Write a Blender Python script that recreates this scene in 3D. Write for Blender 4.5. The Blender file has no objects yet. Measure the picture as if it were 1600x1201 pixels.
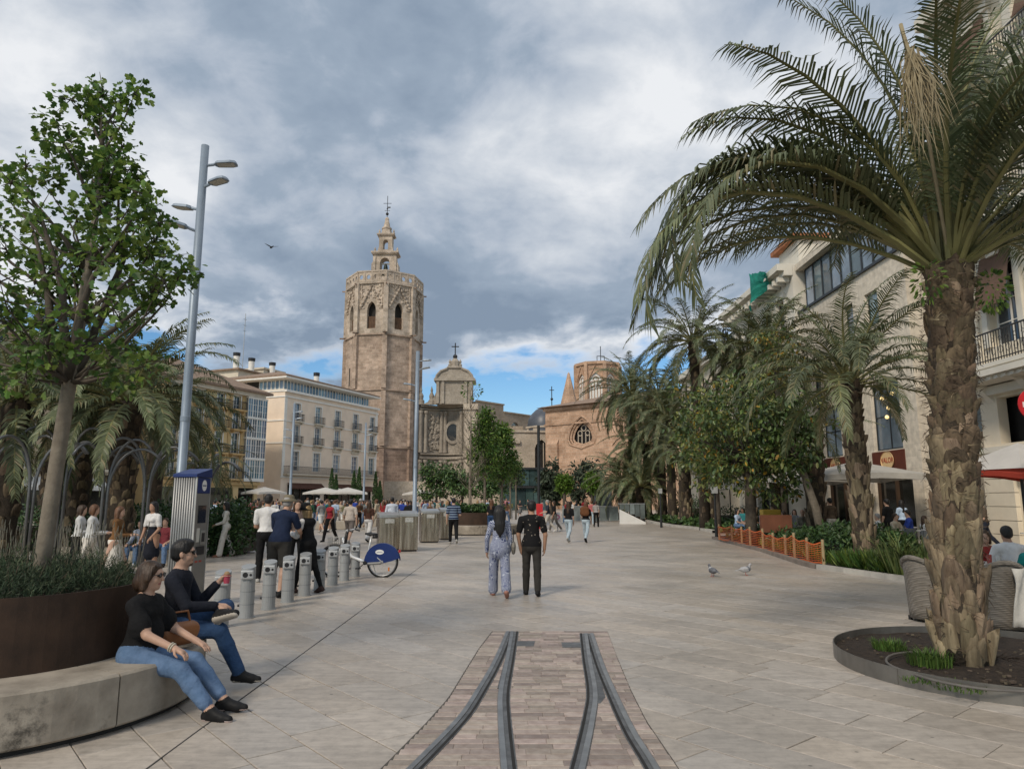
import bpy, bmesh, math, random
import numpy as np
from mathutils import Vector, Matrix
from mathutils.geometry import tessellate_polygon
R = math.radians
rnd = random.Random(7)
scene = bpy.context.scene
col = scene.collection

# ------------------------------------------------------------------ camera
FPX = 1110.0; PITCH = math.atan(179/FPX); CAMH = 1.70
cd = bpy.data.cameras.new('camera'); cam = bpy.data.objects.new('camera', cd); col.objects.link(cam)
cd.sensor_width = 36; cd.lens = FPX/1600*36; cd.clip_start = .05; cd.clip_end = 6000
cam.location = (0, 0, CAMH); cam.rotation_euler = (math.pi/2+PITCH, 0, 0)
scene.camera = cam

# ------------------------------------------------------------------ light
SUN_EL, SUN_AZ = R(40), R(213)           # azimuth clockwise from +Y: behind the viewer, to the left
world = bpy.data.worlds.new('World'); scene.world = world; world.use_nodes = True
def build_world():
    nt = world.node_tree; n = nt.nodes; l = nt.links; n.clear()
    out = n.new('ShaderNodeOutputWorld'); bg = n.new('ShaderNodeBackground'); bg.inputs[1].default_value = .1
    sky = n.new('ShaderNodeTexSky'); sky.sky_type = 'NISHITA'; sky.sun_disc = False
    sky.sun_elevation = SUN_EL; sky.sun_rotation = SUN_AZ; sky.air_density = 1.0; sky.dust_density = .2; sky.ozone_density = 3.0
    tc = n.new('ShaderNodeTexCoord'); sep = n.new('ShaderNodeSeparateXYZ'); l.new(tc.outputs['Generated'], sep.inputs[0])
    def math_(op, a, b=None, c=None, clamp=False):
        m = n.new('ShaderNodeMath'); m.operation = op; m.use_clamp = clamp
        for i, x in enumerate((a, b, c)):
            if x is None: continue
            if isinstance(x, (int, float)): m.inputs[i].default_value = x
            else: l.new(x, m.inputs[i])
        return m.outputs[0]
    z = math_('MAXIMUM', sep.outputs[2], 0.0)
    den = math_('ADD', z, .34)
    u = math_('DIVIDE', sep.outputs[0], den); v = math_('DIVIDE', sep.outputs[1], den)
    cmb = n.new('ShaderNodeCombineXYZ'); l.new(u, cmb.inputs[0]); l.new(v, cmb.inputs[1])
    def noise(scale, detail, rough, off, dist=0.0):
        mp = n.new('ShaderNodeMapping'); mp.inputs['Location'].default_value = off; l.new(cmb.outputs[0], mp.inputs[0])
        t = n.new('ShaderNodeTexNoise'); t.inputs['Scale'].default_value = scale; t.inputs['Detail'].default_value = detail
        t.inputs['Roughness'].default_value = rough; t.inputs['Distortion'].default_value = dist
        l.new(mp.outputs[0], t.inputs['Vector']); return t.outputs['Fac']
    big = noise(1.25, 5, .5, (3.1, 1.7, 0), .2)
    med = noise(3.6, 8, .55, (8.3, 4.1, 0), .35)
    fine = noise(9.5, 8, .6, (1.3, 9.1, 0), .3)
    # cover: closed deck overhead, breaking up into a clear strip low over the horizon
    elev = math_('MULTIPLY_ADD', z, 9.0, -1.64)
    cov = math_('ADD', elev, math_('MULTIPLY_ADD', med, 1.5, -.72))
    cov = math_('ADD', cov, math_('MULTIPLY_ADD', big, 1.6, -.8))
    cov = math_('ADD', cov, math_('MULTIPLY_ADD', fine, .5, -.25))
    mask = math_('MULTIPLY', cov, 3.6, clamp=True)
    # thickness decides the tone: thin edges white, thick bodies slate grey
    th = math_('SUBTRACT', math_('ADD', math_('MULTIPLY', big, 1.5), math_('ADD', math_('MULTIPLY', med, .85), math_('MULTIPLY', fine, .32))), .36)
    hz = math_('MULTIPLY', math_('SUBTRACT', .30, z), 1.15)           # seen edge-on the deck is thicker
    th = math_('ADD', th, math_('MAXIMUM', hz, -.12))
    edge = math_('SUBTRACT', 1.0, math_('MULTIPLY', cov, 1.35, clamp=True))
    th = math_('SUBTRACT', th, math_('MULTIPLY', edge, .55))
    cr = n.new('ShaderNodeValToRGB'); l.new(math_('MULTIPLY', th, .75), cr.inputs[0])
    e = cr.color_ramp.elements
    e[0].position = .465; e[0].color = (.84, .86, .89, 1)
    e[1].position = .885; e[1].color = (.235, .305, .405, 1)
    for p, c in ((.60, (.58, .63, .70, 1)), (.70, (.42, .485, .58, 1)), (.75, (.33, .405, .505, 1))):
        k = e.new(p); k.color = c
    sc = n.new('ShaderNodeVectorMath'); sc.operation = 'SCALE'; l.new(cr.outputs[0], sc.inputs[0]); sc.inputs['Scale'].default_value = 10.0
    mix = n.new('ShaderNodeMix'); mix.data_type = 'RGBA'
    hs = n.new('ShaderNodeHueSaturation'); hs.inputs['Saturation'].default_value = 1.25; hs.inputs['Value'].default_value = 1.2; l.new(sky.outputs[0], hs.inputs['Color'])
    l.new(mask, mix.inputs['Factor']); l.new(hs.outputs[0], mix.inputs['A']); l.new(sc.outputs[0], mix.inputs['B'])
    l.new(mix.outputs['Result'], bg.inputs[0]); l.new(bg.outputs[0], out.inputs[0])
build_world()
sl = bpy.data.lights.new('sun', 'SUN'); sl.energy = 2.4; sl.angle = R(12); sl.color = (1.0, .89, .74)
so = bpy.data.objects.new('sun', sl); col.objects.link(so)
sd = Vector((math.sin(SUN_AZ)*math.cos(SUN_EL), math.cos(SUN_AZ)*math.cos(SUN_EL), math.sin(SUN_EL)))
so.rotation_euler = (-sd).to_track_quat('-Z', 'Y').to_euler()
vs = scene.view_settings; vs.view_transform = 'Standard'; vs.look = 'None'; vs.exposure = 0.0; vs.gamma = 1; vs.use_curve_mapping = False
scene.cycles.max_bounces = 6; scene.cycles.diffuse_bounces = 3; scene.cycles.glossy_bounces = 3; scene.cycles.transmission_bounces = 4
scene.cycles.transparent_max_bounces = 6

# ------------------------------------------------------------------ photo pixel -> place
CP, SP = math.cos(PITCH), math.sin(PITCH)
def ray(px, py):
    v = 600-py; y = FPX*CP-v*SP
    return (px-800)/y, (FPX*SP+v*CP)/y
def G(px, py, z=0.0):
    a, b = ray(px, py); t = (z-CAMH)/b
    return Vector((a*t, t, z))
def A(px, py, Y):
    a, b = ray(px, py); return Vector((a*Y, Y, CAMH+b*Y))
def HZ(py, Y): return A(800, py, Y).z
def XP(px, Y, py=779): return A(px, py, Y).x

# ------------------------------------------------------------------ materials
MATS = {}
def lin(c): return tuple(c[:3])+(1,)
def pm(name, c, rough=.75, var=.18, scale=3.0, bump=0.0, bscale=40., metal=0., spec=.4, c2=None, orand=0.0, island=0.0, detail=6, stretch=None, sheen=0, trans=0.0, bdist=.01):
    if name in MATS: return MATS[name]
    m = bpy.data.materials.new(name); m.use_nodes = True; nt = m.node_tree; n = nt.nodes; l = nt.links
    b = n['Principled BSDF']; b.inputs['Roughness'].default_value = rough; b.inputs['Metallic'].default_value = metal
    b.inputs['Specular IOR Level'].default_value = spec
    geo = n.new('ShaderNodeNewGeometry'); vec = geo.outputs['Position']
    if stretch:
        mp = n.new('ShaderNodeMapping'); mp.inputs['Scale'].default_value = stretch; l.new(vec, mp.inputs[0]); vec = mp.outputs[0]
    t = n.new('ShaderNodeTexNoise'); t.inputs['Scale'].default_value = scale; t.inputs['Detail'].default_value = detail; t.inputs['Roughness'].default_value = .6
    l.new(vec, t.inputs['Vector'])
    rp = n.new('ShaderNodeValToRGB'); l.new(t.outputs['Fac'], rp.inputs[0])
    if c2 is None:
        ca = tuple(x*(1-var) for x in c); cb = tuple(min(1, x*(1+var)) for x in c)
    else: ca, cb = c, c2
    rp.color_ramp.elements[0].position = .32; rp.color_ramp.elements[0].color = lin(ca)
    rp.color_ramp.elements[1].position = .68; rp.color_ramp.elements[1].color = lin(cb)
    res = rp.outputs[0]
    if orand or island:
        add = n.new('ShaderNodeMath'); add.operation = 'ADD'
        if orand: oi = n.new('ShaderNodeObjectInfo'); l.new(oi.outputs['Random'], add.inputs[0])
        else: add.inputs[0].default_value = 0
        if island: l.new(geo.outputs['Random Per Island'], add.inputs[1])
        else: add.inputs[1].default_value = 0
        fr = n.new('ShaderNodeMath'); fr.operation = 'FRACT'; l.new(add.outputs[0], fr.inputs[0])
        a = max(orand, island)
        mr = n.new('ShaderNodeMapRange'); mr.inputs['To Min'].default_value = 1-a; mr.inputs['To Max'].default_value = 1+a; l.new(fr.outputs[0], mr.inputs[0])
        hs = n.new('ShaderNodeHueSaturation'); l.new(res, hs.inputs['Color']); l.new(mr.outputs[0], hs.inputs['Value'])
        m2 = n.new('ShaderNodeMath'); m2.operation = 'MULTIPLY'; l.new(fr.outputs[0], m2.inputs[0]); m2.inputs[1].default_value = 7.31
        f2 = n.new('ShaderNodeMath'); f2.operation = 'FRACT'; l.new(m2.outputs[0], f2.inputs[0])
        mh = n.new('ShaderNodeMapRange'); mh.inputs['To Min'].default_value = .5-.05*a; mh.inputs['To Max'].default_value = .5+.05*a; l.new(f2.outputs[0], mh.inputs[0]); l.new(mh.outputs[0], hs.inputs['Hue'])
        res = hs.outputs[0]
    l.new(res, b.inputs['Base Color'])
    if bump:
        t2 = n.new('ShaderNodeTexNoise'); t2.inputs['Scale'].default_value = bscale; t2.inputs['Detail'].default_value = 5
        l.new(vec, t2.inputs['Vector'])
        bp = n.new('ShaderNodeBump'); bp.inputs['Strength'].default_value = bump; bp.inputs['Distance'].default_value = bdist
        l.new(t2.outputs['Fac'], bp.inputs['Height']); l.new(bp.outputs[0], b.inputs['Normal'])
    if trans:
        tr = n.new('ShaderNodeBsdfTranslucent'); l.new(res, tr.inputs[0]); ms = n.new('ShaderNodeMixShader'); ms.inputs[0].default_value = trans
        l.new(b.outputs[0], ms.inputs[1]); l.new(tr.outputs[0], ms.inputs[2]); l.new(ms.outputs[0], n['Material Output'].inputs[0])
    MATS[name] = m; return m

def masonry(name, c, c2, cm, bw=.6, bh=.3, mortar=.02, stain=.35, rough=.85, bump=.5, sscale=.25):
    """coursed stone on any upright wall, following the wall's own direction"""
    if name in MATS: return MATS[name]
    m = bpy.data.materials.new(name); m.use_nodes = True; nt = m.node_tree; n = nt.nodes; l = nt.links
    b = n['Principled BSDF']; b.inputs['Roughness'].default_value = rough; b.inputs['Specular IOR Level'].default_value = .25
    geo = n.new('ShaderNodeNewGeometry')
    cr = n.new('ShaderNodeVectorMath'); cr.operation = 'CROSS_PRODUCT'; l.new(geo.outputs['True Normal'], cr.inputs[0]); cr.inputs[1].default_value = (0, 0, 1)
    dt = n.new('ShaderNodeVectorMath'); dt.operation = 'DOT_PRODUCT'; l.new(cr.outputs[0], dt.inputs[0]); l.new(geo.outputs['Position'], dt.inputs[1])
    sp = n.new('ShaderNodeSeparateXYZ'); l.new(geo.outputs['Position'], sp.inputs[0])
    cb = n.new('ShaderNodeCombineXYZ'); l.new(dt.outputs['Value'], cb.inputs[0]); l.new(sp.outputs[2], cb.inputs[1])
    br = n.new('ShaderNodeTexBrick'); l.new(cb.outputs[0], br.inputs['Vector'])
    br.inputs['Scale'].default_value = 1; br.inputs['Brick Width'].default_value = bw; br.inputs['Row Height'].default_value = bh
    br.inputs['Mortar Size'].default_value = mortar; br.inputs['Mortar Smooth'].default_value = .3
    br.inputs['Color1'].default_value = lin(c); br.inputs['Color2'].default_value = lin(c2); br.inputs['Mortar'].default_value = lin(cm)
    t = n.new('ShaderNodeTexNoise'); t.inputs['Scale'].default_value = sscale; t.inputs['Detail'].default_value = 9; t.inputs['Roughness'].default_value = .7
    l.new(geo.outputs['Position'], t.inputs['Vector'])
    mr = n.new('ShaderNodeMapRange'); mr.inputs['From Min'].default_value = .3; mr.inputs['From Max'].default_value = .7
    mr.inputs['To Min'].default_value = 1-stain; mr.inputs['To Max'].default_value = 1+stain*.4; l.new(t.outputs['Fac'], mr.inputs[0])
    t3 = n.new('ShaderNodeTexNoise'); t3.inputs['Scale'].default_value = 4; t3.inputs['Detail'].default_value = 6
    l.new(geo.outputs['Position'], t3.inputs['Vector'])
    mr3 = n.new('ShaderNodeMapRange'); mr3.inputs['From Min'].default_value = .3; mr3.inputs['From Max'].default_value = .7
    mr3.inputs['To Min'].default_value = .82; mr3.inputs['To Max'].default_value = 1.12; l.new(t3.outputs['Fac'], mr3.inputs[0])
    mu = n.new('ShaderNodeMath'); mu.operation = 'MULTIPLY'; l.new(mr.outputs[0], mu.inputs[0]); l.new(mr3.outputs[0], mu.inputs[1])
    hs = n.new('ShaderNodeHueSaturation'); l.new(br.outputs['Color'], hs.inputs['Color']); l.new(mu.outputs[0], hs.inputs['Value'])
    l.new(hs.outputs[0], b.inputs['Base Color'])
    bp = n.new('ShaderNodeBump'); bp.inputs['Strength'].default_value = bump; bp.inputs['Distance'].default_value = .03; bp.invert = True
    l.new(br.outputs['Fac'], bp.inputs['Height']); l.new(bp.outputs[0], b.inputs['Normal'])
    MATS[name] = m; return m

def paving(name, c, c2, rough=.42, orand=.2):
    """honed limestone slab: warm-grey clouds, darker veins, scuffs"""
    m = bpy.data.materials.new(name); m.use_nodes = True; nt = m.node_tree; n = nt.nodes; l = nt.links
    b = n['Principled BSDF']; b.inputs['Specular IOR Level'].default_value = .5
    geo = n.new('ShaderNodeNewGeometry'); oi = n.new('ShaderNodeObjectInfo')
    ad = n.new('ShaderNodeMath'); ad.operation = 'ADD'; l.new(geo.outputs['Random Per Island'], ad.inputs[0]); l.new(oi.outputs['Random'], ad.inputs[1])
    fr = n.new('ShaderNodeMath'); fr.operation = 'FRACT'; l.new(ad.outputs[0], fr.inputs[0])
    of = n.new('ShaderNodeVectorMath'); of.operation = 'MULTIPLY_ADD'; l.new(fr.outputs[0], of.inputs[0]); of.inputs[1].default_value = (31, 17, 9); l.new(geo.outputs['Position'], of.inputs[2])
    mp = n.new('ShaderNodeMapping'); mp.inputs['Rotation'].default_value = (0, 0, R(50)); mp.inputs['Scale'].default_value = (1, 8, 1); l.new(of.outputs[0], mp.inputs[0])
    t = n.new('ShaderNodeTexNoise'); t.inputs['Scale'].default_value = 2.0; t.inputs['Detail'].default_value = 10; t.inputs['Roughness'].default_value = .68; t.inputs['Distortion'].default_value = .6; l.new(mp.outputs[0], t.inputs['Vector'])
    rp = n.new('ShaderNodeValToRGB'); l.new(t.outputs['Fac'], rp.inputs[0])
    rp.color_ramp.elements[0].position = .3; rp.color_ramp.elements[0].color = lin(c2); rp.color_ramp.elements[1].position = .62; rp.color_ramp.elements[1].color = lin(c)
    mr = n.new('ShaderNodeMapRange'); mr.inputs['To Min'].default_value = 1-orand; mr.inputs['To Max'].default_value = 1+orand; l.new(fr.outputs[0], mr.inputs[0])
    # large soft soiling
    t2 = n.new('ShaderNodeTexNoise'); t2.inputs['Scale'].default_value = .45; t2.inputs['Detail'].default_value = 8; t2.inputs['Roughness'].default_value = .65; l.new(geo.outputs['Position'], t2.inputs['Vector'])
    m2 = n.new('ShaderNodeMapRange'); m2.inputs['From Min'].default_value = .3; m2.inputs['From Max'].default_value = .7; m2.inputs['To Min'].default_value = .74; m2.inputs['To Max'].default_value = 1.14; l.new(t2.outputs['Fac'], m2.inputs[0])
    t4 = n.new('ShaderNodeTexNoise'); t4.inputs['Scale'].default_value = 9; t4.inputs['Detail'].default_value = 8; t4.inputs['Roughness'].default_value = .75; l.new(geo.outputs['Position'], t4.inputs['Vector'])
    m4 = n.new('ShaderNodeMapRange'); m4.inputs['From Min'].default_value = .3; m4.inputs['From Max'].default_value = .55; m4.inputs['To Min'].default_value = .72; m4.inputs['To Max'].default_value = 1.02; l.new(t4.outputs['Fac'], m4.inputs[0])
    # chewing-gum and drip spots
    vo = n.new('ShaderNodeTexVoronoi'); vo.inputs['Scale'].default_value = 3.4; l.new(geo.outputs['Position'], vo.inputs['Vector'])
    sp = n.new('ShaderNodeMapRange'); sp.inputs['From Min'].default_value = .035; sp.inputs['From Max'].default_value = .06; sp.inputs['To Min'].default_value = .45; sp.inputs['To Max'].default_value = 1; l.new(vo.outputs['Distance'], sp.inputs[0])
    p1 = n.new('ShaderNodeMath'); p1.operation = 'MULTIPLY'; l.new(mr.outputs[0], p1.inputs[0]); l.new(m2.outputs[0], p1.inputs[1])
    p2 = n.new('ShaderNodeMath'); p2.operation = 'MULTIPLY'; l.new(p1.outputs[0], p2.inputs[0]); l.new(m4.outputs[0], p2.inputs[1])
    p3 = n.new('ShaderNodeMath'); p3.operation = 'MULTIPLY'; l.new(p2.outputs[0], p3.inputs[0]); l.new(sp.outputs[0], p3.inputs[1])
    f2 = n.new('ShaderNodeMath'); f2.operation = 'MULTIPLY'; l.new(fr.outputs[0], f2.inputs[0]); f2.inputs[1].default_value = 5.77
    f3 = n.new('ShaderNodeMath'); f3.operation = 'FRACT'; l.new(f2.outputs[0], f3.inputs[0])
    mh = n.new('ShaderNodeMapRange'); mh.inputs['To Min'].default_value = .82; mh.inputs['To Max'].default_value = 1.15; l.new(f3.outputs[0], mh.inputs[0])
    hs = n.new('ShaderNodeHueSaturation'); l.new(rp.outputs[0], hs.inputs['Color']); l.new(p3.outputs[0], hs.inputs['Value']); l.new(mh.outputs[0], hs.inputs['Saturation'])
    l.new(hs.outputs[0], b.inputs['Base Color'])
    rr = n.new('ShaderNodeMapRange'); rr.inputs['To Min'].default_value = rough-.16; rr.inputs['To Max'].default_value = rough+.14; l.new(t2.outputs['Fac'], rr.inputs[0]); l.new(rr.outputs[0], b.inputs['Roughness'])
    bp = n.new('ShaderNodeBump'); bp.inputs['Strength'].default_value = .25; bp.inputs['Distance'].default_value = .004; l.new(t4.outputs['Fac'], bp.inputs['Height']); l.new(bp.outputs[0], b.inputs['Normal'])
    MATS[name] = m; return m

def glassy(name, c=(.03, .045, .055), rough=.06, spec=.8, metal=0.):
    if name in MATS: return MATS[name]
    return pm(name, c, rough=rough, var=.35, scale=.8, spec=spec, metal=metal, orand=.55)

# ------------------------------------------------------------------ mesh builder
class MB:
    def __init__(s): s.v = []; s.f = []; s.m = []
    def add(s, vs, fs, mi=0):
        o = len(s.v); s.v += [tuple(p) for p in vs]; s.f += [tuple(i+o for i in f) for f in fs]; s.m += [mi]*len(fs); return s
    def box(s, x0, x1, y0, y1, z0, z1, mi=0):
        return s.add([(x0,y0,z0),(x1,y0,z0),(x1,y1,z0),(x0,y1,z0),(x0,y0,z1),(x1,y0,z1),(x1,y1,z1),(x0,y1,z1)],
              [(3,2,1,0),(4,5,6,7),(0,1,5,4),(1,2,6,5),(2,3,7,6),(3,0,4,7)], mi)
    def cbox(s, c, size, mi=0, M=None):
        sx, sy, sz = (q/2 for q in size)
        vs = [Vector((x,y,z)) for z in (-sz,sz) for x,y in ((-sx,-sy),(sx,-sy),(sx,sy),(-sx,sy))]
        if M is not None: vs = [M @ q for q in vs]
        c = Vector(c)
        return s.add([q+c for q in vs], [(3,2,1,0),(4,5,6,7),(0,1,5,4),(1,2,6,5),(2,3,7,6),(3,0,4,7)], mi)
    def prism(s, poly, z0, z1, mi=0, top=None):
        n = len(poly); top = top or poly
        vs = [(p[0],p[1],z0) for p in poly]+[(p[0],p[1],z1) for p in top]
        return s.add(vs, [tuple(range(n-1,-1,-1)), tuple(range(n,2*n))]+[(i,(i+1)%n,(i+1)%n+n,i+n) for i in range(n)], mi)
    def tube(s, pts, r, n=8, mi=0, cap=True, flat=1.0):
        pts = [Vector(p) for p in pts]; k = len(pts); rr = r if isinstance(r, (list, tuple)) else [r]*k
        up = None; vs = []
        for i, p in enumerate(pts):
            t = (pts[min(i+1,k-1)]-pts[max(i-1,0)]).normalized()
            if up is None:
                up = Vector((0,0,1)) if abs(t.z) < .9 else Vector((1,0,0))
            a = t.cross(up);
            if a.length < 1e-5: a = t.orthogonal()
            a.normalize(); b = a.cross(t).normalized(); up = b
            for j in range(n):
                th = 2*math.pi*j/n; vs.append(p+a*math.cos(th)*rr[i]+b*math.sin(th)*rr[i]*flat)
        fs = [(i*n+j, i*n+(j+1)%n, (i+1)*n+(j+1)%n, (i+1)*n+j) for i in range(k-1) for j in range(n)]
        if cap: fs += [tuple(range(n-1,-1,-1)), tuple((k-1)*n+j for j in range(n))]
        return s.add(vs, fs, mi)
    def lathe(s, prof, n=24, c=(0,0,0), a0=0., a1=2*math.pi, mi=0, sx=1., sy=1.):
        full = abs(a1-a0-2*math.pi) < 1e-6; m = n if full else n+1; vs = []
        for r, z in prof:
            for j in range(m):
                a = a0+(a1-a0)*j/n; vs.append((c[0]+r*math.cos(a)*sx, c[1]+r*math.sin(a)*sy, c[2]+z))
        fs = []
        for i in range(len(prof)-1):
            for j in range(n):
                j2 = (j+1) % m; fs.append((i*m+j, i*m+j2, (i+1)*m+j2, (i+1)*m+j))
        return s.add(vs, fs, mi)
    def ball(s, c, r, n=10, k=6, mi=0):
        r = (r,)*3 if isinstance(r, (int, float)) else r
        vs = [(c[0], c[1], c[2]-r[2])]
        for i in range(1, k):
            ph = -math.pi/2+math.pi*i/k
            for j in range(n):
                a = 2*math.pi*j/n; vs.append((c[0]+r[0]*math.cos(ph)*math.cos(a), c[1]+r[1]*math.cos(ph)*math.sin(a), c[2]+r[2]*math.sin(ph)))
        vs.append((c[0], c[1], c[2]+r[2])); e = len(vs)-1
        fs = [(0, 1+(j+1)%n, 1+j) for j in range(n)]
        for i in range(k-2): fs += [(1+i*n+j, 1+i*n+(j+1)%n, 1+(i+1)*n+(j+1)%n, 1+(i+1)*n+j) for j in range(n)]
        fs += [(e, 1+(k-2)*n+j, 1+(k-2)*n+(j+1)%n) for j in range(n)]
        return s.add(vs, fs, mi)
    def sweep(s, path, prof, closed=False, mi=0):
        """profile (out, z) carried along a plan path (x, y); out = left of travel is negative"""
        n = len(path); k = len(prof); vs = []
        for i, p in enumerate(path):
            a = path[(i-1) % n] if closed or i > 0 else p; b = path[(i+1) % n] if closed or i < n-1 else p
            d1 = Vector((p[0]-a[0], p[1]-a[1])); d2 = Vector((b[0]-p[0], b[1]-p[1]))
            if d1.length < 1e-6: d1 = d2
            if d2.length < 1e-6: d2 = d1
            d1.normalize(); d2.normalize(); n1 = Vector((d1.y, -d1.x)); n2 = Vector((d2.y, -d2.x)); nn = n1+n2; nn.normalize()
            sc = 1/max(.35, nn.dot(n1))
            for o, z in prof: vs.append((p[0]+nn.x*o*sc, p[1]+nn.y*o*sc, z))
        fs = []
        for i in range(n if closed else n-1):
            i2 = (i+1) % n
            for j in range(k-1): fs.append((i*k+j, i2*k+j, i2*k+j+1, i*k+j+1))
        return s.add(vs, fs, mi)
    def holewall(s, outer, holes, y=0., depth=.25, mi=0, ri=None):
        """flat wall in the x-z plane facing -y with real openings and reveals"""
        ri = mi if ri is None else ri
        polys = [[Vector((p[0], p[1], 0)) for p in outer]]+[[Vector((p[0], p[1], 0)) for p in h] for h in holes]
        flat = [p for q in polys for p in q]; tris = tessellate_polygon(polys)
        out = []
        for t in tris:
            a, b, c = (flat[i] for i in t)
            out.append(t if (b-a).cross(c-a).z > 0 else (t[0], t[2], t[1]))
        s.add([(p.x, y, p.y) for p in flat], out, mi)
        for h in holes:
            ar = sum(h[i][0]*h[(i+1)%len(h)][1]-h[(i+1)%len(h)][0]*h[i][1] for i in range(len(h)))
            hh = h if ar > 0 else h[::-1]; n = len(hh)
            s.add([(p[0], y, p[1]) for p in hh]+[(p[0], y+depth, p[1]) for p in hh], [(i, i+n, (i+1)%n+n, (i+1)%n) for i in range(n)], ri)
        return s
    def gridwall(s, x0, x1, z0, z1, rects, y=0., depth=.25, mi=0, ri=None):
        ri = mi if ri is None else ri
        xs = sorted({x0, x1}|{r[0] for r in rects}|{r[1] for r in rects}); zs = sorted({z0, z1}|{r[2] for r in rects}|{r[3] for r in rects})
        for i in range(len(xs)-1):
            for j in range(len(zs)-1):
                cx, cz = (xs[i]+xs[i+1])/2, (zs[j]+zs[j+1])/2
                if any(r[0] < cx < r[1] and r[2] < cz < r[3] for r in rects): continue
                s.add([(xs[i],y,zs[j]),(xs[i+1],y,zs[j]),(xs[i+1],y,zs[j+1]),(xs[i],y,zs[j+1])], [(0,1,2,3)], mi)
        for a, b, c, d in rects:
            h = [(a,c),(b,c),(b,d),(a,d)]
            s.add([(p[0], y, p[1]) for p in h]+[(p[0], y+depth, p[1]) for p in h], [(i, i+4, (i+1)%4+4, (i+1)%4) for i in range(4)], ri)
        return s
    def join(s, o, M=None, mi=None):
        vs = o.v if M is None else [M @ Vector(p) for p in o.v]; k = len(s.v)
        s.v += [tuple(p) for p in vs]; s.f += [tuple(i+k for i in f) for f in o.f]; s.m += o.m if mi is None else [mi]*len(o.f); return s
    def mesh(s, name, mats, smooth=False):
        me = bpy.data.meshes.new(name); me.from_pydata(s.v, [], s.f)
        for m in (mats if isinstance(mats, (list, tuple)) else [mats]): me.materials.append(m)
        if any(s.m): me.polygons.foreach_set('material_index', s.m)
        if smooth: me.polygons.foreach_set('use_smooth', [True]*len(s.f))
        me.update(); return me
    def build(s, name, mats, parent=None, smooth=False, bevel=0, loc=None, rz=None):
        return ob(name, s.mesh(name, mats, smooth), parent, loc, rz, bevel)

def ob(name, me, parent=None, loc=None, rz=None, bevel=0):
    o = bpy.data.objects.new(name, me); col.objects.link(o)
    if parent is not None: o.parent = parent
    if loc is not None: o.location = loc
    if rz is not None: o.rotation_euler = (0, 0, rz) if isinstance(rz, (int, float)) else rz
    if bevel:
        b = o.modifiers.new('bevel', 'BEVEL'); b.width = bevel; b.segments = 2; b.limit_method = 'ANGLE'; b.angle_limit = R(40)
    return o
def tag(o, label, cat, group=None):
    o['label'] = label; o['category'] = cat
    if group: o['group'] = group
    return o
def thing(name, label, cat, loc=(0,0,0), rz=0., group=None, scale=None):
    o = bpy.data.objects.new(name, None); o.empty_display_size = .2; col.objects.link(o)
    o.location = loc; o.rotation_euler = (0, 0, rz) if isinstance(rz, (int, float)) else rz
    if scale: o.scale = (scale,)*3
    return tag(o, label, cat, group)
def struct(o): o['kind'] = 'structure'; return o
def stuff(o): o['kind'] = 'stuff'; return o
def dup(o, parent=None):
    c = o.copy(); col.objects.link(c)
    if parent is not None: c.parent = parent
    for ch in list(o.children): dup(ch, c)
    return c
def text_mesh(name, body, size, mat, parent, loc, rot, extrude=.003, align='CENTER'):
    cu = bpy.data.curves.new('lettering', 'FONT'); cu.body = body; cu.size = size; cu.extrude = extrude; cu.align_x = align; cu.align_y = 'CENTER'; cu.resolution_u = 3
    t = bpy.data.objects.new('tmp', cu); me = bpy.data.meshes.new_from_object(t); bpy.data.objects.remove(t)
    me.materials.clear(); me.materials.append(mat)
    o = ob(name, me, parent, loc); o.rotation_euler = rot; return o

def arch_poly(x0, x1, z0, zs, zt, pointed=True, n=7):
    """opening outline: jambs up to zs, arch to zt"""
    cx = (x0+x1)/2; w = (x1-x0)/2; p = [(x0, z0), (x1, z0)]
    for i in range(n+1):
        t = i/n
        if pointed: p.append((x0+2*w*math.cos(t*math.pi/3), zs+(zt-zs)*math.sin(t*math.pi/3)/.866))
        else:
            a = t*math.pi/2; p.append((cx+w*math.cos(a), zs+(zt-zs)*math.sin(a)))
    for i in range(n-1, -1, -1):
        t = i/n
        if pointed: p.append((x1-2*w*math.cos(t*math.pi/3), zs+(zt-zs)*math.sin(t*math.pi/3)/.866))
        else:
            a = t*math.pi/2; p.append((cx-w*math.cos(a), zs+(zt-zs)*math.sin(a)))
    return p

# ================================================================== ground and paving
M_joint = pm('joint', (.085, .077, .066), rough=.9, var=.25, scale=6)
M_slab = paving('slab', (.475, .42, .36), (.355, .312, .266), orand=.1)
M_far = paving('far_paving', (.475, .42, .36), (.365, .32, .273))
g = struct(MB().add([(-1500,-600,-.014),(1500,-600,-.014),(1500,3000,-.014),(-1500,3000,-.014)], [(0,1,2,3)]).build('ground', M_joint))
# everything past the slabs one can tell apart: one sheet of the same stone
far = MB()
far.add([(-260,38,-.004),(260,38,-.004),(260,420,-.004),(-260,420,-.004)], [(0,1,2,3)])
far.add([(-260,-60,-.004),(-30,-60,-.004),(-30,38,-.004),(-260,38,-.004)], [(0,1,2,3)])
far.add([(26,-60,-.004),(260,-60,-.004),(260,38,-.004),(26,38,-.004)], [(0,1,2,3)])
struct(far.build('pavement', M_far))

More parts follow.
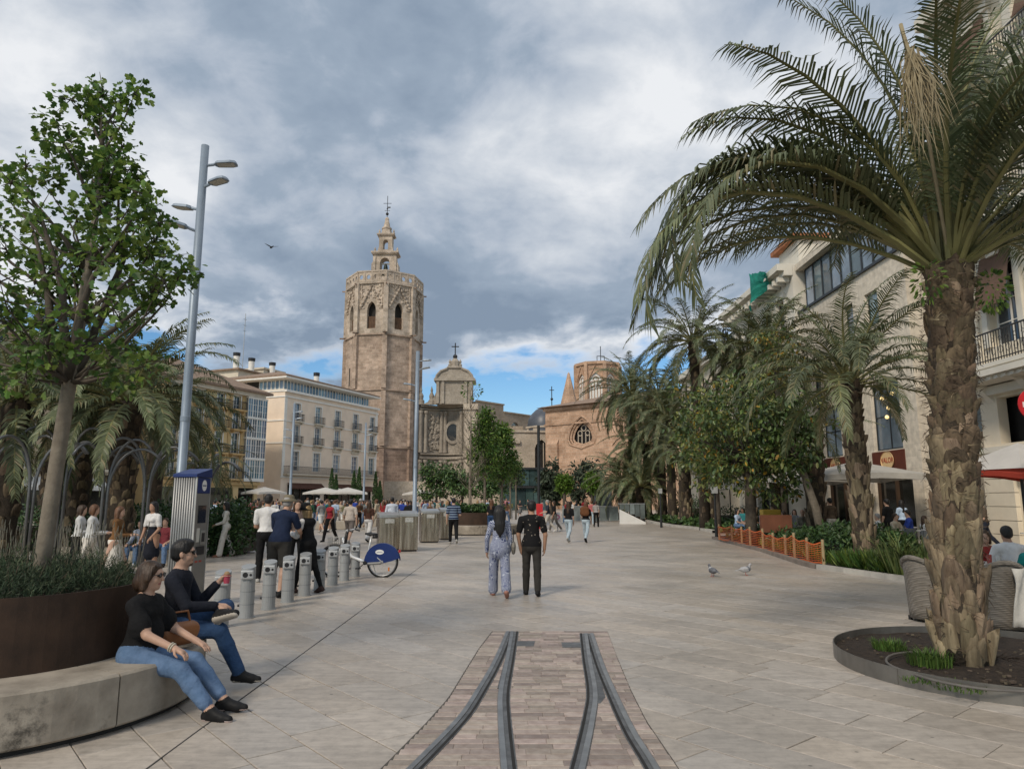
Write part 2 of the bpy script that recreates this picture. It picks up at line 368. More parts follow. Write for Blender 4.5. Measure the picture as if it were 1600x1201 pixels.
PLC = (-4.38, 6.31); PLR = 1.65            # round bench on the left
RING = (4.98, 7.62, 1.55)                  # low steel ring round the large palm
ANG = R(-50); ux, uy = math.cos(ANG), math.sin(ANG); wx, wy = -uy, ux
ROW = .42
paved = thing('paved_square', 'pale limestone slabs laid in slanting rows across the square', 'paving'); del paved['label']; del paved['category']; paved['kind'] = 'structure'
slabs = []
r2 = random.Random(3)
for j in range(-160, 160):
    t = -60+r2.random()
    while t < 60:
        L = r2.choice((.78, .92, 1.05, 1.05, 1.22)); cu, cw = t+L/2, j*ROW
        X, Y = ux*cu+wx*cw, uy*cu+wy*cw; t += L
        if -30.5 < X < 26.5 and 1.5 < Y < 38.6:
            if math.hypot(X-PLC[0], Y-PLC[1]) < PLR-.75 or math.hypot(X-RING[0], Y-RING[1]) < RING[2]-.75: continue
            slabs.append((X, Y, L))
def in_view(X, Y):
    if Y < 4.2: return False
    px = 800+X/Y*1150; return -90 < px < 1690
near = sorted([q for q in slabs if in_view(q[0], q[1])], key=lambda q: q[1]**2+.3*q[0]**2)
nset = near[:296]; rest = [q for q in slabs if q not in set(nset)]
slab_me = {}
def slab_mesh(L):
    if L not in slab_me:
        m = MB(); a, b = L/2-.004, ROW/2-.004; e = .005
        lo = [(-a,-b),(a,-b),(a,b),(-a,b)]; hi = [(-a+e,-b+e),(a-e,-b+e),(a-e,b-e),(-a+e,b-e)]
        m.prism(lo, -.013, -.003); m.prism(lo, -.003, 0, top=hi); slab_me[L] = m.mesh('slab', M_slab)
    return slab_me[L]
for X, Y, L in nset:
    o = ob('slab', slab_mesh(L), paved, (X, Y, r2.uniform(-.0015, .0015)), ANG)
m = MB()
for X, Y, L in rest:
    a, b = L/2-.004, ROW/2-.004; z = r2.uniform(-.001, .001)
    c4 = [(X+ux*p+wx*q, Y+uy*p+wy*q) for p, q in ((-a,-b),(a,-b),(a,b),(-a,b))]
    m.add([(p[0],p[1],-.013) for p in c4]+[(p[0],p[1],z) for p in c4], [(4,5,6,7),(0,1,5,4),(1,2,6,5),(2,3,7,6),(3,0,4,7)])
stuff(m.build('slab_field', M_slab, paved))
# long drainage slot running up the square
dm = MB(); dm.box(-2.341, -2.329, 3.5, 60, -.012, .003)
dm.build('drain_slot', pm('slot', (.05, .048, .045), rough=.9), paved)
for (px, py, w, d) in ((430, 979, .34, .34), (411, 1052, .32, .32), (372, 862, .9, .5), (440, 862, .7, .5), (380, 833, .8, .5)):
    p = G(px, py); mm = MB(); mm.box(-w/2, w/2, -d/2, d/2, -.01, .004)
    mm.build('access_cover', pm('cover', (.2, .185, .165), rough=.6, var=.25, scale=9), paved, (p.x, p.y, 0), 0)

# ---- tram points set in stone setts
def C(px, py): q = G(px, py); return (q.x, q.y)
edgeL = [C(x, y) for x, y in ((769,985),(748,1012),(722,1054),(700,1090),(664,1130),(594,1201),(500,1290))]
edgeR = [C(x, y) for x, y in ((949,985),(962,1020),(985,1075),(1010,1125),(1062,1201),(1110,1290))]
def ex(edge, Y):
    pts = sorted(edge, key=lambda p: p[1])
    if Y <= pts[0][1]: return pts[0][0]
    for a, b in zip(pts, pts[1:]):
        if a[1] <= Y <= b[1]: return a[0]+(b[0]-a[0])*(Y-a[1])/(b[1]-a[1])
    return pts[-1][0]
bed = thing('tram_track', 'old tram points with grooved steel rails set in reddish stone setts', 'tram track')
M_sett = pm('sett', (.265, .208, .176), rough=.62, var=.3, scale=14, c2=(.37, .31, .268), orand=.26, island=.3, bump=.3, bscale=60)
M_rail = pm('rail', (.13, .13, .128), rough=.5, var=.35, scale=7, metal=.55, bump=.25, bscale=50)
M_railtop = pm('rail_top', (.27, .27, .262), rough=.4, var=.25, scale=5, metal=.75)
base = MB(); ys = [i*.2 for i in range(19, 50)]
ys = [y for y in ys if y < 9.66]+[9.66]
for a, b in zip(ys, ys[1:]):
    base.add([(ex(edgeL,a),a,.003),(ex(edgeR,a),a,.003),(ex(edgeR,b),b,.003),(ex(edgeL,b),b,.003)], [(0,1,2,3)])
base.build('mortar_bed', M_joint, bed)
setts = []; y = 9.62; r3 = random.Random(5)
while y > 4.3:
    x0, x1 = ex(edgeL, y), ex(edgeR, y); x = x0+.012
    # border course runs along the edge
    while x < x1-.05:
        w = min(r3.choice((.17, .21, .24, .28)), x1-x)
        if x1-x-w < .06: w = x1-x-.008
        setts.append((x+w/2, y-.05, w-.002)); x += w
    y -= .105
setts.sort(key=lambda q: q[1]); sm_c = {}
for X, Y, w in setts[:290]:
    k = round(w, 2)
    if k not in sm_c:
        mm = MB(); a, b = k/2, .048; mm.prism([(-a,-b),(a,-b),(a,b),(-a,b)], 0, .006); mm.prism([(-a,-b),(a,-b),(a,b),(-a,b)], .006, .0105, top=[(-a+.005,-b+.005),(a-.005,-b+.005),(a-.005,b-.005),(-a+.005,b-.005)])
        sm_c[k] = mm.mesh('sett', M_sett)
    ob('sett', sm_c[k], bed, (X, Y, r3.uniform(-.001, .002)))
mm = MB()
for X, Y, w in setts[290:]: mm.box(X-w/2, X+w/2, Y-.048, Y+.048, .0005, .0105+r3.uniform(-.002, .001))
stuff(mm.build('sett_field', M_sett, bed))
def smooth_path(pts, n=8):
    P = [Vector((p[0], p[1], 0)) for p in pts]; out = []
    for i in range(len(P)-1):
        p0, p1, p2, p3 = P[max(i-1,0)], P[i], P[i+1], P[min(i+2,len(P)-1)]
        for k in range(n):
            t = k/n; out.append(.5*((2*p1)+(-p0+p2)*t+(2*p0-5*p1+4*p2-p3)*t*t+(-p0+3*p1-3*p2+p3)*t**3))
    out.append(P[-1]); return [(p.x, p.y) for p in out]
rails = {'a': [(797,987),(778,1033),(752,1080),(722,1125),(650,1201),(590,1260)],
         'b': [(804,987),(797,1030),(788,1080),(788,1120),(795,1201),(806,1290)],
         'c': [(912,990),(917,1030),(925,1080),(921,1120),(903,1201),(880,1290)],
         'd': [(921,990),(937,1040),(958,1090),(984,1145),(1018,1201),(1065,1290)]}
for k, v in rails.items():
    p = smooth_path([C(*q) for q in v])
    mm = MB(); mm.sweep(p, [(-.054, .006), (-.054, .0135), (.054, .0135), (.054, .006)]); rl = mm.build('rail', M_rail, bed)
    m2 = MB(); s_ = 1 if k in 'ab' else -1
    m2.sweep(p, [(s_*.002+.006, .015), (s_*.002+.008, .0185), (s_*.002+.048, .0185), (s_*.002+.05, .015)] if s_ > 0 else [(-.05, .015), (-.048, .0185), (-.008, .0185), (-.006, .015)])
    m2.build('running_surface', M_railtop, rl)
    m3 = MB(); m3.sweep(p, [(-s_*.034-.011, .0152), (-s_*.034+.011, .0152)]); m3.build('groove', pm('groove', (.02, .019, .018), rough=.95), rl)
def poly_plate(name, pts, z0, z1, mat, par):
    q = [C(*p) for p in pts]
    ar = sum(q[i][0]*q[(i+1)%len(q)][1]-q[(i+1)%len(q)][0]*q[i][1] for i in range(len(q)))
    if ar < 0: q = q[::-1]
    mm = MB(); mm.prism(q, z0, z1); return mm.build(name, mat, par)
poly_plate('crossing_plate', [(796,1005),(802,1005),(790,1078),(777,1076)], .004, .0138, M_rail, bed)
poly_plate('crossing_plate', [(918,1010),(926,1025),(946,1090),(938,1100),(930,1100),(922,1060)], .004, .0138, M_rail, bed)
poly_plate('point_box', [(806,1002),(836,1002),(834,1010),(805,1010)], .004, .0132, M_rail, bed)
poly_plate('point_box', [(877,1004),(908,1004),(909,1012),(879,1012)], .004, .0132, M_rail, bed)

# ================================================================== round planter bench (left)
M_conc = pm('bench_stone', (.30, .265, .215), rough=.8, var=.3, scale=2.2, bump=.35, bscale=22, c2=(.43, .385, .32))
M_corten = pm('corten', (.026, .014, .008), rough=.7, scale=3.5, c2=(.058, .031, .018), bump=.15, bscale=60)
M_soil = pm('soil', (.030, .021, .015), rough=.95, var=.5, scale=14, bump=.8, bscale=30, bdist=.03)
def stain_mat():
    m = pm('bench_stone_stained', (.21, .18, .145), rough=.82, scale=2.6, c2=(.42, .37, .305), bump=.4, bscale=20)
    n = m.node_tree.nodes; l = m.node_tree.links; b = n['Principled BSDF']
    geo = n.new('ShaderNodeNewGeometry'); t = n.new('ShaderNodeTexNoise'); t.inputs['Scale'].default_value = 5.5; t.inputs['Detail'].default_value = 10; t.inputs['Roughness'].default_value = .75; l.new(geo.outputs['Position'], t.inputs['Vector'])
    t2 = n.new('ShaderNodeTexNoise'); t2.inputs['Scale'].default_value = 1.3; l.new(geo.outputs['Position'], t2.inputs['Vector'])
    mu = n.new('ShaderNodeMath'); mu.operation = 'MULTIPLY'; l.new(t.outputs['Fac'], mu.inputs[0]); l.new(t2.outputs['Fac'], mu.inputs[1])
    mr = n.new('ShaderNodeMapRange'); mr.inputs['From Min'].default_value = .27; mr.inputs['From Max'].default_value = .37; mr.inputs['To Min'].default_value = 1.; mr.inputs['To Max'].default_value = .25; l.new(mu.outputs[0], mr.inputs[0])
    src = b.inputs['Base Color'].links[0].from_socket; hs = n.new('ShaderNodeHueSaturation'); l.new(src, hs.inputs['Color']); l.new(mr.outputs[0], hs.inputs['Value']); l.new(hs.outputs[0], b.inputs['Base Color'])
    return m
M_conc2 = stain_mat()
def round_planter(name, label, c, Rb, Rc, hb, hc, nseg=8, a_off=0., group=None, segn=10):
    t = thing(name, label, 'planter', (c[0], c[1], 0), 0, group)
    gap = .006/Rb
    plinth = MB(); plinth.lathe([(Rc+.02, 0), (Rb-.07, 0), (Rb-.07, .06), (Rc+.02, .06)], nseg*segn); plinth.build('plinth', pm('plinth_dark', (.035, .032, .03), rough=.9), t)
    for i in range(nseg):
        a0 = a_off+2*math.pi*i/nseg+gap; a1 = a_off+2*math.pi*(i+1)/nseg-gap
        m = MB(); ri, ro = Rc+.005, Rb; prof = [(ri, .045), (ro-.015, .045), (ro, .06), (ro, hb-.018), (ro-.018, hb), (ri, hb), (ri, .045)]
        m.lathe(prof, segn, a0=a0, a1=a1)
        k = len(prof)-1; nn = segn+1
        m.f.append(tuple(j*nn for j in range(k))[::-1]); m.m.append(0); m.f.append(tuple(j*nn+segn for j in range(k))); m.m.append(0)
        m.build('bench_block', M_conc2, t, bevel=0)
    w = MB(); w.lathe([(Rc, hb-.02), (Rc, hc), (Rc-.012, hc), (Rc-.012, hb-.1)], 72); w.build('steel_drum', M_corten, t, smooth=False)
    s = MB(); s.lathe([(.001, hc-.05), (Rc*.6, hc-.06), (Rc-.012, hc-.09)], 40); s.build('soil', M_soil, t, smooth=True)
    return t
pl = round_planter('round_planter', 'near round planter with weathered stone bench round a brown steel drum', PLC, PLR, 1.12, .42, .98, 7, R(-78.5))

# ---- leaves and trees
def leaf_poly(kind):
    if kind == 'maple': return [(0,0),(.28,.12),(.52,.42),(.26,.5),(.34,.82),(0,1.05),(-.34,.82),(-.26,.5),(-.52,.42),(-.28,.12)]
    if kind == 'oval': return [(0,0),(.2,.3),(.2,.65),(0,1),(-.2,.65),(-.2,.3)]
    if kind == 'blade': return [(0,0),(.05,.4),(0,1),(-.05,.4)]
    if kind == 'kite': return [(0,0),(.28,.45),(0,1),(-.28,.45)]
def add_leaf(m, p, d, up, size, poly, fold=.25, mi=0):
    d = d.normalized(); s = d.cross(up)
    if s.length < 1e-4: s = d.orthogonal()
    s.normalize(); u = s.cross(d)
    vs = [p+d*(q[1]*size)+s*(q[0]*size)+u*(abs(q[0])*size*fold) for q in poly]; n = len(vs)
    c = p+d*(.5*size)
    if n <= 4: m.add(vs, [tuple(range(n))], mi)
    elif n <= 6: m.add(vs, [(0,1,2,3),(0,3,4,5)], mi)
    else: m.add(vs+[c], [(i, (i+1)%n, n) for i in range(n)], mi)
def rv(r): # random unit vector
    while True:
        v = Vector((r.uniform(-1,1), r.uniform(-1,1), r.uniform(-1,1)))
        if .05 < v.length < 1: return v.normalized()
def tree(name, label, loc, trunk_pts, trunk_r, limbs, clumps, leaf, lsize, per, leafmats, barkmat, seed, group=None, cat='tree', clump_r=.3, twig=True):
    """trunk + limbs (lists of points, radius) + leaf clumps spread along the outer limbs"""
    r = random.Random(seed); t = thing(name, label, cat, loc, 0, group)
    tm = MB(); tm.tube(trunk_pts, trunk_r, 10); tm.build('trunk', barkmat, t, smooth=True)
    bm_ = MB()
    for pts, r0 in limbs: k = len(pts); bm_.tube(pts, [r0*(1-.8*i/(k-1)) for i in range(k)], 6)
    lm = MB(); poly = leaf_poly(leaf)
    for c, cr in clumps:
        c = Vector(c)
        if twig:
            for q in range(3):
                e = c+rv(r)*cr*.9; bm_.tube([c-(e-c)*.3, c+(e-c)*.4, e], [.008, .005, .002], 4)
        for q in range(per):
            d = rv(r); p = c+Vector((d.x*cr, d.y*cr, d.z*cr*.8))*r.random()**.45
            dd = (d*.6+rv(r)*.8+Vector((0,0,-.35))); up = (Vector((0,0,1))+rv(r)*.7)
            add_leaf(lm, p, dd, up, lsize*r.uniform(.6, 1.2), poly, mi=r.choice(range(len(leafmats))))
    if bm_.v: bm_.build('limbs', M_barkd, t, smooth=True)
    cr_ = lm.build('crown', leafmats, t); stuff(cr_)
    return t
def limb(p0, p1, r, bend=.15, n=6):
    p0, p1 = Vector(p0), Vector(p1); L = (p1-p0).length; o = rv(r)*L*bend; o.z = abs(o.z)*.3-L*bend*.3
    return [p0.lerp(p1, i/(n-1))+o*math.sin(math.pi*i/(n-1))+rv(r)*L*.02*(0 < i < n-1) for i in range(n)]
M_bark = pm('bark_grey', (.15, .125, .095), rough=.9, var=.3, scale=9, bump=.5, bscale=35, c2=(.24, .205, .16))
M_barkd = pm('bark_dark', (.075, .062, .048), rough=.9, var=.3, scale=9, bump=.5, bscale=35)
LG = [pm('leaf_a', (.065, .13, .028), rough=.55, var=.3, scale=2, island=.35, trans=.25), pm('leaf_b', (.105, .185, .035), rough=.5, var=.3, scale=2, island=.35, trans=.3), pm('leaf_c', (.175, .26, .05), rough=.5, var=.25, scale=2, island=.3, trans=.35)]

def planter_tree():
    r = random.Random(21); b = Vector((-4.1, 6.35, 0))
    trunk = [(0,0,.85),(.01,.02,1.4),(.03,.04,2.1),(.06,.05,2.75),(.1,.05,3.3),(.12,.06,3.8),(.15,.05,4.4),(.16,.05,5.0)]
    limbs = []; clumps = []
    # outline of the crown read off the photo (pixels at the tree's own distance)
    def at(px, py, dy=0): q = A(px, py, 6.35+dy); return Vector((q.x-b.x, q.y-b.y, q.z))
    tips = [(110,140,0),(140,130,.2),(90,180,-.2),(75,205,0),(215,140,.1),(200,175,-.2),(160,190,.3),(170,230,-.3),(215,215,0),(130,230,.2),(40,245,0),(65,262,.4),(18,285,-.4),(80,280,.0),(190,265,.5),
            (225,265,0),(240,300,-.3),(236,278,.1),(250,335,.2),(258,308,-.1),(266,376,.3),(272,348,0),(285,400,-.2),(250,390,.6),(305,428,.05),(225,350,-.6),(190,330,.7),(150,310,-.7),(120,340,.6),(60,330,-.6),(20,320,.3),
            (10,390,-.5),(50,400,.7),(90,420,-.8),(140,400,.8),(190,410,-.9),(230,440,.8),(265,450,0),(240,500,.4),(200,480,-.7),(150,470,.9),(100,490,-.9),(50,470,.3),(10,470,-.2),(25,530,.5),(70,540,-.6),(130,540,.7),(180,540,-.5),(225,545,.3),(205,575,-.2),
            (-60,340,0),(-90,380,.4),(-50,450,-.4),(-110,470,0),(-60,540,.3),(255,570,.2),(-10,590,.4),(40,590,-.3),(0,440,-.9),(140,270,.6),(100,380,.1),(160,370,.1),(205,385,.1),(60,440,.1),(120,450,.3),(210,300,.2),(245,340,.3),(70,370,.3),
            (0,350,.6),(35,290,.1),(150,160,.1),(185,130,.05),(235,130,.05),(310,425,.0),(265,425,.3),(280,440,-.2)]
    for i, (px, py, dy) in enumerate(tips):
        px, py = px-(24 if px > 170 else 0), py+(16 if py < 260 else 0); e = at(px, py, dy*1.1); zz = max(2.45, min(4.9, e.z-.35-.35*abs(e.x)-r.random()*.3))
        k = min(range(len(trunk)), key=lambda q: abs(trunk[q][2]-zz)); s0 = Vector(trunk[k])
        if i % 2 == 0 or i > 40: limbs.append((limb(s0, e, r, .12, 6), .013+.012*r.random()))
        clumps.append((e, r.uniform(.13, .23)))
        mid = s0.lerp(e, r.uniform(.6, .85))+rv(r)*.12
        if mid.z > 2.7 and r.random() < .5: clumps.append((mid, r.uniform(.12, .22)))
    # three leading limbs
    for e, rr in (((-.55,.2,4.3),.055),((.55,-.1,4.2),.05),((-.3,-.3,4.5),.05),((.2,.3,4.7),.05),((-.9,.1,3.9),.04),((.9,.2,3.8),.04)):
        limbs.append((limb((.06,.05,2.7+.2*r.random()), e, r, .1, 7), rr))
    return tree('planter_tree', 'young leafy tree with grey trunk growing out of the near round planter', b, trunk, [.07,.067,.064,.06,.05,.04,.028,.012], limbs, clumps, 'maple', .07, 47, LG, M_bark, 4)
planter_tree()
# rosemary-like shrubs filling the drum
M_ros = [pm('shrub_a', (.022, .042, .018), rough=.7, var=.35, scale=3, island=.4), pm('shrub_b', (.040, .062, .030), rough=.7, var=.35, scale=3, island=.4), pm('shrub_c', (.075, .095, .045), rough=.7, var=.3, scale=3, island=.3)]
M_twig = pm('twig', (.16, .13, .09), rough=.9, var=.2)
r = random.Random(9)
def shrub_mound(name, label, loc, Rr, H, n, seed, needle=.05, mats=M_ros, group=None, twigs=40, kind='blade', wid=1., cat='shrub'):
    r = random.Random(seed); t = thing(name, label, cat, loc, 0, group); m = MB(); poly = leaf_poly(kind); poly = [(q[0]*wid, q[1]) for q in poly]
    for i in range(n//14):
        a = r.uniform(0, 6.283); rad = Rr*math.sqrt(r.random()); top = H*(1-(rad/Rr)**2*.45)*r.uniform(.55, 1.08)
        b = Vector((rad*.8*math.cos(a), rad*.8*math.sin(a), 0)); e = Vector((rad*math.cos(a), rad*math.sin(a), top))+rv(r)*.04
        for q in range(14):
            f = r.uniform(.35, 1.0); p = b.lerp(e, f); d = ((e-b).normalized()*.8+rv(r)*.75)
            add_leaf(m, p, d, rv(r), needle*r.uniform(.7, 1.5), poly, 0, r.choice((0, 0, 1, 1, 2) if f > .8 else (0, 0, 0, 1))%len(mats))
    stuff(m.build('foliage', mats, t))
    tw = MB()
    for i in range(twigs):
        a = r.uniform(0, 6.283); rad = Rr*r.random(); b = Vector((rad*.7*math.cos(a), rad*.7*math.sin(a), 0)); e = Vector((rad*1.05*math.cos(a), rad*1.05*math.sin(a), H*r.uniform(.5, 1.12)*(1-(rad/Rr)**2*.4)))
        tw.tube([b, b.lerp(e, .5)+rv(r)*.03, e], [.006, .004, .002], 4)
    if twigs: tw.build('stems', M_twig, t)
    return t
for i, (dx, dy, rr, h) in enumerate(((-.35,-.55,.52,.36),(.35,-.5,.5,.33),(.62,.1,.46,.36),(.1,.1,.6,.40),(-.65,.1,.5,.38),(.25,.62,.5,.36),(-.3,.62,.5,.42),(-.75,-.35,.34,.3))):
    where = ('at the front of the near planter', 'at the front right of the near planter', 'at the right rim of the near planter behind the woman', 'round the trunk in the near planter', 'at the left of the near planter', 'at the back right of the near planter', 'at the back of the near planter', 'at the left front rim of the near planter')[i]
    shrub_mound('rosemary_bush', 'grey-green needle-leaved bush '+where, (PLC[0]+dx, PLC[1]+dy, .86), rr, h, 5200, 40+i, .05, M_ros, 'bushes in the near planter', twigs=26)
# pale seed stalks behind
sk = thing('lavender_clump', 'pale dried flower stalks sticking up at the back of the near planter', 'plant', (PLC[0]+.05, PLC[1]+.8, .88))
tw = MB()
for i in range(120):
    x, y = r.uniform(-.85, .65), r.uniform(-.15, .15); e = (x+r.uniform(-.1,.1), y+r.uniform(-.06,.06), r.uniform(.35,.58))
    tw.tube([(x,y,0), ((x+e[0])/2+.01, (y+e[1])/2, e[2]*.55), e], .0025, 3); tw.tube([e, (e[0]+.004, e[1], e[2]+.05)], [.007, .002], 4)
stuff(tw.build('stalks', pm('stalk', (.17, .16, .125), rough=.9, var=.2), sk))

# ================================================================== street furniture
M_steel = pm('steel_grey', (.34, .36, .38), rough=.42, var=.1, scale=5, metal=.35)
M_pole = pm('pole_paint', (.235, .285, .345), rough=.45, var=.08, scale=3, metal=.25)
M_dark = pm('dark_plastic', (.018, .018, .02), rough=.5, var=.2)
M_blue = pm('bike_blue', (.012, .03, .135), rough=.38, var=.1)
M_white = pm('white_paint', (.72, .72, .70), rough=.5, var=.05)
M_lampglass = pm('lamp_glass', (.42, .40, .34), rough=.25, var=.08)
def light_pole(label, x, y, H, heads, rad=.1, detail=True, arms=False):
    t = thing('light_pole', label, 'lamp post', (x, y, 0), 0, 'tall plaza light poles')
    m = MB(); m.lathe([(0.001, 0), (.2, 0), (.2, .02), (rad*1.15, .03), (rad*1.1, H*.45), (rad, H), (0.001, H)], 20); m.build('mast', M_pole, t, smooth=True)
    c = MB(); c.lathe([(rad*1.13, H*.34), (rad*1.2, H*.341), (rad*1.2, H*.352), (rad*1.13, H*.353)], 20); c.build('collar', M_pole, t)
    for z, az, tilt in heads:
        h = MB()
        h.tube([(rad*.8, 0, 0), (rad+.08, 0, .01), (rad+.16, 0, .03)], .03, 8)
        pr = [(0,.05),(.05,.11),(.32,.13),(.42,.09),(.44,0),(.42,-.09),(.32,-.13),(.05,-.11),(0,-.05)]
        h.prism([(rad+.12+p[0], -p[1]) for p in pr], .0, .055, top=[(rad+.14+p[0]*.9, -p[1]*.8) for p in pr])
        Mx = Matrix.Rotation(az, 4, 'Z') @ Matrix.Rotation(-tilt, 4, 'Y')
        o = h.build('floodlight', M_pole, t, loc=(0, 0, z)); o.rotation_euler = Mx.to_euler(); o.scale = (1.2,)*3
        g_ = MB(); g_.box(rad+.18, rad+.5, -.085, .085, -.006, -.001); g_.build('lens', M_lampglass, o)
    return t
p = A(283, 735, 15.8)
light_pole('tall blue-grey pole with four floodlights rising behind the bike kiosk', XP(271, 15.8, 904), 15.8, 10.0, ((9.5, R(5), R(4)), (8.95, R(-25), R(4)), (8.4, R(165), R(10)), (7.85, R(205), R(10))), .09)
light_pole('tall pole with two lamp arms in front of the octagonal tower right edge', XP(648, 39.6), 39.6, 10.0, ((9.4, R(0), R(5)), (8.9, R(-20), R(8)), (8.0, R(180), R(8)), (7.1, R(190), R(8))), .105)
light_pole('slim tall pole in front of the beige building, left of its first windows', XP(453, 62), 62, 10.0, ((9.2, R(0), R(5)), (8.6, R(0), R(8)), (7.6, R(180), R(8)), (6.9, R(190), R(8))), .1)
light_pole('slim tall pole at the right end of the beige building', XP(568, 78), 78, 10.0, ((9.2, R(0), R(5)), (8.6, R(0), R(8)), (7.6, R(180), R(8))), .1)
def dark_post(label, px, pytop, Y, rad=.06):
    t = thing('dark_post', label, 'post', (XP(px, Y), Y, 0)); h = HZ(pytop, Y); m = MB(); m.lathe([(.001,0),(rad*1.5,0),(rad*1.5,.5),(rad,.52),(rad,h),(.001,h)], 12); m.build('mast', pm('post_dark', (.02,.022,.024), rough=.5), t, smooth=False)
    return t
dark_post('plain dark green post standing in front of the cathedral side wall', 842, 664, 60, .12)
dp = dark_post('thin black lantern post at the tip of the orange mesh fence', 1117, 770, 31, .045)
l_ = MB(); l_.box(-.11,.11,-.11,.11, HZ(770,31), HZ(770,31)+.3); l_.build('lantern', pm('lamp_milk', (.35,.36,.36), rough=.3), dp)
dp = dark_post('thin black lantern post beside the far palm bed', 1032, 770, 44, .05)
l_ = MB(); l_.box(-.1,.1,-.1,.1, HZ(770,44), HZ(770,44)+.3); l_.build('lantern', MATS['lamp_milk'], dp)

# ---- bike share kiosk
kx, ky = XP(289, 11.75, 940), 11.75
k = thing('bike_kiosk', 'grey ribbed bike-share payment kiosk with blue sloping cap', 'kiosk', (kx, ky, 0), R(-6)); k.scale = (.8, .8, 1)
KH = 2.05; M_kgrey = pm('kiosk_metal', (.30, .30, .295), rough=.4, var=.08, scale=4, metal=.45); M_kfront = pm('kiosk_front', (.22, .215, .20), rough=.42, var=.08, metal=.3)
# local: front (screens) faces +x, ribbed side faces -y
m = MB(); m.box(-.24, .20, -.27, .27, 0, KH); m.build('body', M_kgrey, k, bevel=.01)
for i, x in enumerate([-.23+i*.0505 for i in range(9)]):
    mm = MB(); mm.tube([(x, -.274, .03), (x, -.274, KH)], .0205, 8); mm.build('rib', M_kgrey, k, smooth=True)
m = MB(); m.box(.2, .228, -.245, .245, .05, KH-.26); m.build('front_panel', M_kfront, k, bevel=.006)
m = MB(); m.box(.19, .235, -.27, -.247, 0, KH); m.box(.19, .235, .247, .27, 0, KH); m.build('edge_trim', pm('trim_light', (.45,.45,.44), rough=.35, metal=.5), k)
m = MB(); m.box(.229, .233, -.15, .15, 1.32, 1.60); m.build('screen', glassy('screen_dark', (.012,.014,.016), .12), k)
m = MB(); m.box(.229, .25, -.02, .15, .98, 1.2); fr = m.build('card_slot', pm('slot_grey', (.30,.30,.28), rough=.4, metal=.4), k, bevel=.004)
m = MB(); m.box(.251, .254, .01, .12, 1.02, 1.16); m.build('keypad', M_dark, fr)
m = MB(); m.box(.229, .236, -.16, -.05, 1.02, 1.24); m.build('notice', pm('paper', (.5,.49,.44), rough=.7, var=.1), k)
m = MB(); m.box(.229, .245, -.15, .15, .82, .95); m.build('hatch', M_dark, k)
for yy in (-.1, .05):
    m = MB(); m.box(.2285, .231, yy-.05, yy+.05, .70, .73); m.build('red_print', pm('red_print', (.35,.06,.04), rough=.6), k)
m = MB(); m.box(.2, .232, -.247, .247, KH-.255, KH-.01); m.build('header', M_blue, k)
m = MB(); m.prism([(-.26,-.31),(.245,-.31),(.245,.28),(-.26,.28)], KH+.003, KH+.05, top=[(-.26,-.31),(.245,-.31),(.245,.28),(-.26,.28)])
for i in range(4, 8): x, y, z = m.v[i]; m.v[i] = (x, y, z+(.10 if y > 0 else -.0)+(.0 if x > 0 else .0))
m.build('cap', M_blue, k)
m = MB(); m.lathe([(.001,0),(.09,0)], 24); o = m.build('badge', M_white, k, loc=(.2345, .02, KH-.13)); o.rotation_euler = (0, R(90), 0)
text_mesh('lettering', 'valenbisi', .042, M_blue, o, (0, 0, .002), (0, 0, R(90)), .001)

# ---- docking posts
M_dock = pm('dock_grey', (.30, .31, .315), rough=.48, var=.08, scale=4, metal=.2); M_dockf = pm('dock_face', (.40, .41, .415), rough=.4, var=.06, metal=.2)
ordn = ['nearest', 'second', 'third', 'fourth', 'fifth', 'sixth', 'seventh', 'eighth', 'farthest']
def dock():
    t = thing('bike_dock', '', 'bike dock', group='row of bike docking posts')
    pr = [(.105*math.cos(a)*(1.0 if math.cos(a) < .3 else .95), .105*math.sin(a)) for a in [2*math.pi*i/20 for i in range(20)]]
    m = MB(); m.prism(pr, 0, .56); 
    top = [(p[0], p[1]) for p in pr]; m.prism(pr, .56, .70)
    for i in range(len(m.v)-20, len(m.v)): x, y, z = m.v[i]; m.v[i] = (x, y, z+.045*(y/.105)*.6+.03)
    m.build('post', M_dock, t, smooth=False, bevel=.004)
    m = MB(); m.box(-.09, .09, -.135, -.06, .55, .68); f = m.build('lock_head', M_dockf, t, bevel=.02)
    m = MB(); m.tube([(-.022,-.137,.615),(-.022,-.125,.615)], .038, 14); m.build('lock_slot', M_dark, f)
    m = MB(); m.tube([(.052,-.138,.615),(.052,-.13,.615)], .018, 12); m.build('button', M_dark, f)
    for z in (.19, .37):
        m = MB(); m.lathe([(.107, z), (.107, z+.008)], 20); m.build('seam', pm('seam', (.18,.185,.19), rough=.6), t)
    m = MB(); m.tube([(-.1,.02,.17),(-.135,.02,.17)], .018, 8); m.build('side_bolt', M_dark, t)
    m = MB(); m.lathe([(.12,0),(.12,.012),(.1,.012)], 20); m.build('foot', M_dock, t)
    return t
d0 = dock()
D0, D1 = Vector((-3.92, 9.95, 0)), Vector((-3.5, 16.3, 0))
for i in range(9):
    o = d0 if i == 0 else dup(d0); o.location = D0.lerp(D1, i/8); o.rotation_euler = (0, 0, R(10))
    o['label'] = 'grey bike docking post, %s of the row from the viewer' % ordn[i] if 0 < i < 8 else ('grey bike docking post nearest the viewer, behind the crossed leg' if i == 0 else 'grey bike docking post farthest along the row, beside the bicycle')

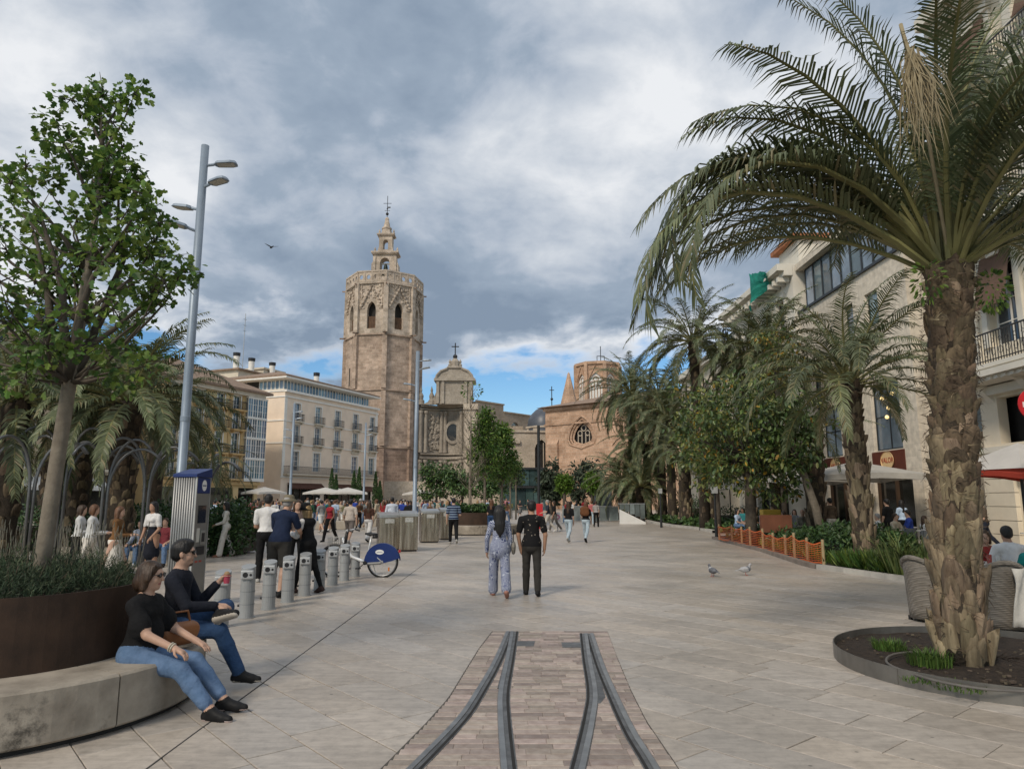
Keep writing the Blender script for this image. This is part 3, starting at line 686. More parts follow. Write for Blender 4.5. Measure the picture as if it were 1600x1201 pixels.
# ---- bicycle
def bicycle(loc, rz):
    t = thing('city_bike', 'silver hire bicycle with blue rear skirt guard locked to the docks', 'bicycle', loc, rz)
    Mf = pm('bike_silver', (.72,.73,.74), rough=.35, var=.06, metal=.35); Mk = M_dark; Mt = pm('tyre', (.016,.016,.016), rough=.8)
    rw = .335; RX, FX = .54, -.54
    def wheel(x):
        m = MB()
        w = MB(); w.tube([(x+rw*math.cos(a), 0, rw+.0+rw*math.sin(a)) for a in [2*math.pi*i/36 for i in range(37)]], .022, 8, cap=False); wo = w.build('wheel', Mt, t, smooth=True)
        m = MB(); m.tube([(x+(rw-.03)*math.cos(a), 0, rw+(rw-.03)*math.sin(a)) for a in [2*math.pi*i/36 for i in range(37)]], .013, 6, cap=False); m.build('rim', pm('rim', (.45,.45,.46), rough=.3, metal=.7), wo, smooth=True)
        m = MB()
        for i in range(28):
            a = 2*math.pi*i/28; m.tube([(x+.03*math.cos(a+.5), .02*(-1)**i, rw+.03*math.sin(a+.5)), (x+(rw-.03)*math.cos(a), 0, rw+(rw-.03)*math.sin(a))], .0018, 3)
        m.tube([(x,-.06,rw),(x,.06,rw)], .028, 10); m.build('spokes', pm('spoke', (.6,.6,.6), rough=.35, metal=.6), wo)
        m = MB(); m.box(x+.13, x+.16, -.012, .012, rw-.2, rw-.12); o = m.build('reflector', pm('amber', (.55,.16,.02), rough=.3), wo)
    wheel(RX); wheel(FX)
    m = MB()
    m.tube([(-.36,0,.82),(-.30,0,.62),(-.16,0,.44),(.05,0,.36),(.16,0,.33)], .034, 10)     # low step-through tube
    m.tube([(.16,0,.31),(.24,0,.70),(.27,0,.86)], .018, 8)                                      # seat tube
    m.tube([(.16,0,.31),(RX,.05,rw)], .013, 8); m.tube([(.16,0,.31),(RX,-.05,rw)], .013, 8)
    m.tube([(.215,0,.60),(RX,.05,rw)], .012, 8); m.tube([(.215,0,.60),(RX,-.06,rw)], .012, 8)
    m.tube([(-.38,0,.86),(-.335,0,.66)], .028, 10)
    m.build('frame', Mf, t, smooth=True)
    m = MB(); m.tube([(-.365,.0,.70),(-.40,.055,.62),(FX,.055,rw)], .014, 8); m.tube([(-.365,0,.70),(-.40,-.055,.62),(FX,-.055,rw)], .014, 8); m.build('fork', Mf, t, smooth=True)
    m = MB(); m.tube([(-.335,0,.66),(-.30,0,.86),(-.285,0,.98)], [.04,.036,.03], 10); m.build('stem_cover', Mk, t, smooth=True)
    m = MB(); m.tube([(-.10,-.27,1.0),(-.2,-.26,1.03),(-.285,-.1,1.0),(-.29,0,.98),(-.285,.1,1.0),(-.2,.26,1.03),(-.10,.27,1.0)], .014, 8); hb = m.build('handlebar', pm('bike_silver', (0,0,0)), t, smooth=True)
    for s in (-1, 1):
        m = MB(); m.tube([(-.19,s*.262,1.028),(-.07,s*.27,.99)], .019, 8); m.build('grip', Mk, hb)
    m = MB(); m.ball((0,0,0),(.14,.085,.03),12,6); m.tube([(-.02,0,0),(-.16,0,.01)], [.05,.02], 8); m.box(.02,.12,-.06,.06,-.09,-.02); m.build('saddle', Mk, t, smooth=True, loc=(.29,0,.93))
    m = MB(); pr = []
    for i in range(13): a = R(12)+R(150)*i/12; pr.append((RX+.40*math.cos(a), rw+.40*math.sin(a)))
    pr += [(RX-.40, rw+.06), (RX-.40, rw-.06), (RX-.05, rw-.05), (RX+.22, rw+.02)]
    for s in (-1, 1):
        g = MB(); n = len(pr); g.add([(p[0], s*.045, p[1]) for p in pr]+[(p[0], s*.05, p[1]) for p in pr], [tuple(range(n)) if s < 0 else tuple(range(n-1,-1,-1)), tuple(range(2*n-1,n-1,-1)) if s < 0 else tuple(range(n,2*n))]+[(i,(i+1)%n,(i+1)%n+n,i+n) for i in range(n)])
        go = g.build('skirt_guard', M_blue, t)
        if s < 0:
            b = MB(); b.lathe([(.001,0),(.095,0)], 24, sy=.55); bo = b.build('badge', M_white, go, loc=(RX-.06, -.0515, rw+.21)); bo.rotation_euler = (R(90), 0, 0)
            text_mesh('lettering', 'valenbisi', .04, M_blue, bo, (0,0,.001), (0,0,0), .0005)
    m = MB(); m.tube([(RX+.395*math.cos(a), 0, rw+.395*math.sin(a)) for a in [R(5)+R(160)*i/14 for i in range(15)]], .045, 8, flat=.25); m.build('mudguard', M_blue, t, smooth=True)
    m = MB(); m.tube([(FX+.37*math.cos(a), 0, rw+.37*math.sin(a)) for a in [R(40)+R(130)*i/14 for i in range(15)]], .04, 8, flat=.25); m.build('mudguard', Mk, t, smooth=True)
    m = MB(); m.box(RX+.36, RX+.40, -.03, .03, rw+.2, rw+.26); m.build('rear_light', pm('red_lens', (.4,.01,.02), rough=.3), t)
    bk = MB(); x0, x1, y0, y1, z0, z1 = -.66, -.38, -.16, .16, .66, .86
    for z in (z0, (z0+z1)/2, z1): bk.tube([(x0,y0,z),(x1,y0,z),(x1,y1,z),(x0,y1,z),(x0,y0,z)], .005, 4)
    for i in range(7):
        x = x0+(x1-x0)*i/6
        for y in (y0, y1): bk.tube([(x,y,z0),(x,y,z1)], .0035, 4)
        bk.tube([(x,y0,z0),(x,y1,z0)], .0035, 4)
    for i in range(7):
        y = y0+(y1-y0)*i/6
        for x in (x0, x1): bk.tube([(x,y,z0),(x,y,z1)], .0035, 4)
    bk.build('basket', pm('wire_grey', (.32,.32,.31), rough=.45, metal=.5), t)
    m = MB(); m.tube([(.16,-.07,.31),(.16,.07,.31)], .045, 12); m.tube([(.16,-.075,.31),(.03,-.08,.20)], .011, 6); m.tube([(.16,.075,.31),(.29,.08,.42)], .011, 6); m.box(-.02,.08,-.18,-.08,.185,.21); m.box(.24,.34,.08,.18,.41,.435); m.build('crank', Mk, t)
    m = MB(); m.tube([(.22,-.055,.29),(.52,-.055,.31)], .03, 8); m.build('chain_case', pm('case_grey', (.2,.2,.2), rough=.5), t)
    m = MB(); m.tube([(.3,.06,.3),(.38,.12,.03)], .01, 6); m.build('kickstand', Mf, t)
    return t
bb = G(597, 901); bicycle((bb.x-.54, bb.y+.05, 0), R(-4))

# ---- polished steel recycling bins
M_streaksteel = pm('steel_painted_reflections', (.17, .135, .10), rough=.2, scale=2.2, metal=.9, stretch=(5, 5, .35), c2=(.55, .49, .41), bump=.5, bscale=3, bdist=.05)  # upright light and dark streaks in the colour stand in for reflections
def bin_unit(label, px0, px1, pytop, Y, rz, depth=.62, label_plate=True):
    c = XP((px0+px1)/2, Y, 850); w = (px1-px0)*Y/1140; h = HZ(pytop, Y)
    t = thing('recycling_bin', label, 'waste bin', (c, Y, 0), rz, 'polished steel bins')
    b = MB(); b.box(-w/2+.03, w/2-.03, -depth/2+.03, depth/2-.03, 0, .06); b.build('plinth', M_dark, t)
    m = MB(); m.box(-w/2, w/2, -depth/2, depth/2, .05, h-.10); m.build('body', M_streaksteel, t, bevel=.015)
    m = MB(); m.prism([(-w/2-.01,-depth/2-.01),(w/2+.01,-depth/2-.01),(w/2+.01,depth/2+.01),(-w/2-.01,depth/2+.01)], h-.098, h); 
    for i in (6, 7): x, y, z = m.v[i]; m.v[i] = (x, y, z+.08)
    m.build('lid', pm('lid_steel', (.42,.42,.42), rough=.3, metal=.7), t, bevel=.008)
    m = MB(); m.box(-w*.33, w*.33, -depth/2-.006, -depth/2-.001, .12, h-.34); d = m.build('door', M_streaksteel, t, bevel=.004)
    m = MB(); m.box(-w*.22, w*.22, -depth/2-.012, -depth/2-.004, h-.28, h-.14); m.build('sign_plate', pm('plate_pale', (.40,.40,.38), rough=.4, var=.4, scale=30), t)
    return t
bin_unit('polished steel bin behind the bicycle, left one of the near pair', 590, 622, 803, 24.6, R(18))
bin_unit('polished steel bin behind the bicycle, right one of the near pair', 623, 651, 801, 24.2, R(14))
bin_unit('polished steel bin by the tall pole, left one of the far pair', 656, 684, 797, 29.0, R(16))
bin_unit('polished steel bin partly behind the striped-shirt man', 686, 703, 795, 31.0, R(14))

# ================================================================== palms
M_rach = pm('frond_rib', (.18, .17, .065), rough=.6, var=.25, scale=3)
M_fr = [pm('frond_a', (.088, .11, .05), rough=.5, var=.3, scale=1.5, orand=.25, trans=.15), pm('frond_b', (.13, .15, .075), rough=.5, var=.3, scale=1.5, orand=.25, trans=.15), pm('frond_tip', (.19, .17, .09), rough=.6, var=.3, scale=2, orand=.2, trans=.1)]
M_dry = pm('dry_frond', (.24, .19, .11), rough=.8, var=.3, scale=4, c2=(.36, .30, .19))
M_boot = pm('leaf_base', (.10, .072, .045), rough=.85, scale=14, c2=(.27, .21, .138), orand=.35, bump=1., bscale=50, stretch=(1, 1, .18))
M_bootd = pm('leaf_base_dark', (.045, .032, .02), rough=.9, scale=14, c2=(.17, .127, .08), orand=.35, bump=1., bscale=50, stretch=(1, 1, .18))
M_core = pm('palm_core', (.045, .034, .024), rough=.95, var=.4, scale=8, bump=.8, bscale=30, bdist=.02)
FR = {}
def frond_mesh(e0, droop, seed, n=56, dry=False, lw=.033, ll=.6, tat=0.):
    """one feather leaf, length 1 stands for 4 m; rib in the x-z plane, leaves the crown along +x at elevation e0"""
    key = (e0, droop, seed, n, dry, lw, ll, tat)
    if key in FR: return FR[key]
    r = random.Random(seed); Lr = 4.0; N = 22; P = [Vector((0,0,0))]; T = []; side = r.uniform(-.25, .25)
    for i in range(N):
        s = i/(N-1); a = R(e0)-R(droop)*s**1.45; yaw = side*s*s
        t = Vector((math.cos(a)*math.cos(yaw), math.sin(yaw)*math.cos(a), math.sin(a))); T.append(t); P.append(P[-1]+t*(Lr/N))
    T.append(T[-1]); m = MB()
    m.tube(P[::3]+[P[-1]], [.05*(1-.93*i/len(P[::3])) for i in range(len(P[::3])+1)], 5, 0, flat=.6)
    for i in range(n):
        s = .17+.83*(i+.5)/n; f = s*N; k = int(min(f, N-1)); p = P[k].lerp(P[k+1], f-k); t = T[k]
        sd_ = Vector((-t.y, t.x, 0)); sd_ = sd_.normalized() if sd_.length > 1e-4 else Vector((0,1,0)); up = sd_.cross(t)*-1 if sd_.cross(t).z < 0 else sd_.cross(t)
        prof = min(1, (s-.08)*4)*(1-.62*max(0, (s-.55)/.45))
        for q in (-1, 1):
            if tat and r.random() < tat: continue
            ln = ll*prof*r.uniform(.82, 1.12); fw = .62+.45*s+r.uniform(-.12, .12); hg = max(0, s-.3)*(1.3 if droop > 90 else .7)
            d = (sd_*q*1.0+t*fw+up*r.uniform(.12, .42)-Vector((0,0,hg*r.uniform(.6,1.4)))).normalized(); w = lw*r.uniform(.8, 1.2)*(1-.3*s)
            e1 = p+d*ln*.5; d2 = (d+Vector((0,0,-r.uniform(.35, 1.15)))).normalized(); e2 = e1+d2*ln*.5
            ww = t.cross(d).cross(d); ww = ww.normalized() if ww.length > 1e-4 else t; ww = (ww+rv(r)*.4).normalized()
            mi = 2 if r.random() < .10+.15*s else (1 if r.random() < .5 else 2-1)
            if not dry: mi = r.choice((1, 1, 2)) if r.random() > .1 else 3
            m.add([p-ww*w*.45, p+ww*w*.45, e1+ww*w*.5, e1-ww*w*.5, e2], [(0,1,2,3),(3,2,4)], 1 if dry else mi)
    FR[key] = m.mesh('frond', [M_dry, M_dry] if dry else [M_rach]+M_fr); return FR[key]
BT = {}
def boot_mesh(v, mat):
    key = (v, mat.name)
    if key in BT: return BT[key]
    r = random.Random(v); m = MB(); H = .42; rows = [(0,.088,.0),(.2,.1,.018),(.45,.102,.04),(.7,.09,.058),(.9,.07,.07),(1.0,.055,.062)]; cols = (-1,-.66,-.33,0,.33,.66,1); sk = r.uniform(-.25,.25)
    vs = [(o*(1-.85*abs(u)**2.2)+.012*math.sin(7*u+v)*f+r.uniform(-.003,.003), u*w+sk*.06*f, f*H+(.03*math.sin(4*u+v)-.02*u*u if f == 1 else 0)) for f, w, o in rows for u in cols]
    nf = len(vs); vs += [(-.06, u*.04, f*H*.94) for f in (0, 1.0) for u in (-1, 1)]
    fs = [(i*7+k, i*7+k+1, (i+1)*7+k+1, (i+1)*7+k) for i in range(5) for k in range(6)]
    fs += [tuple(range(35,42))+(nf+3,nf+2), (nf,0,7,14,21,28,35,nf+2), (nf+1,nf+3,41,34,27,20,13,6)]
    m.add(vs, fs); me = m.mesh('leaf_base', mat); me.polygons.foreach_set('use_smooth', [True]*30+[False]*3); BT[key] = me; return me
def palm(label, loc, H, r0, r1, lean=(0, 0), nfr=34, scale=.8, seed=1, boots=90, bscale=1., fronds=None, spread=(20, 85), dryf=3, light_to=.45, n=44, trunk_bulge=1.15, name='palm_tree', group='palms around the square', lw=.062):
    r = random.Random(seed); t = thing(name, label, 'palm tree', loc, 0, group)
    path = [Vector((lean[0]*f**1.3, lean[1]*f**1.3, H*f)) for f in [i/10 for i in range(11)]]
    rad = [r0*1.25 if i == 0 else (r0*1.08 if i == 1 else r0+(r1-r0)*i/10) for i in range(11)]; rad[9] *= trunk_bulge; rad[10] *= trunk_bulge*.95
    m = MB(); m.tube(path, rad, 16); m.build('trunk', M_core, t, smooth=True)
    if boots:
        for i in range(boots):
            f = (i+.5)/boots; a = i*2.39996+r.uniform(-.25,.25); k = f*10; j = int(min(k, 9)); c = path[j].lerp(path[j+1], k-j); rr = rad[j]+(rad[j+1]-rad[j])*(k-j)
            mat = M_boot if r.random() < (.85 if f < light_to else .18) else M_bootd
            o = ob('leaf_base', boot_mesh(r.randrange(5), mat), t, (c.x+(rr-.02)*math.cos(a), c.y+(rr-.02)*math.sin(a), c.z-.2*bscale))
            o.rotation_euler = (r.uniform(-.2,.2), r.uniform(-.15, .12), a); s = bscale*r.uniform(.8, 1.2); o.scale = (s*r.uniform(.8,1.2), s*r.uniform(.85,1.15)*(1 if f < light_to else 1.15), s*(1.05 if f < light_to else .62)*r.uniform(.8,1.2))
    top = path[-1]
    if fronds is None:
        fronds = []
        for i in range(nfr):
            f = (i+.5)/nfr; e0 = spread[1]-(spread[1]-spread[0])*f**.8+r.uniform(-6, 6); dr = 55+70*f**.7*(1 if e0 > 30 else .6)+r.uniform(-10, 15)
            fronds.append((math.degrees(i*2.39996)+r.uniform(-12, 12), e0, dr, 1.0*r.uniform(.85, 1.08)))
    for az, e0, dr, L in fronds:
        q = round(e0/8)*8; d = round(dr/15)*15; me = frond_mesh(q, d, r.randrange(3), n, lw=lw)
        o = ob('frond', me, t, (top.x+.10*math.cos(R(az)), top.y+.10*math.sin(R(az)), top.z-.05+r.uniform(-.1,.12)), R(az)); o.rotation_euler = (r.uniform(-.25,.25), 0, R(az)); s = scale*L; o.scale = (s, s, s)
    for i in range(dryf):
        o = ob('dead_frond', frond_mesh(-8, 75, i, 30, True), t, (top.x, top.y, top.z-.25), r.uniform(0, 6.28)); s = scale*.62; o.scale = (s,)*3
    return t, top
# the large palm in the steel ring
rr = random.Random(77); FB = []
# (azimuth, start elevation, total bend, length)   180 = left, 270 = towards the viewer
for az, e0, dr, L in ((176,62,165,1.16),(188,56,165,1.18),(168,68,160,1.14),(196,48,150,1.12),(160,54,150,1.1),(183,44,112,1.0),(150,48,120,1.0),(172,34,84,.86),(190,40,125,1.12),(166,38,118,1.05),(179,50,155,1.16),
                      (180,78,120,1.0),(165,84,105,.95),(200,80,110,1.0)): FB.append((az, e0, dr, L))
for i in range(10): FB.append((rr.uniform(0, 360), rr.uniform(74, 89), rr.uniform(35, 75), rr.uniform(.85, 1.05)))
for i in range(13): FB.append((rr.uniform(-95, 105), rr.uniform(46, 72), rr.uniform(80, 125), rr.uniform(.85, 1.05)))
for i in range(8): FB.append((rr.uniform(-85, 110), rr.uniform(22, 46), rr.uniform(60, 100), rr.uniform(.7, .95)))
for i in range(3): FB.append((rr.uniform(235, 290), rr.uniform(62, 80), rr.uniform(60, 100), rr.uniform(.7, .9)))
for i in range(4): FB.append((rr.uniform(100, 150), rr.uniform(40, 70), rr.uniform(80, 110), rr.uniform(.85, 1.0)))
big, btop = palm('large foreground palm with shaggy trunk standing in the low steel ring', (4.5, 7.42, .08), 4.12, .185, .19, (.24, 0), scale=1.0, seed=12, boots=270, bscale=.92, fronds=FB, dryf=0, light_to=.42, n=72, trunk_bulge=1.05, lw=.031)
# dried seed bunch hanging in the crown
dm = MB(); r = random.Random(3); q0 = A(1408, 45, 6.3)-Vector((4.5, 7.42, .08)); q1 = A(1425, 95, 6.2)-Vector((4.5, 7.42, .08))
dm.tube([btop+Vector((-.05,-.1,.1)), btop.lerp(q0, .5)+Vector((0,-.05,.3)), q0+Vector((0,0,.05)), q1], .018, 6)
for i in range(150):
    s = q1+rv(r)*.06+Vector((0,0,r.uniform(-.15,.12))); e = s+Vector((r.uniform(-.16,.34), r.uniform(-.15,.15), -r.uniform(.35,.95))); w = Vector((.007,0,0)); mid = s.lerp(e,.45)+Vector((r.uniform(-.08,.08), r.uniform(-.05,.05), .05))
    dm.add([s-w, s+w, mid+w, mid-w, e], [(0,1,2,3),(3,2,4)])
stuff(dm.build('dry_seed_bunch', M_dry, big))
# loose fibres on the trunk
fm = MB(); r = random.Random(8)
for i in range(1500):
    f = r.random()**.6; a = r.uniform(0, 6.283); c = Vector((.24*f**1.3, 0, 4.12*f)); d = Vector((math.cos(a), math.sin(a), 0)); p = c+d*.26; e = p+d*r.uniform(-.02,.045)+Vector((-d.y,d.x,0))*r.uniform(-.16,.16)+Vector((0,0,r.uniform(-.12,.06))); w = Vector((0,0,r.uniform(.003,.009)))
    fm.add([p-w, p+w, e], [(0,1,2)])
stuff(fm.build('trunk_fibres', [M_bootd, M_dry], big)) if not [fm.m.__setitem__(i, 1) for i in range(0, len(fm.m), 14)] == 0 else 0
ivy = MB(); r = random.Random(2)
for cc, n_ in ((A(1552, 455, 7.35), 160), (A(1450, 440, 7.1), 70)):
    cc = cc-Vector((4.5, 7.42, .08))
    for i in range(n_): d = rv(r); add_leaf(ivy, cc+Vector((d.x*.13, d.y*.13, d.z*.2)), d+Vector((0,0,-.6)), rv(r), .07, leaf_poly('oval'), mi=r.randrange(3))
stuff(ivy.build('climbing_fig', LG, big))
# steel ring, soil and hose
ring = thing('tree_ring', 'low curved steel edging ring with dark soil round the large palm', 'planter', (RING[0], RING[1], 0))
m = MB(); m.lathe([(RING[2], -.01), (RING[2], .15), (RING[2]-.012, .15), (RING[2]-.012, -.01)], 64); m.build('steel_edge', pm('edge_steel', (.19,.18,.165), rough=.42, var=.25, scale=2.5, metal=.65), ring, smooth=False)
m = MB(); m.lathe([(.001,.10), (.5,.10), (1.1,.085), (RING[2]-.012,.07)], 48)
r = random.Random(4); m.v = [(x, y, z+r.uniform(-.012,.014)) for x, y, z in m.v]; m.build('soil', M_soil, ring, smooth=True)
for a in (R(205), R(255)):
    m = MB(); m.box(RING[2]-.002, RING[2]+.004, -.02, .02, 0, .149); m.build('joint_plate', MATS['edge_steel'], ring, rz=a)
hose = MB(); hp = [G(x, y, .11) for x, y in ((1600,1082),(1535,1078),(1470,1067),(1420,1052),(1390,1040),(1386,1030),(1400,1023),(1430,1020),(1470,1022))]
hose.tube([(p.x-RING[0], p.y-RING[1], .125) for p in [Vector((a[0],a[1],0)) for a in smooth_path([(q.x,q.y) for q in hp], 5)]], .012, 8)
tag(hose.build('irrigation_hose', pm('hose', (.13,.12,.11), rough=.7), loc=(RING[0], RING[1], 0)), 'thin irrigation hose curling over the soil round the large palm', 'hose')
st = MB(); r = random.Random(6)
for i in range(260):
    a = r.uniform(0, 6.283); d = r.uniform(.35, 1.5); s = r.uniform(.008, .03); st.cbox((d*math.cos(a), d*math.sin(a), .098), (s*r.uniform(.6,2), s, s*.7), M=Matrix.Rotation(r.uniform(0,3),3,'Z'))
stuff(st.build('pebbles', pm('clod', (.09,.07,.05), rough=.95, var=.5, scale=20, island=.4), ring))
M_grass = [pm('grass_a', (.05,.10,.018), rough=.6, var=.3, island=.35, trans=.2), pm('grass_b', (.085,.15,.03), rough=.6, var=.3, island=.35, trans=.2)]
def tuft(name, label, loc, Rr, H, n, seed, w=.012, mats=M_grass, group=None, cat='grass', lean=.5):
    r = random.Random(seed); m = MB()
    for i in range(n):
        a = r.uniform(0, 6.283); d = Rr*math.sqrt(r.random()); b = Vector((d*math.cos(a), d*math.sin(a), 0)); h = H*r.uniform(.5, 1.1)
        o = Vector((math.cos(a+r.uniform(-1,1)), math.sin(a+r.uniform(-1,1)), 0))*h*lean*r.uniform(.2, 1.3); sd_ = Vector((-o.y, o.x, 0)).normalized()*w*r.uniform(.6,1.2)
        e1 = b+o*.4+Vector((0,0,h*.65)); e2 = b+o*1.15+Vector((0,0,h*r.uniform(.7,1.0)))
        m.add([b-sd_, b+sd_, e1+sd_*.8, e1-sd_*.8, e2], [(0,1,2,3),(3,2,4)], r.randrange(len(mats)))
    o = m.build(name, mats, loc=loc); return tag(o, label, cat, group)
for i, (px, py, rr_, h, n_, lb) in enumerate(((1391,1013,.16,.13,260,'small bright grass tuft at the back left of the palm ring'),(1453,1036,.2,.18,320,'small leafy weed tuft beside the palm trunk base'),(1498,1072,.22,.05,160,'low patch of grass at the front edge of the palm ring'),(1430,1062,.12,.04,80,'tiny grass patch inside the ring below the hose'))):
    q = G(px, py, .1); tuft('grass_tuft', lb, (q.x, q.y, .09), rr_, h, n_, 60+i, .006)

# the other palms
palm('bushy mid-ground palm in the right bed, in front of the café awnings', (XP(1352, 18.6, 860), 18.6, 0), 4.75, .25, .24, (-.1, 0), 42, .9, 31, 170, .95, spread=(4, 86), dryf=2, light_to=.5, n=50, lw=.045)
palm('tall palm with drooping grey crown rising behind the broadleaf tree', (10.7, 40, 0), 10.7, .28, .24, (-.3, 0), 44, 1.12, 32, 70, 1.1, spread=(-20, 80), dryf=5, n=36)
palm('tall slim palm hidden to its waist behind the broadleaf tree', (12.6, 38, 0), 9.3, .26, .24, (.2, 0), 38, 1.05, 37, 50, 1.1, spread=(-20, 80), dryf=5, n=36)
palm('tall palm crown left of the netted ornate house', (13.4, 36.5, 0), 9.4, .28, .25, (0, 0), 44, 1.1, 47, 40, 1.1, spread=(-25, 82), dryf=4, n=36)
palm('short palm with thick patterned trunk in the far bed', (11.2, 46.5, 0), 4.7, .42, .36, (0, 0), 32, .85, 33, 90, 1.1, spread=(-10, 80), dryf=3, n=36)
palm('palm with pale slim trunk just right of the short far-bed palm', (12.1, 43.5, 0), 6.4, .3, .26, (.1, 0), 30, .85, 38, 50, 1.0, spread=(-20, 75), dryf=3, n=34)
palm('full-crowned palm in front of the right end of the cathedral', (XP(990, 62), 62, 0), 11.0, .36, .32, (0, 0), 66, 1.3, 34, 60, 1.2, spread=(-35, 86), dryf=4, n=36)
palm('second tall palm just right of the full-crowned cathedral palm', (XP(1035, 56), 56, 0), 10.0, .33, .3, (0, 0), 46, 1.15, 39, 40, 1.2, spread=(-35, 80), dryf=4, n=34)
palm('palm of middle height between the full-crowned palm and the short thick one', (XP(1012, 60), 60, 0), 6.2, .32, .3, (0, 0), 50, 1.1, 48, 30, 1.2, spread=(-30, 84), dryf=3, n=34, lw=.075)
palm('leafy palm in front of the chapel right end', (XP(1050, 53), 53, 0), 7.6, .32, .3, (0, 0), 50, 1.1, 49, 30, 1.2, spread=(-30, 84), dryf=3, n=34, lw=.075)
palm('second low palm spreading over the far bed corner', (XP(1000, 56), 56, 0), 2.6, .3, .3, (0, 0), 44, 1.0, 50, 20, 1.2, spread=(-10, 86), dryf=3, n=34, lw=.075)
palm('low palm with fronds hanging beside the ramp wall', (XP(972, 60), 60, 0), 3.4, .3, .3, (0, 0), 46, 1.05, 35, 20, 1.2, spread=(-20, 86), dryf=4, n=34)
palm('palm trunk in shade under the broadleaf tree', (XP(1273, 27), 27, 0), 4.4, .34, .32, (.1, 0), 18, .6, 36, 80, 1.1, spread=(-20, 60), dryf=0, n=30)
palm('left palm with shaggy trunk just left of the tall pole', (XP(188, 19.5), 19.5, 0), 4.35, .34, .34, (0, 0), 52, .86, 41, 90, 1.1, spread=(-15, 86), dryf=3, light_to=.1, n=44)
palm('left palm with orange seed stalks behind the planter tree', (XP(122, 22), 22, 0), 4.9, .34, .34, (0, 0), 50, .9, 42, 70, 1.1, spread=(-12, 86), dryf=5, light_to=.1, n=40)
palm('small far palm at the left edge of the frame', (XP(72, 34), 34, 0), 3.6, .34, .3, (0, 0), 30, .8, 43, 40, 1.1, spread=(-20, 80), dryf=2, light_to=.1, n=30)
palm('leftmost palm with fronds crossing behind the planter tree trunk', (XP(10, 19), 19, 0), 4.3, .3, .3, (0, 0), 36, .86, 45, 40, 1.1, spread=(-25, 80), dryf=3, light_to=.1, n=40)
palm('palm low behind the tall pole, in front of the yellow building', (XP(306, 30), 30, 0), 3.2, .32, .3, (0, 0), 34, .62, 44, 30, 1.1, spread=(-25, 80), dryf=2, light_to=.1, n=34)
palm('palm whose crown shows between the tall pole and the left palm', (XP(238, 27), 27, 0), 4.9, .32, .3, (0, 0), 40, .82, 46, 30, 1.1, spread=(-25, 80), dryf=2, light_to=.1, n=34)

# ================================================================== broadleaf trees
M_lf = [pm('fig_a', (.045,.08,.024), rough=.4, var=.3, scale=2, island=.35, spec=.5), pm('fig_b', (.08,.125,.034), rough=.4, var=.3, scale=2, island=.35, trans=.15), pm('fig_c', (.17,.19,.055), rough=.45, var=.3, scale=2, island=.3, trans=.2), pm('fig_yellow', (.30,.19,.025), rough=.5, var=.3, scale=2, island=.3, trans=.2)]
def blob_tree(name, label, x, y, zc, rx, ry, rz, n, leaf, lsize, per, mats, seed, trunk_r=.12, weights=None, group=None, cl=.45, bark=None, base=0., lean=(0,0)):
    r = random.Random(seed); t = thing(name, label, 'tree', (x, y, 0), 0, group); bark = bark or M_barkd
    hub = Vector((lean[0]*.6, lean[1]*.6, max(.6, zc-rz*.75))); m = MB(); m.tube([(0,0,base),(lean[0]*.2,lean[1]*.2,hub.z*.5),hub,(lean[0],lean[1],zc)], [trunk_r*1.2,trunk_r,trunk_r*.8,trunk_r*.3], 8); m.build('trunk', bark, t, smooth=True)
    bm_ = MB(); lm = MB(); poly = leaf_poly(leaf)
    for i in range(n):
        d = rv(r); f = r.random()**.33; k = 1+.22*math.sin(5*d.x+seed)*math.cos(4*d.z+3*d.y)
        c = Vector((lean[0]+d.x*rx*f*k, lean[1]+d.y*ry*f*k, zc+d.z*rz*f*k))
        if i % 3 == 0: bm_.tube(limb(hub.lerp(Vector((lean[0],lean[1],zc)), r.random()*.6), c, r, .12, 5), [trunk_r*.3, trunk_r*.22, trunk_r*.15, trunk_r*.1, .004], 4)
        cr = cl*r.uniform(.6, 1.3)
        for q in range(per):
            e = rv(r); p = c+Vector((e.x, e.y, e.z*.7))*cr*r.random()**.5; mi = r.choices(range(len(mats)), weights)[0]
            add_leaf(lm, p, e*.5+rv(r)*.7+Vector((0,0,-.5)), Vector((0,0,1))+rv(r)*.8, lsize*r.uniform(.6,1.25), poly, mi=mi)
    bm_.build('limbs', bark, t, smooth=True); stuff(lm.build('crown', mats, t)); return t
blob_tree('broadleaf_tree', 'dense dark broadleaf tree flecked with yellow leaves behind the orange fence', 8.6, 26, 4.1, 2.8, 2.3, 2.3, 190, 'oval', .2, 40, M_lf, 3, .2, (3.5,5,4,.6), cl=.5)
blob_tree('broadleaf_tree', 'smaller broadleaf tree with slanting bare trunk beside the terrace', XP(1283, 24.5), 24.5, 3.9, 1.25, 1.2, 1.5, 60, 'oval', .2, 40, M_lf, 4, .14, (6,5,1,.1), cl=.45, bark=M_bark, lean=(-1.0, 0))
blob_tree('broadleaf_tree', 'yellowing broadleaf tree behind the far palms', XP(1120, 37), 37, 4.6, 2.0, 2, 2.4, 90, 'oval', .26, 34, M_lf, 5, .16, (2,4,4,1.0), cl=.6)
blob_tree('broadleaf_tree', 'yellow-green treetop high between the palms and the netted building', XP(1225, 33), 33, 8.4, 1.0, 1.0, 1.6, 36, 'oval', .24, 26, M_lf, 6, .12, (1,3,4,2.2), cl=.5)
M_or = [pm('orange_a', (.032,.066,.022), rough=.5, var=.3, island=.35), pm('orange_b', (.055,.105,.03), rough=.5, var=.3, island=.35), pm('orange_c', (.07,.12,.03), rough=.5, var=.3, island=.3)]
M_ol = [pm('olive_a', (.034,.05,.028), rough=.6, var=.3, island=.35), pm('olive_b', (.045,.062,.036), rough=.6, var=.3, island=.35)]
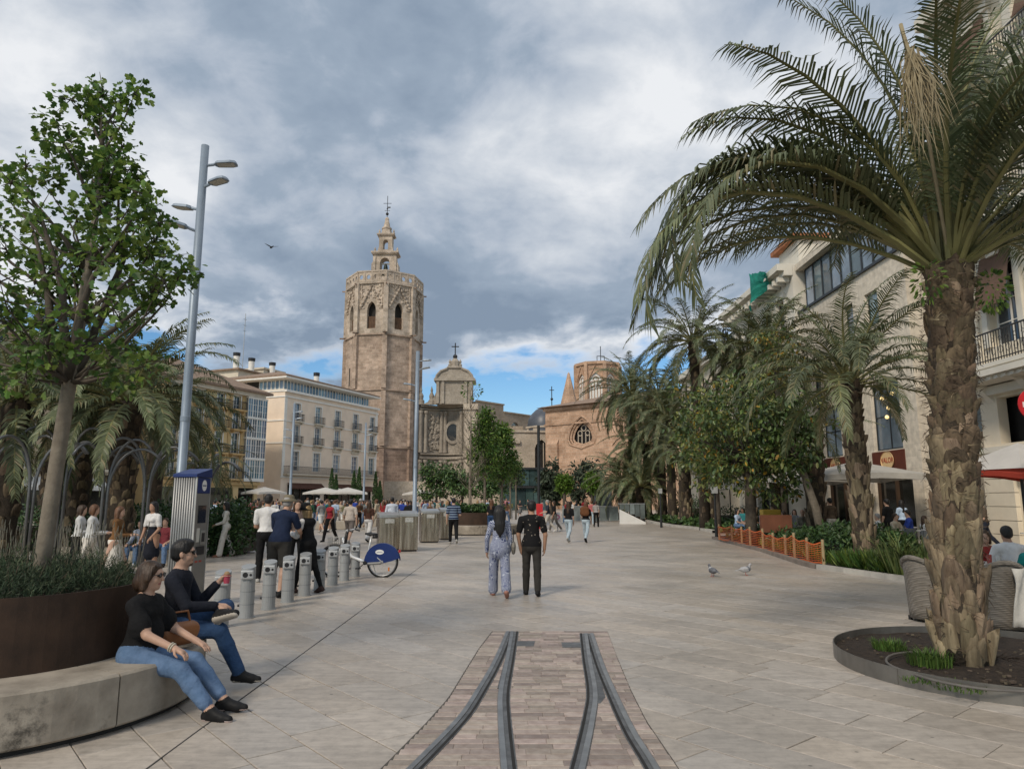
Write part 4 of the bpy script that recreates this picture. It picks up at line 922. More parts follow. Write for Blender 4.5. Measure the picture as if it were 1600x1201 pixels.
M_lime = [pm('lime_a', (.085,.16,.02), rough=.5, var=.3, island=.3, trans=.25), pm('lime_b', (.13,.22,.03), rough=.5, var=.3, island=.3, trans=.25)]
for px, Y, py0, py1, hw, ms, lb, sd_ in (
    (682, 100, 722, 782, 32, M_or, 'dark round tree below the baroque front, nearest the tower', 1),
    (722, 98, 728, 782, 30, M_or, 'green round tree left of the bare plaza tree', 2),
    (768, 96, 735, 785, 26, M_or, 'low round tree behind the young plaza trees', 3),
    (862, 78, 722, 790, 22, M_ol, 'dark olive tree right of the dark green post', 4),
    (912, 78, 720, 790, 34, M_ol, 'wide dark olive tree below the chapel window', 5),
    (882, 66, 740, 778, 13, M_lime, 'small bright lime-green tree beside the dark olive tree', 6),
    (926, 64, 740, 776, 14, M_lime, 'small yellow-green tree in front of the wide olive tree', 7)):
    z0, z1 = HZ(py1, Y), HZ(py0, Y); w = hw*Y/1105
    blob_tree('plaza_tree', lb, XP(px, Y), Y, (z0+z1)/2+.3, w, w*.8, max(.5,(z1-z0)/2-.2), 46, 'oval', .5 if Y > 70 else .27, 46, ms, 50+sd_, .18, cl=w*.3+.1, group='trees along the far side of the square')
# slim young trees in the mid planter
def slim_tree(label, px, Y, pytop, pycrown, hw, mats, seed, per=36, dens=40, tr=.07, bare=False):
    x = XP(px, Y); z1 = HZ(pytop, Y); z0 = HZ(pycrown, Y); w = hw*Y/1105; r = random.Random(seed)
    t = thing('young_tree', label, 'tree', (x, Y, 0), 0, 'slim young plaza trees'); m = MB(); m.tube([(0,0,.3),(.02,0,z0*.7),(0,.02,z0),(.03,0,z0+(z1-z0)*.6),(0,0,z1)], [tr,tr*.9,tr*.75,tr*.4,.01], 8); m.build('trunk', M_bark, t, smooth=True)
    bm_ = MB(); lm = MB()
    for i in range(dens):
        f = r.random(); z = z0+(z1-z0)*f; a = r.uniform(0,6.283); rad = w*(.35+.9*math.sin(math.pi*min(1,f*.8+.18)))*(1.05-f*.55)*r.uniform(.5,1)
        c = Vector((rad*math.cos(a), rad*math.sin(a), z+.25*rad)); bm_.tube(limb((0,0,z-.3-.3*rad), c, r, .08, 5), [.025,.02,.014,.009,.004], 4)
        if bare:
            for q in range(5): e = c+rv(r)*.5+Vector((0,0,.35)); bm_.tube([c.lerp(Vector((0,0,z-.3)), r.random()*.5), e], [.01,.003], 3)
            continue
        for q in range(per):
            e = rv(r); add_leaf(lm, c+e*r.uniform(.1,.45), e*.5+rv(r)*.7+Vector((0,0,-.4)), Vector((0,0,1))+rv(r)*.8, .24*r.uniform(.6,1.2), leaf_poly('oval'), mi=r.choice((0,0,1,2))%len(mats))
    bm_.build('limbs', M_bark, t)
    if lm.v: stuff(lm.build('crown', mats, t))
    return t
slim_tree('bare leafless young tree with a pale straight trunk in the mid planter', 734, 41, 608, 755, 26, LG, 1, dens=46, bare=True, tr=.1)
slim_tree('tall young tree with green crown right of the bare tree', 757, 43, 642, 740, 24, LG, 2, dens=85, tr=.09)
slim_tree('bushy young green tree right of the tall young one', 784, 46, 668, 752, 26, LG, 3, dens=110, tr=.08)
slim_tree('thin young tree with sparse crown in front of the glass pavilion', 806, 50, 722, 756, 12, [M_or[2], M_ol[1]], 4, dens=18, tr=.06)
slim_tree('second thin sparse young tree in front of the glass pavilion', 797, 52, 715, 756, 12, [M_or[2], M_ol[1]], 5, dens=18, tr=.06)
# a few leafing shoots at the bare tree's top
lm = MB(); r = random.Random(5); c0 = A(737, 612, 41)
for i in range(70): e = rv(r); add_leaf(lm, Vector((e.x*.55, e.y*.4, e.z*.45+.1)), e, rv(r), .17, leaf_poly('kite'), mi=r.randrange(3))
o = stuff(lm.build('crown', LG)); o.parent = [q for q in bpy.data.objects if q.get('label','').startswith('bare leafless')][0]; pp = o.parent.location; o.location = c0-pp
# cypresses by the café parasols
for i, (px, pt, Y, lb) in enumerate(((517,732,88,'slim dark cypress, left one of the pair by the parasols'),(524,742,88,'slim dark cypress, right one of the pair by the parasols'),(552,736,90,'slim dark cypress at the right end of the parasols'),(560,730,90,'tallest slim cypress before the beige building end'),(586,738,94,'slim dark cypress at the foot of the tower'),(593,752,94,'shortest slim cypress at the foot of the tower'))):
    z1 = HZ(pt, Y); r = random.Random(80+i); t = thing('cypress', lb, 'tree', (XP(px, Y), Y, 0), 0, 'slim cypresses in front of the café'); m = MB(); m.tube([(0,0,0),(0,0,z1*.7)], [.08,.03], 6); m.build('trunk', M_barkd, t)
    lm = MB()
    for q in range(900):
        f = r.random(); a = r.uniform(0,6.283); rad = .36*math.sin(math.pi*min(1,(f*.92+.08))**.75)*r.random()**.4; p = Vector((rad*math.cos(a), rad*math.sin(a), .3+(z1-.3)*f)); add_leaf(lm, p, Vector((math.cos(a)*.4, math.sin(a)*.4, 1))+rv(r)*.3, rv(r), .24, leaf_poly('kite'), mi=r.randrange(2))
    stuff(lm.build('crown', M_or[:2], t))

# ================================================================== right-hand planting bed
bedm = MB(); kp = [(1425,908),(1360,899),(1300,890),(1270,885),(1235,874),(1195,861),(1160,852),(1118,841)]
kpts = [C(*q) for q in kp]
far_side = [(13.0, 32.0), (13.0, 15.0)]
poly = [(8.9, 15.0)]+kpts+[(9.2, 33.0)]+[(11.5, 33.0), (12.0, 15.0)]
b_ = MB(); b_.prism([(p[0]+.06, p[1]) for p in poly][::-1] if sum(poly[i][0]*poly[(i+1)%len(poly)][1]-poly[(i+1)%len(poly)][0]*poly[i][1] for i in range(len(poly))) < 0 else [(p[0]+.06, p[1]) for p in poly], -.01, .07)
bedt = thing('planting_bed', 'long planting bed with a stone kerb along the terrace on the right', 'planting bed'); b_.build('soil', M_soil, bedt)
kpath = smooth_path([(8.75, 14.4)]+kpts, 4)
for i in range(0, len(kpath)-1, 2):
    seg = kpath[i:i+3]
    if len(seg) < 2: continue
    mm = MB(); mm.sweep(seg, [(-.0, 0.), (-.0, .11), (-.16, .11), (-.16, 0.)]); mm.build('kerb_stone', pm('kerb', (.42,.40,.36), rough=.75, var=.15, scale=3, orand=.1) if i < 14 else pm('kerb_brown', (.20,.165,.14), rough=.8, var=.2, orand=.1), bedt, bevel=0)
k2 = [C(x, y) for x, y in ((1118,832),(1090,826),(1050,822),(1022,817),(1004,812))]
bed2 = thing('planting_bed', 'far planting bed with low green cover under the palms', 'planting bed'); pts2 = k2+[(16.4, k2[-1][1]), (16.4, k2[0][1]-2)]
ar = sum(pts2[i][0]*pts2[(i+1)%len(pts2)][1]-pts2[(i+1)%len(pts2)][0]*pts2[i][1] for i in range(len(pts2)))
m = MB(); m.prism(pts2 if ar > 0 else pts2[::-1], -.01, .09); m.build('soil', M_soil, bed2)
for i in range(len(k2)-1):
    mm = MB(); mm.sweep([k2[i], k2[i+1]], [(0,0),(0,.13),(.16,.13),(.16,0)]); mm.sweep([k2[i+1], k2[i]], [(0,0),(0,.13),(.16,.13),(.16,0)]); mm.build('kerb_stone', MATS['kerb'], bed2)
def ground_cover(name, label, region, H, n, size, mats, seed, kind='blade', wid=1.6, z0=.07, cat='ground cover'):
    r = random.Random(seed); m = MB(); poly = [(q[0]*wid, q[1]) for q in leaf_poly(kind)]
    for i in range(n):
        p = region(r); h = H*r.uniform(.3, 1.)
        add_leaf(m, Vector((p[0], p[1], z0+(h*.5 if kind != 'blade' else 0))), Vector((r.uniform(-.6,.6), r.uniform(-.6,.6), r.uniform(.5,1.2) if kind == 'blade' else r.uniform(-.4,.6))), rv(r), size*r.uniform(.6,1.3), poly, mi=r.randrange(len(mats)))
    o = m.build(name, mats); o['kind'] = 'stuff'; o['label'] = label; o['category'] = cat; return o
def along(path, w0, w1):
    def f(r):
        i = r.randrange(len(path)-1); a, b = path[i], path[i+1]; t = r.random(); return (a[0]+(b[0]-a[0])*t+r.uniform(w0, w1), a[1]+(b[1]-a[1])*t)
    return f
M_liri = [pm('liriope_a', (.06,.115,.018), rough=.5, var=.3, island=.35, trans=.2), pm('liriope_b', (.035,.075,.015), rough=.5, var=.3, island=.35), pm('liriope_c', (.11,.16,.03), rough=.5, var=.3, island=.3, trans=.2)]
ground_cover('grass_border', 'strappy bright green border grass along the terrace kerb', along(kpath[:14], .25, 1.25), .4, 4200, .42, M_liri, 1, wid=1.2)
ground_cover('weeds', 'thin weeds behind the orange mesh fence', along(kpath[14:], .3, 1.4), .3, 1500, .3, M_liri, 2, wid=1.2)
ground_cover('ground_cover', 'low green ground cover in the far palm bed', lambda r: (lambda t, w: (k2[0][0]+(k2[-1][0]-k2[0][0])*t+.3+w, k2[0][1]+(k2[-1][1]-k2[0][1])*t))(r.random(), 3.2*r.random()**1.6), .6, 5200, .30, M_or, 3, kind='oval', wid=1.4)
def hedge(label, x0, x1, y0, y1, H, n, seed, mats=M_or[:2]):
    r = random.Random(seed); t = thing('hedge', label, 'hedge', ((x0+x1)/2, (y0+y1)/2, .05)); m = MB()
    a, b = (x1-x0)/2, (y1-y0)/2
    for i in range(n):
        p = Vector((r.uniform(-a,a), r.uniform(-b,b), 0)); k_ = r.random()
        if k_ < .3: p.y = -b*r.uniform(.8,1.05)
        elif k_ < .42: p.x = a*r.choice((-1,1))*r.uniform(.85,1.05)
        p.z = H*(1-.3*max(abs(p.x)/a, abs(p.y)/b)**3)*(r.random()**(.35 if k_ > .42 else .9))*r.uniform(.85,1.1); add_leaf(m, p, rv(r)+Vector((0,0,.3)), rv(r), .13*r.uniform(.7,1.3), leaf_poly('oval'), mi=r.randrange(len(mats)))
    stuff(m.build('foliage', mats, t)); c = MB(); c.box(-a*.7, a*.7, -b*.7, b*.7, 0, H*.5); c.build('branches', M_barkd, t); return t
hedge('dark clipped hedge in front of the terrace tables', 8.7, 10.5, 18.8, 22.0, .95, 5200, 1)
hedge('dark low hedge behind the strappy grass', 9.0, 10.3, 15.6, 18.0, .55, 2600, 2)
hedge('dark shrubbery behind the orange fence', 9.0, 10.6, 24, 29, .7, 2600, 3)
hedge('dark shrub at the corner of the far palm bed', 12.4, 15.0, 52, 58, 1.9, 2200, 4)
hedge('dark shrub mass between the two palm beds', 13.2, 15.5, 40, 50, 1.2, 2200, 5)
# spiky yucca-like clump
M_yu = [pm('yucca_a', (.07,.105,.03), rough=.5, var=.3, island=.3), pm('yucca_b', (.12,.15,.045), rough=.5, var=.25, island=.3)]
tuft('spiky_plant', 'spiky yellow-green plant with sword leaves beside the large palm', (XP(1418, 15.6, 880), 15.9, .05), .22, 1.1, 130, 90, .022, M_yu, cat='plant', lean=.75)
tuft('spiky_plant', 'second spiky plant partly hidden by the large palm trunk', (XP(1450, 15.2, 880), 15.3, .05), .2, 1.0, 100, 91, .022, M_yu, cat='plant', lean=.75)

# orange mesh fence on timber stakes
fe = thing('mesh_fence', 'orange plastic mesh fence on timber stakes along the bed', 'fence')
fp = [C(x, y) for x, y in ((1121,845),(1141,849),(1156,853),(1169,856),(1189,861),(1205,866),(1224,871),(1238,876),(1258,881),(1283,886))]
fp = [(x+.12, y+.1) for x, y in fp]; M_or_net = pm('orange_net', (.62,.13,.035), rough=.55, var=.12); M_stake = pm('stake', (.36,.27,.15), rough=.8, var=.2)
r = random.Random(3); hts = []
for i, (x, y) in enumerate(fp):
    h = r.uniform(.6, .74); hts.append(h); m = MB(); m.lathe([(.001,0),(.04,0),(.038,h),(.001,h+.01)], 8); m.build('stake', M_stake, fe, loc=(x, y, .05))
for i in range(len(fp)-1):
    a, b = Vector((*fp[i], 0)), Vector((*fp[i+1], 0)); L = (b-a).length; d = (b-a)/L; nn = Vector((d.y, -d.x, 0))*.05; m = MB(); nh = 9; nv = max(3, int(L/.14))
    def pt(u, w):
        h = (hts[i]*(1-u)+hts[i+1]*u)*.95-.05*math.sin(math.pi*u)*w; return a+d*(L*u)+nn*(1+.8*math.sin(math.pi*u))+Vector((0,0,.1+(h-.1)*w+.012*math.sin(9*u+5*w)))
    for j in range(nh+1):
        w = j/nh; q = [pt(k/8, w) for k in range(9)]
        t_ = .0065 if j not in (0, nh) else .016
        for k in range(8): m.add([q[k]-Vector((0,0,t_)), q[k+1]-Vector((0,0,t_)), q[k+1]+Vector((0,0,t_)), q[k]+Vector((0,0,t_))], [(0,1,2,3)])
    for j in range(nv+1):
        u = j/nv; q = [pt(u, k/4)+nn*.03 for k in range(5)]
        for k in range(4): m.add([q[k]-d*.006, q[k]+d*.006, q[k+1]+d*.006, q[k+1]-d*.006], [(0,1,2,3)])
    stuff(m.build('netting', M_or_net, fe))

# arching steel pipes over the left garden
M_pipe = pm('pipe_steel', (.15,.155,.16), rough=.4, var=.15, metal=.6)
for i, (px, Y, lb, zt) in enumerate(((48,17.5,'leftmost cluster of arching steel pipes behind the planter tree',3.1),(97,18.5,'cluster of arching steel pipes just right of the planter trunk',3.45),(163,18.0,'cluster of arching steel pipes before the left palm trunk',3.1),(228,18.5,'cluster of arching steel pipes left of the bike kiosk',3.1),(322,24,'cluster of arching steel pipes right of the tall pole',3.2))):
    t = thing('arched_pipes', lb, 'pergola', (XP(px, Y), Y, 0), 0, 'arching steel pipe clusters'); r = random.Random(i)
    for j, az in enumerate((0, 180, 75, 250, 20)):
        a = R(az+r.uniform(-20,20)); h = zt*r.uniform(.9,1.04); dx, dy = math.cos(a), math.sin(a); sp_ = r.uniform(1.1,1.5)
        pts = [(dx*.05, dy*.05, 0), (dx*.06, dy*.06, h*.62)]+[(dx*(.06+sp_*.5*(1-math.cos(th))), dy*(.06+sp_*.5*(1-math.cos(th))), h*.62+h*.38*math.sin(th)) for th in [R(12*k) for k in range(1, 12)]]
        m = MB(); m.tube(pts, .035, 8); m.build('pipe', M_pipe, t, smooth=True)
# hedge mass and beds behind the left garden
hedge('dark shrubbery under the left palms', XP(60, 19), XP(215, 19)+.3, 20.5, 24.5, 1.5, 5200, 7)
hedge('dark shrub between the kiosk and the white-jacketed woman', XP(318, 22), XP(340, 22)+.8, 21.8, 24.2, 1.6, 4200, 8)
hedge('far dark planting at the left edge', XP(-60, 24), XP(60, 24), 23.5, 27, 1.4, 2600, 9)
o = tag(MB().box(XP(60,18.6), XP(262,18.6), 18.9, 19.4, 0, .45).build('garden_wall', M_conc, bevel=.02), 'low stone wall edging the left garden behind the walkers', 'wall')

# ================================================================== buildings
M_win = glassy('window_glass', (.035,.045,.055), .05, .7)
M_winb = glassy('window_glass_blue', (.17,.225,.27), .05, .8)
M_iron = pm('wrought_iron', (.022,.022,.024), rough=.5, var=.2)
M_trimw = pm('trim_white', (.76,.74,.69), rough=.7, var=.08, scale=2)
M_roof = pm('roof_tile', (.20,.135,.095), rough=.9, var=.3, scale=2.5, c2=(.30,.215,.16), bump=.6, bscale=4, bdist=.06)
WM = {}
def win_mesh(kind, w, h, fmat, gmat, nx=2, nz=3):
    key = (kind, round(w,2), round(h,2), fmat.name, gmat.name, nx, nz)
    if key not in WM:
        f = MB(); b = .07
        f.box(0, b, -.03, .03, 0, h); f.box(w-b, w, -.03, .03, 0, h); f.box(b, w-b, -.03, .03, 0, b); f.box(b, w-b, -.03, .03, h-b, h)
        for i in range(1, nx): f.box(w*i/nx-.03, w*i/nx+.03, -.027, .027, b, h-b)
        for j in range(1, nz): f.box(b, w-b, -.02, .02, h*j/nz-.018, h*j/nz+.018)
        g = MB(); g.add([(b*.5,.012,b*.5),(w-b*.5,.012,b*.5),(w-b*.5,.012,h-b*.5),(b*.5,.012,h-b*.5)], [(0,1,2,3)])
        WM[key] = (f.mesh('window', fmat), g.mesh('pane', gmat))
    return WM[key]
def add_window(t, x, y, z, w, h, fmat, gmat, nx=2, nz=3):
    f, g = win_mesh('w', w, h, fmat, gmat, nx, nz); o = ob('window', f, t, (x, y, z)); ob('pane', g, o); return o
BM = {}
def balcony(t, x, z, w, d, h, slabmat, n=None, y=0., brackets=True, parent=None):
    key = (round(w,2), round(d,2), round(h,2), slabmat.name)
    if key not in BM:
        s = MB(); s.box(-.08, w+.08, -d, .0, -.14, 0); s.box(-.02, w+.02, -d+.06, 0, -.22, -.14)
        if brackets:
            for q in (.12, w-.24): s.box(q, q+.12, -d*.7, 0, -.45, -.22)
        rl = MB(); rl.box(-.05, w+.05, -d+.03, -d+.07, h-.05, h); rl.box(-.05, w+.05, -d+.035, -d+.065, .08, .11)
        for sx in (-.05, w+.01): rl.box(sx, sx+.04, -d+.07, 0, h-.05, h); rl.box(sx, sx+.04, -d+.07, 0, .08, .11)
        k = max(4, int(w/.13))
        for i in range(k+1): q = -.04+(w+.08)*i/k; rl.box(q-.011, q+.011, -d+.04, -d+.06, 0, h-.05)
        for i in range(1, 5): q = -d+.06+(d-.06)*i/5; rl.box(-.04, -.02, q-.011, q+.011, 0, h-.05); rl.box(w+.02, w+.04, q-.011, q+.011, 0, h-.05)
        BM[key] = (s.mesh('balcony', slabmat), rl.mesh('railing', M_iron))
    s, rl = BM[key]; o = ob('balcony', s, t, (x, y, z)); ob('railing', rl, o); return o
def facade(name, label, loc, rz, L, D, H, wallmat, rects, side_rects=(), depth=.28, group=None, base=None):
    t = thing(name, label, 'building', loc, rz, group)
    m = MB(); m.gridwall(0, L, 0, H, rects, 0., depth)
    m.add([(L,0,0),(L,D,0),(L,D,H),(L,0,H)], [(0,1,2,3)]); m.add([(0,D,0),(0,0,0),(0,0,H),(0,D,H)], [(0,1,2,3)]); m.add([(L,D,0),(0,D,0),(0,D,H),(L,D,H)], [(0,1,2,3)]); m.add([(0,0,H),(L,0,H),(L,D,H),(0,D,H)], [(0,1,2,3)])
    # dark interior behind the openings
    m.build('wall', wallmat, t)
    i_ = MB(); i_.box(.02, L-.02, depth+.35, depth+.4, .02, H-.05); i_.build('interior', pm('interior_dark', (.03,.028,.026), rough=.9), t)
    return t
def trim(t, name, x0, x1, z0, z1, out, mat, y=0., wrap=None):
    m = MB(); m.box(x0, x1, y-out, y+.02, z0, z1); return m.build(name, mat, t)
def hip_roof(t, x0, x1, y0, y1, z, h, mat, over=.7, ridge=.35):
    m = MB(); a, b, c, d = x0-over, x1+over, y0-over, y1+over; cy = (c+d)/2; ins = min((d-c)/2, (b-a)/2)*.98
    vs = [(a,c,z),(b,c,z),(b,d,z),(a,d,z),(a+ins,cy,z+h),(b-ins,cy,z+h)]
    m.add(vs, [(0,1,5,4),(1,2,5),(2,3,4,5),(3,0,4),(3,2,1,0)]); m.prism([(a,c),(b,c),(b,d),(a,d)], z-.25, z-.004); return m.build('roof', mat, t)
def chimney(t, x, y, z, h, w=.9):
    m = MB(); m.lathe([(w*.45, -.6), (w*.45, h)], 12); o = m.build('chimney', M_trimw, t, loc=(x, y, z)); c = MB(); c.lathe([(w*.3,h),(w*.52,h+.02),(w*.55,h+.55),(.001,h+.6)], 12); c.build('chimney_cap', M_iron, o); return o

# ---- beige building with glazed attic (left)
TH = math.atan2(.923, .385)
M_beige = pm('render_beige', (.78,.645,.515), rough=.85, var=.08, scale=.6)
M_cream = pm('stone_cream', (.60,.54,.44), rough=.8, var=.1, scale=1)
bx, by = XP(437, 94), 94; L = 22.2
wx_ = [1.9+4.55*i for i in range(5)]
rects = []
for x in wx_: rects += [(x, x+1.5, 5.5, 8.1), (x+.1, x+1.4, 9.2, 11.7), (x+.1, x+1.4, 12.2, 14.6)]
shop = [(1.4, 8.4, 0.02, 3.6), (9.2, 11.2, .02, 2.7), (12.0, 17.0, .02, 3.6), (17.8, 21.0, .02, 3.4)]
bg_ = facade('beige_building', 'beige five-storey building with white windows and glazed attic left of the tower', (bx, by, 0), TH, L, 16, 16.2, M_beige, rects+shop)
for x in wx_:
    add_window(bg_, x, .2, 5.5, 1.5, 2.6, M_trimw, M_winb, 2, 4); 
    for z in (9.2, 12.2): add_window(bg_, x+.1, .2, z, 1.3, 2.45, M_trimw, M_winb, 2, 3); balcony(bg_, x-.15, z, 1.8, .55, .95, M_cream)
    for z, w0, w1, hh in ((5.5, x, x+1.5, 2.6), (9.2, x+.1, x+1.4, 2.5), (12.2, x+.1, x+1.4, 2.4)):
        m = MB(); m.box(w0-.16, w0, -.05, .0, z, z+hh); m.box(w1, w1+.16, -.05, 0, z, z+hh); m.box(w0-.16, w1+.16, -.06, 0, z+hh, z+hh+.16); m.build('window_surround', M_trimw, bg_)
    m = MB(); m.box(x-.3, x+1.8, -.16, 0, 8.55, 8.75); m.box(x-.15, x+1.65, -.1, 0, 8.4, 8.55); m.build('hood_mould', M_cream, bg_)
balcony(bg_, .4, 5.05, L-.8, .8, 1.0, M_cream, brackets=False)
for z0, z1, o in ((8.95, 9.1, .12), (11.95, 12.1, .1), (15.2, 15.4, .15), (15.9, 16.2, .35), (4.5, 4.7, .12)): trim(bg_, 'string_course', -.1, L+.1, z0, z1, o, M_trimw)
for x in (0, L-.5): trim(bg_, 'corner_pilaster', x, x+.5, 4.7, 15.2, .06, M_trimw)
for a, b, c, d in shop:
    f = MB(); f.box(a, b, .2, .25, .02, d); so_ = f.build('shopfront', glassy('shop_glass', (.02,.02,.018), .1, .5), bg_)
    k = max(2, int((b-a)/1.4))
    for i in range(k+1): q = a+(b-a)*i/k; mm = MB(); mm.box(q-.05, q+.05, .1, .2, .02, d); mm.build('mullion', pm('brown_wood', (.06,.035,.02), rough=.6), so_)
    aw = MB(); aw.add([(a-.1,-.02,d+.25),(b+.1,-.02,d+.25),(b+.1,-.75,d-.35),(a-.1,-.75,d-.35)], [(0,1,2,3)])
    k = int((b-a)/.5)
    for i in range(k): x0 = a-.1+(b-a+.2)*i/k; x1 = a-.1+(b-a+.2)*(i+1)/k; aw.add([(x0,-.75,d-.35),(x1,-.75,d-.35),(x1,-.75,d-.52),((x0+x1)/2,-.75,d-.6),(x0,-.75,d-.52)], [(0,1,2,3,4)])
    aw.build('awning', pm('awning_brown', (.085,.035,.022), rough=.8, var=.2), bg_)
# side wall trim and windows (end towards the viewer)
for z in (9.0, 12.0, 15.2, 15.95): m = MB(); m.box(-.1, 0, .02, 16, z, z+.18); m.build('string_course', M_trimw, bg_)
for yy in (6.0, 11.0):
    for z in (3.5, 6.5, 9.6, 12.6): m = MB(); m.box(-.03, -.004, yy, yy+1.2, z, z+2.0); m.build('side_window', pm('shutter_brown', (.07,.045,.03), rough=.7), bg_)
# glazed attic
at_ = MB(); at_.box(.9, L-.9, .9, 15, 16.2, 16.45); at_.build('attic_plinth', M_cream, bg_)
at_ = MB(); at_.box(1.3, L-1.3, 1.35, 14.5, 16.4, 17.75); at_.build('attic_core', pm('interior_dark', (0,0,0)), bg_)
for i in range(30): add_window(bg_, 1.0+(L-2)*i/30, 1.15, 16.45, (L-2)/30, 1.3, M_trimw, M_winb, 1, 1)
for i in range(6):
    o = add_window(bg_, 1.0, 1.2+.7*(i+1), 16.45, .7, 1.3, M_trimw, M_winb, 1, 1); o.rotation_euler = (0,0,R(-90))
m = MB(); m.box(-.3, L+.3, -.35, 16, 17.78, 17.98); m.build('eaves', M_trimw, bg_)
hip_roof(bg_, .3, L-.3, .3, 15.7, 18.25, 2.2, M_roof, .5)
chimney(bg_, 14.0, 6, 18.8, 1.8)
# block behind with chimneys
bk = facade('rear_building', 'pale rear building with white chimneys above the beige roof', (XP(360, 112), 112, 0), TH, 16, 14, 22.2, M_cream, [])
hip_roof(bk, 0, 16, 0, 14, 22.4, .9, M_roof, .5)
m = MB(); m.box(9, 14, 3, 9, 22.5, 24.0); m.box(8.7, 14.3, 2.7, 9.3, 24.0, 24.3); m.build('penthouse', M_cream, bk)
for x, y in ((1.5,2),(6.0,3),(10.5,2.5)): chimney(bk, x, y, 22.9, 1.9, 1.1)
m = MB(); m.tube([(5,4,22),(5,4,33)], .06, 5)
for z in (30, 31, 32): m.tube([(4.6,4,z),(5.4,4,z)], .03, 4)
m.build('aerial', M_steel, bk)
# ---- yellow building with white glazed bay (left)
M_yel = pm('render_ochre', (.64,.48,.25), rough=.85, var=.1, scale=.7)
M_ochd = pm('trim_ochre', (.52,.36,.17), rough=.8, var=.1)
yx, yy0 = -30.5-.385*14.5, 86-.923*14.5; L = 14.5
fl = [(4.0,2.5),(6.9,2.4),(9.7,2.1),(12.0,1.6)]
xs_ = [1.2, 4.4, 7.4, 9.9]
rects = [(x, x+1.05, z, z+h) for x in xs_ for z, h in fl]
yb = facade('yellow_building', 'ochre yellow apartment house with black iron balconies and white glazed corner bay', (yx, yy0, 0), TH, L, 14, 14.2, M_yel, rects+[(.6, 5.6, .02, 3.0), (6.4, 10.6, .02, 3.0), (11.4, 14.0, .02, 3.0)])
for x in xs_:
    for i, (z, h) in enumerate(fl):
        add_window(yb, x, .18, z, 1.05, h, M_trimw, M_win, 2, 3)
        m = MB(); m.box(x-.14, x, -.05, 0, z, z+h+.1); m.box(x+1.05, x+1.19, -.05, 0, z, z+h+.1); m.box(x, x+1.05, -.05, 0, z+h, z+h+.1); m.build('window_surround', M_trimw if i else M_cream, yb)
        balcony(yb, x-.35, z-.02, 1.75, .7, .95, M_ochd)
for z0, z1, o in ((3.3,3.7,.35),(13.75,14.2,.5)): trim(yb, 'cornice', -.1, L+.05, z0, z1, o, M_ochd if z0 < 5 else M_cream)
for x in (.1, 3.0, 6.3, 9.2, 11.2): trim(yb, 'pilaster', x, x+.3, 3.7, 13.7, .08, M_ochd)
gb = MB(); gb.box(11.75, L+.55, -.45, 3.3, 3.75, 4.05); gb.build('bay_base', M_trimw, yb)
M_bayp = glassy('bay_glass', (.10,.16,.22), .06, .8)
for i in range(4):
    z = 4.05+2.42*i
    m = MB(); m.box(11.75, L+.55, -.45, 3.3, z+2.26, z+2.42); m.build('bay_spandrel', M_trimw, yb)
    for j in range(4): add_window(yb, 11.8+j*.81, -.36, z, .81, 2.26, M_trimw, M_bayp, 2, 3)
    for j in range(4): o = add_window(yb, L+.5, -.4+.9*j, z, .9, 2.26, M_trimw, M_bayp, 2, 3); o.rotation_euler = (0,0,R(90))
m = MB(); m.box(11.9, L+.4, -.2, 3.2, 4.05, 13.7); m.build('bay_core', pm('curtain', (.30,.31,.32), rough=.8, var=.2), yb)
hip_roof(yb, 0, L, 0, 14, 14.45, 3.6, M_roof, .9)
for a, b in ((.6,5.6),(6.4,10.6),(11.4,14.0)):
    f = MB(); f.box(a, b, .2, .25, .02, 3.0); f.build('shopfront', MATS['shop_glass'], yb)
# ---- cream building at the far left
M_sand = pm('render_sand', (.50,.40,.28), rough=.85, var=.1, scale=.7)
s0 = 40; cx0, cy0 = -30.5-.385*s0, 86-.923*s0; L = 22
rects = [(1.5+3.4*i, 2.7+3.4*i, z, z+2.2) for i in range(6) for z in (4.4,7.4,10.4,13.2)]
cb_ = facade('sand_building', 'sand-coloured apartment house behind the left palms with café awnings', (cx0, cy0, 0), TH, L, 14, 16.0, M_sand, rects+[(.8+3.5*i, 3.6+3.5*i, .02, 3.2) for i in range(6)])
for i in range(6):
    for z in (4.4,7.4,10.4,13.2): add_window(cb_, 1.5+3.4*i, .18, z, 1.2, 2.2, M_trimw, M_win, 2, 3); balcony(cb_, 1.2+3.4*i, z, 1.8, .6, .95, M_cream)
    f = MB(); f.box(.8+3.5*i, 3.6+3.5*i, .2, .25, .02, 3.2); f.build('shopfront', MATS['shop_glass'], cb_)
    a = MB(); x = .6+3.5*i; a.add([(x,0,3.6),(x+3.2,0,3.6),(x+3.2,-2.2,2.7),(x,-2.2,2.7),(x,-2.2,2.45),(x+3.2,-2.2,2.45)], [(0,1,2,3),(3,2,5,4)]); a.build('awning', pm('awning_white', (.60,.59,.56), rough=.8, var=.06), cb_)
trim(cb_, 'cornice', -.1, L+.1, 15.4, 16.0, .6, M_cream); m = MB(); m.box(0, L, 0, .06, 16.9, 16.95); 
for i in range(45): m.box(L*i/45, L*i/45+.04, 0, .04, 16, 16.9)
m.build('roof_railing', M_iron, cb_)

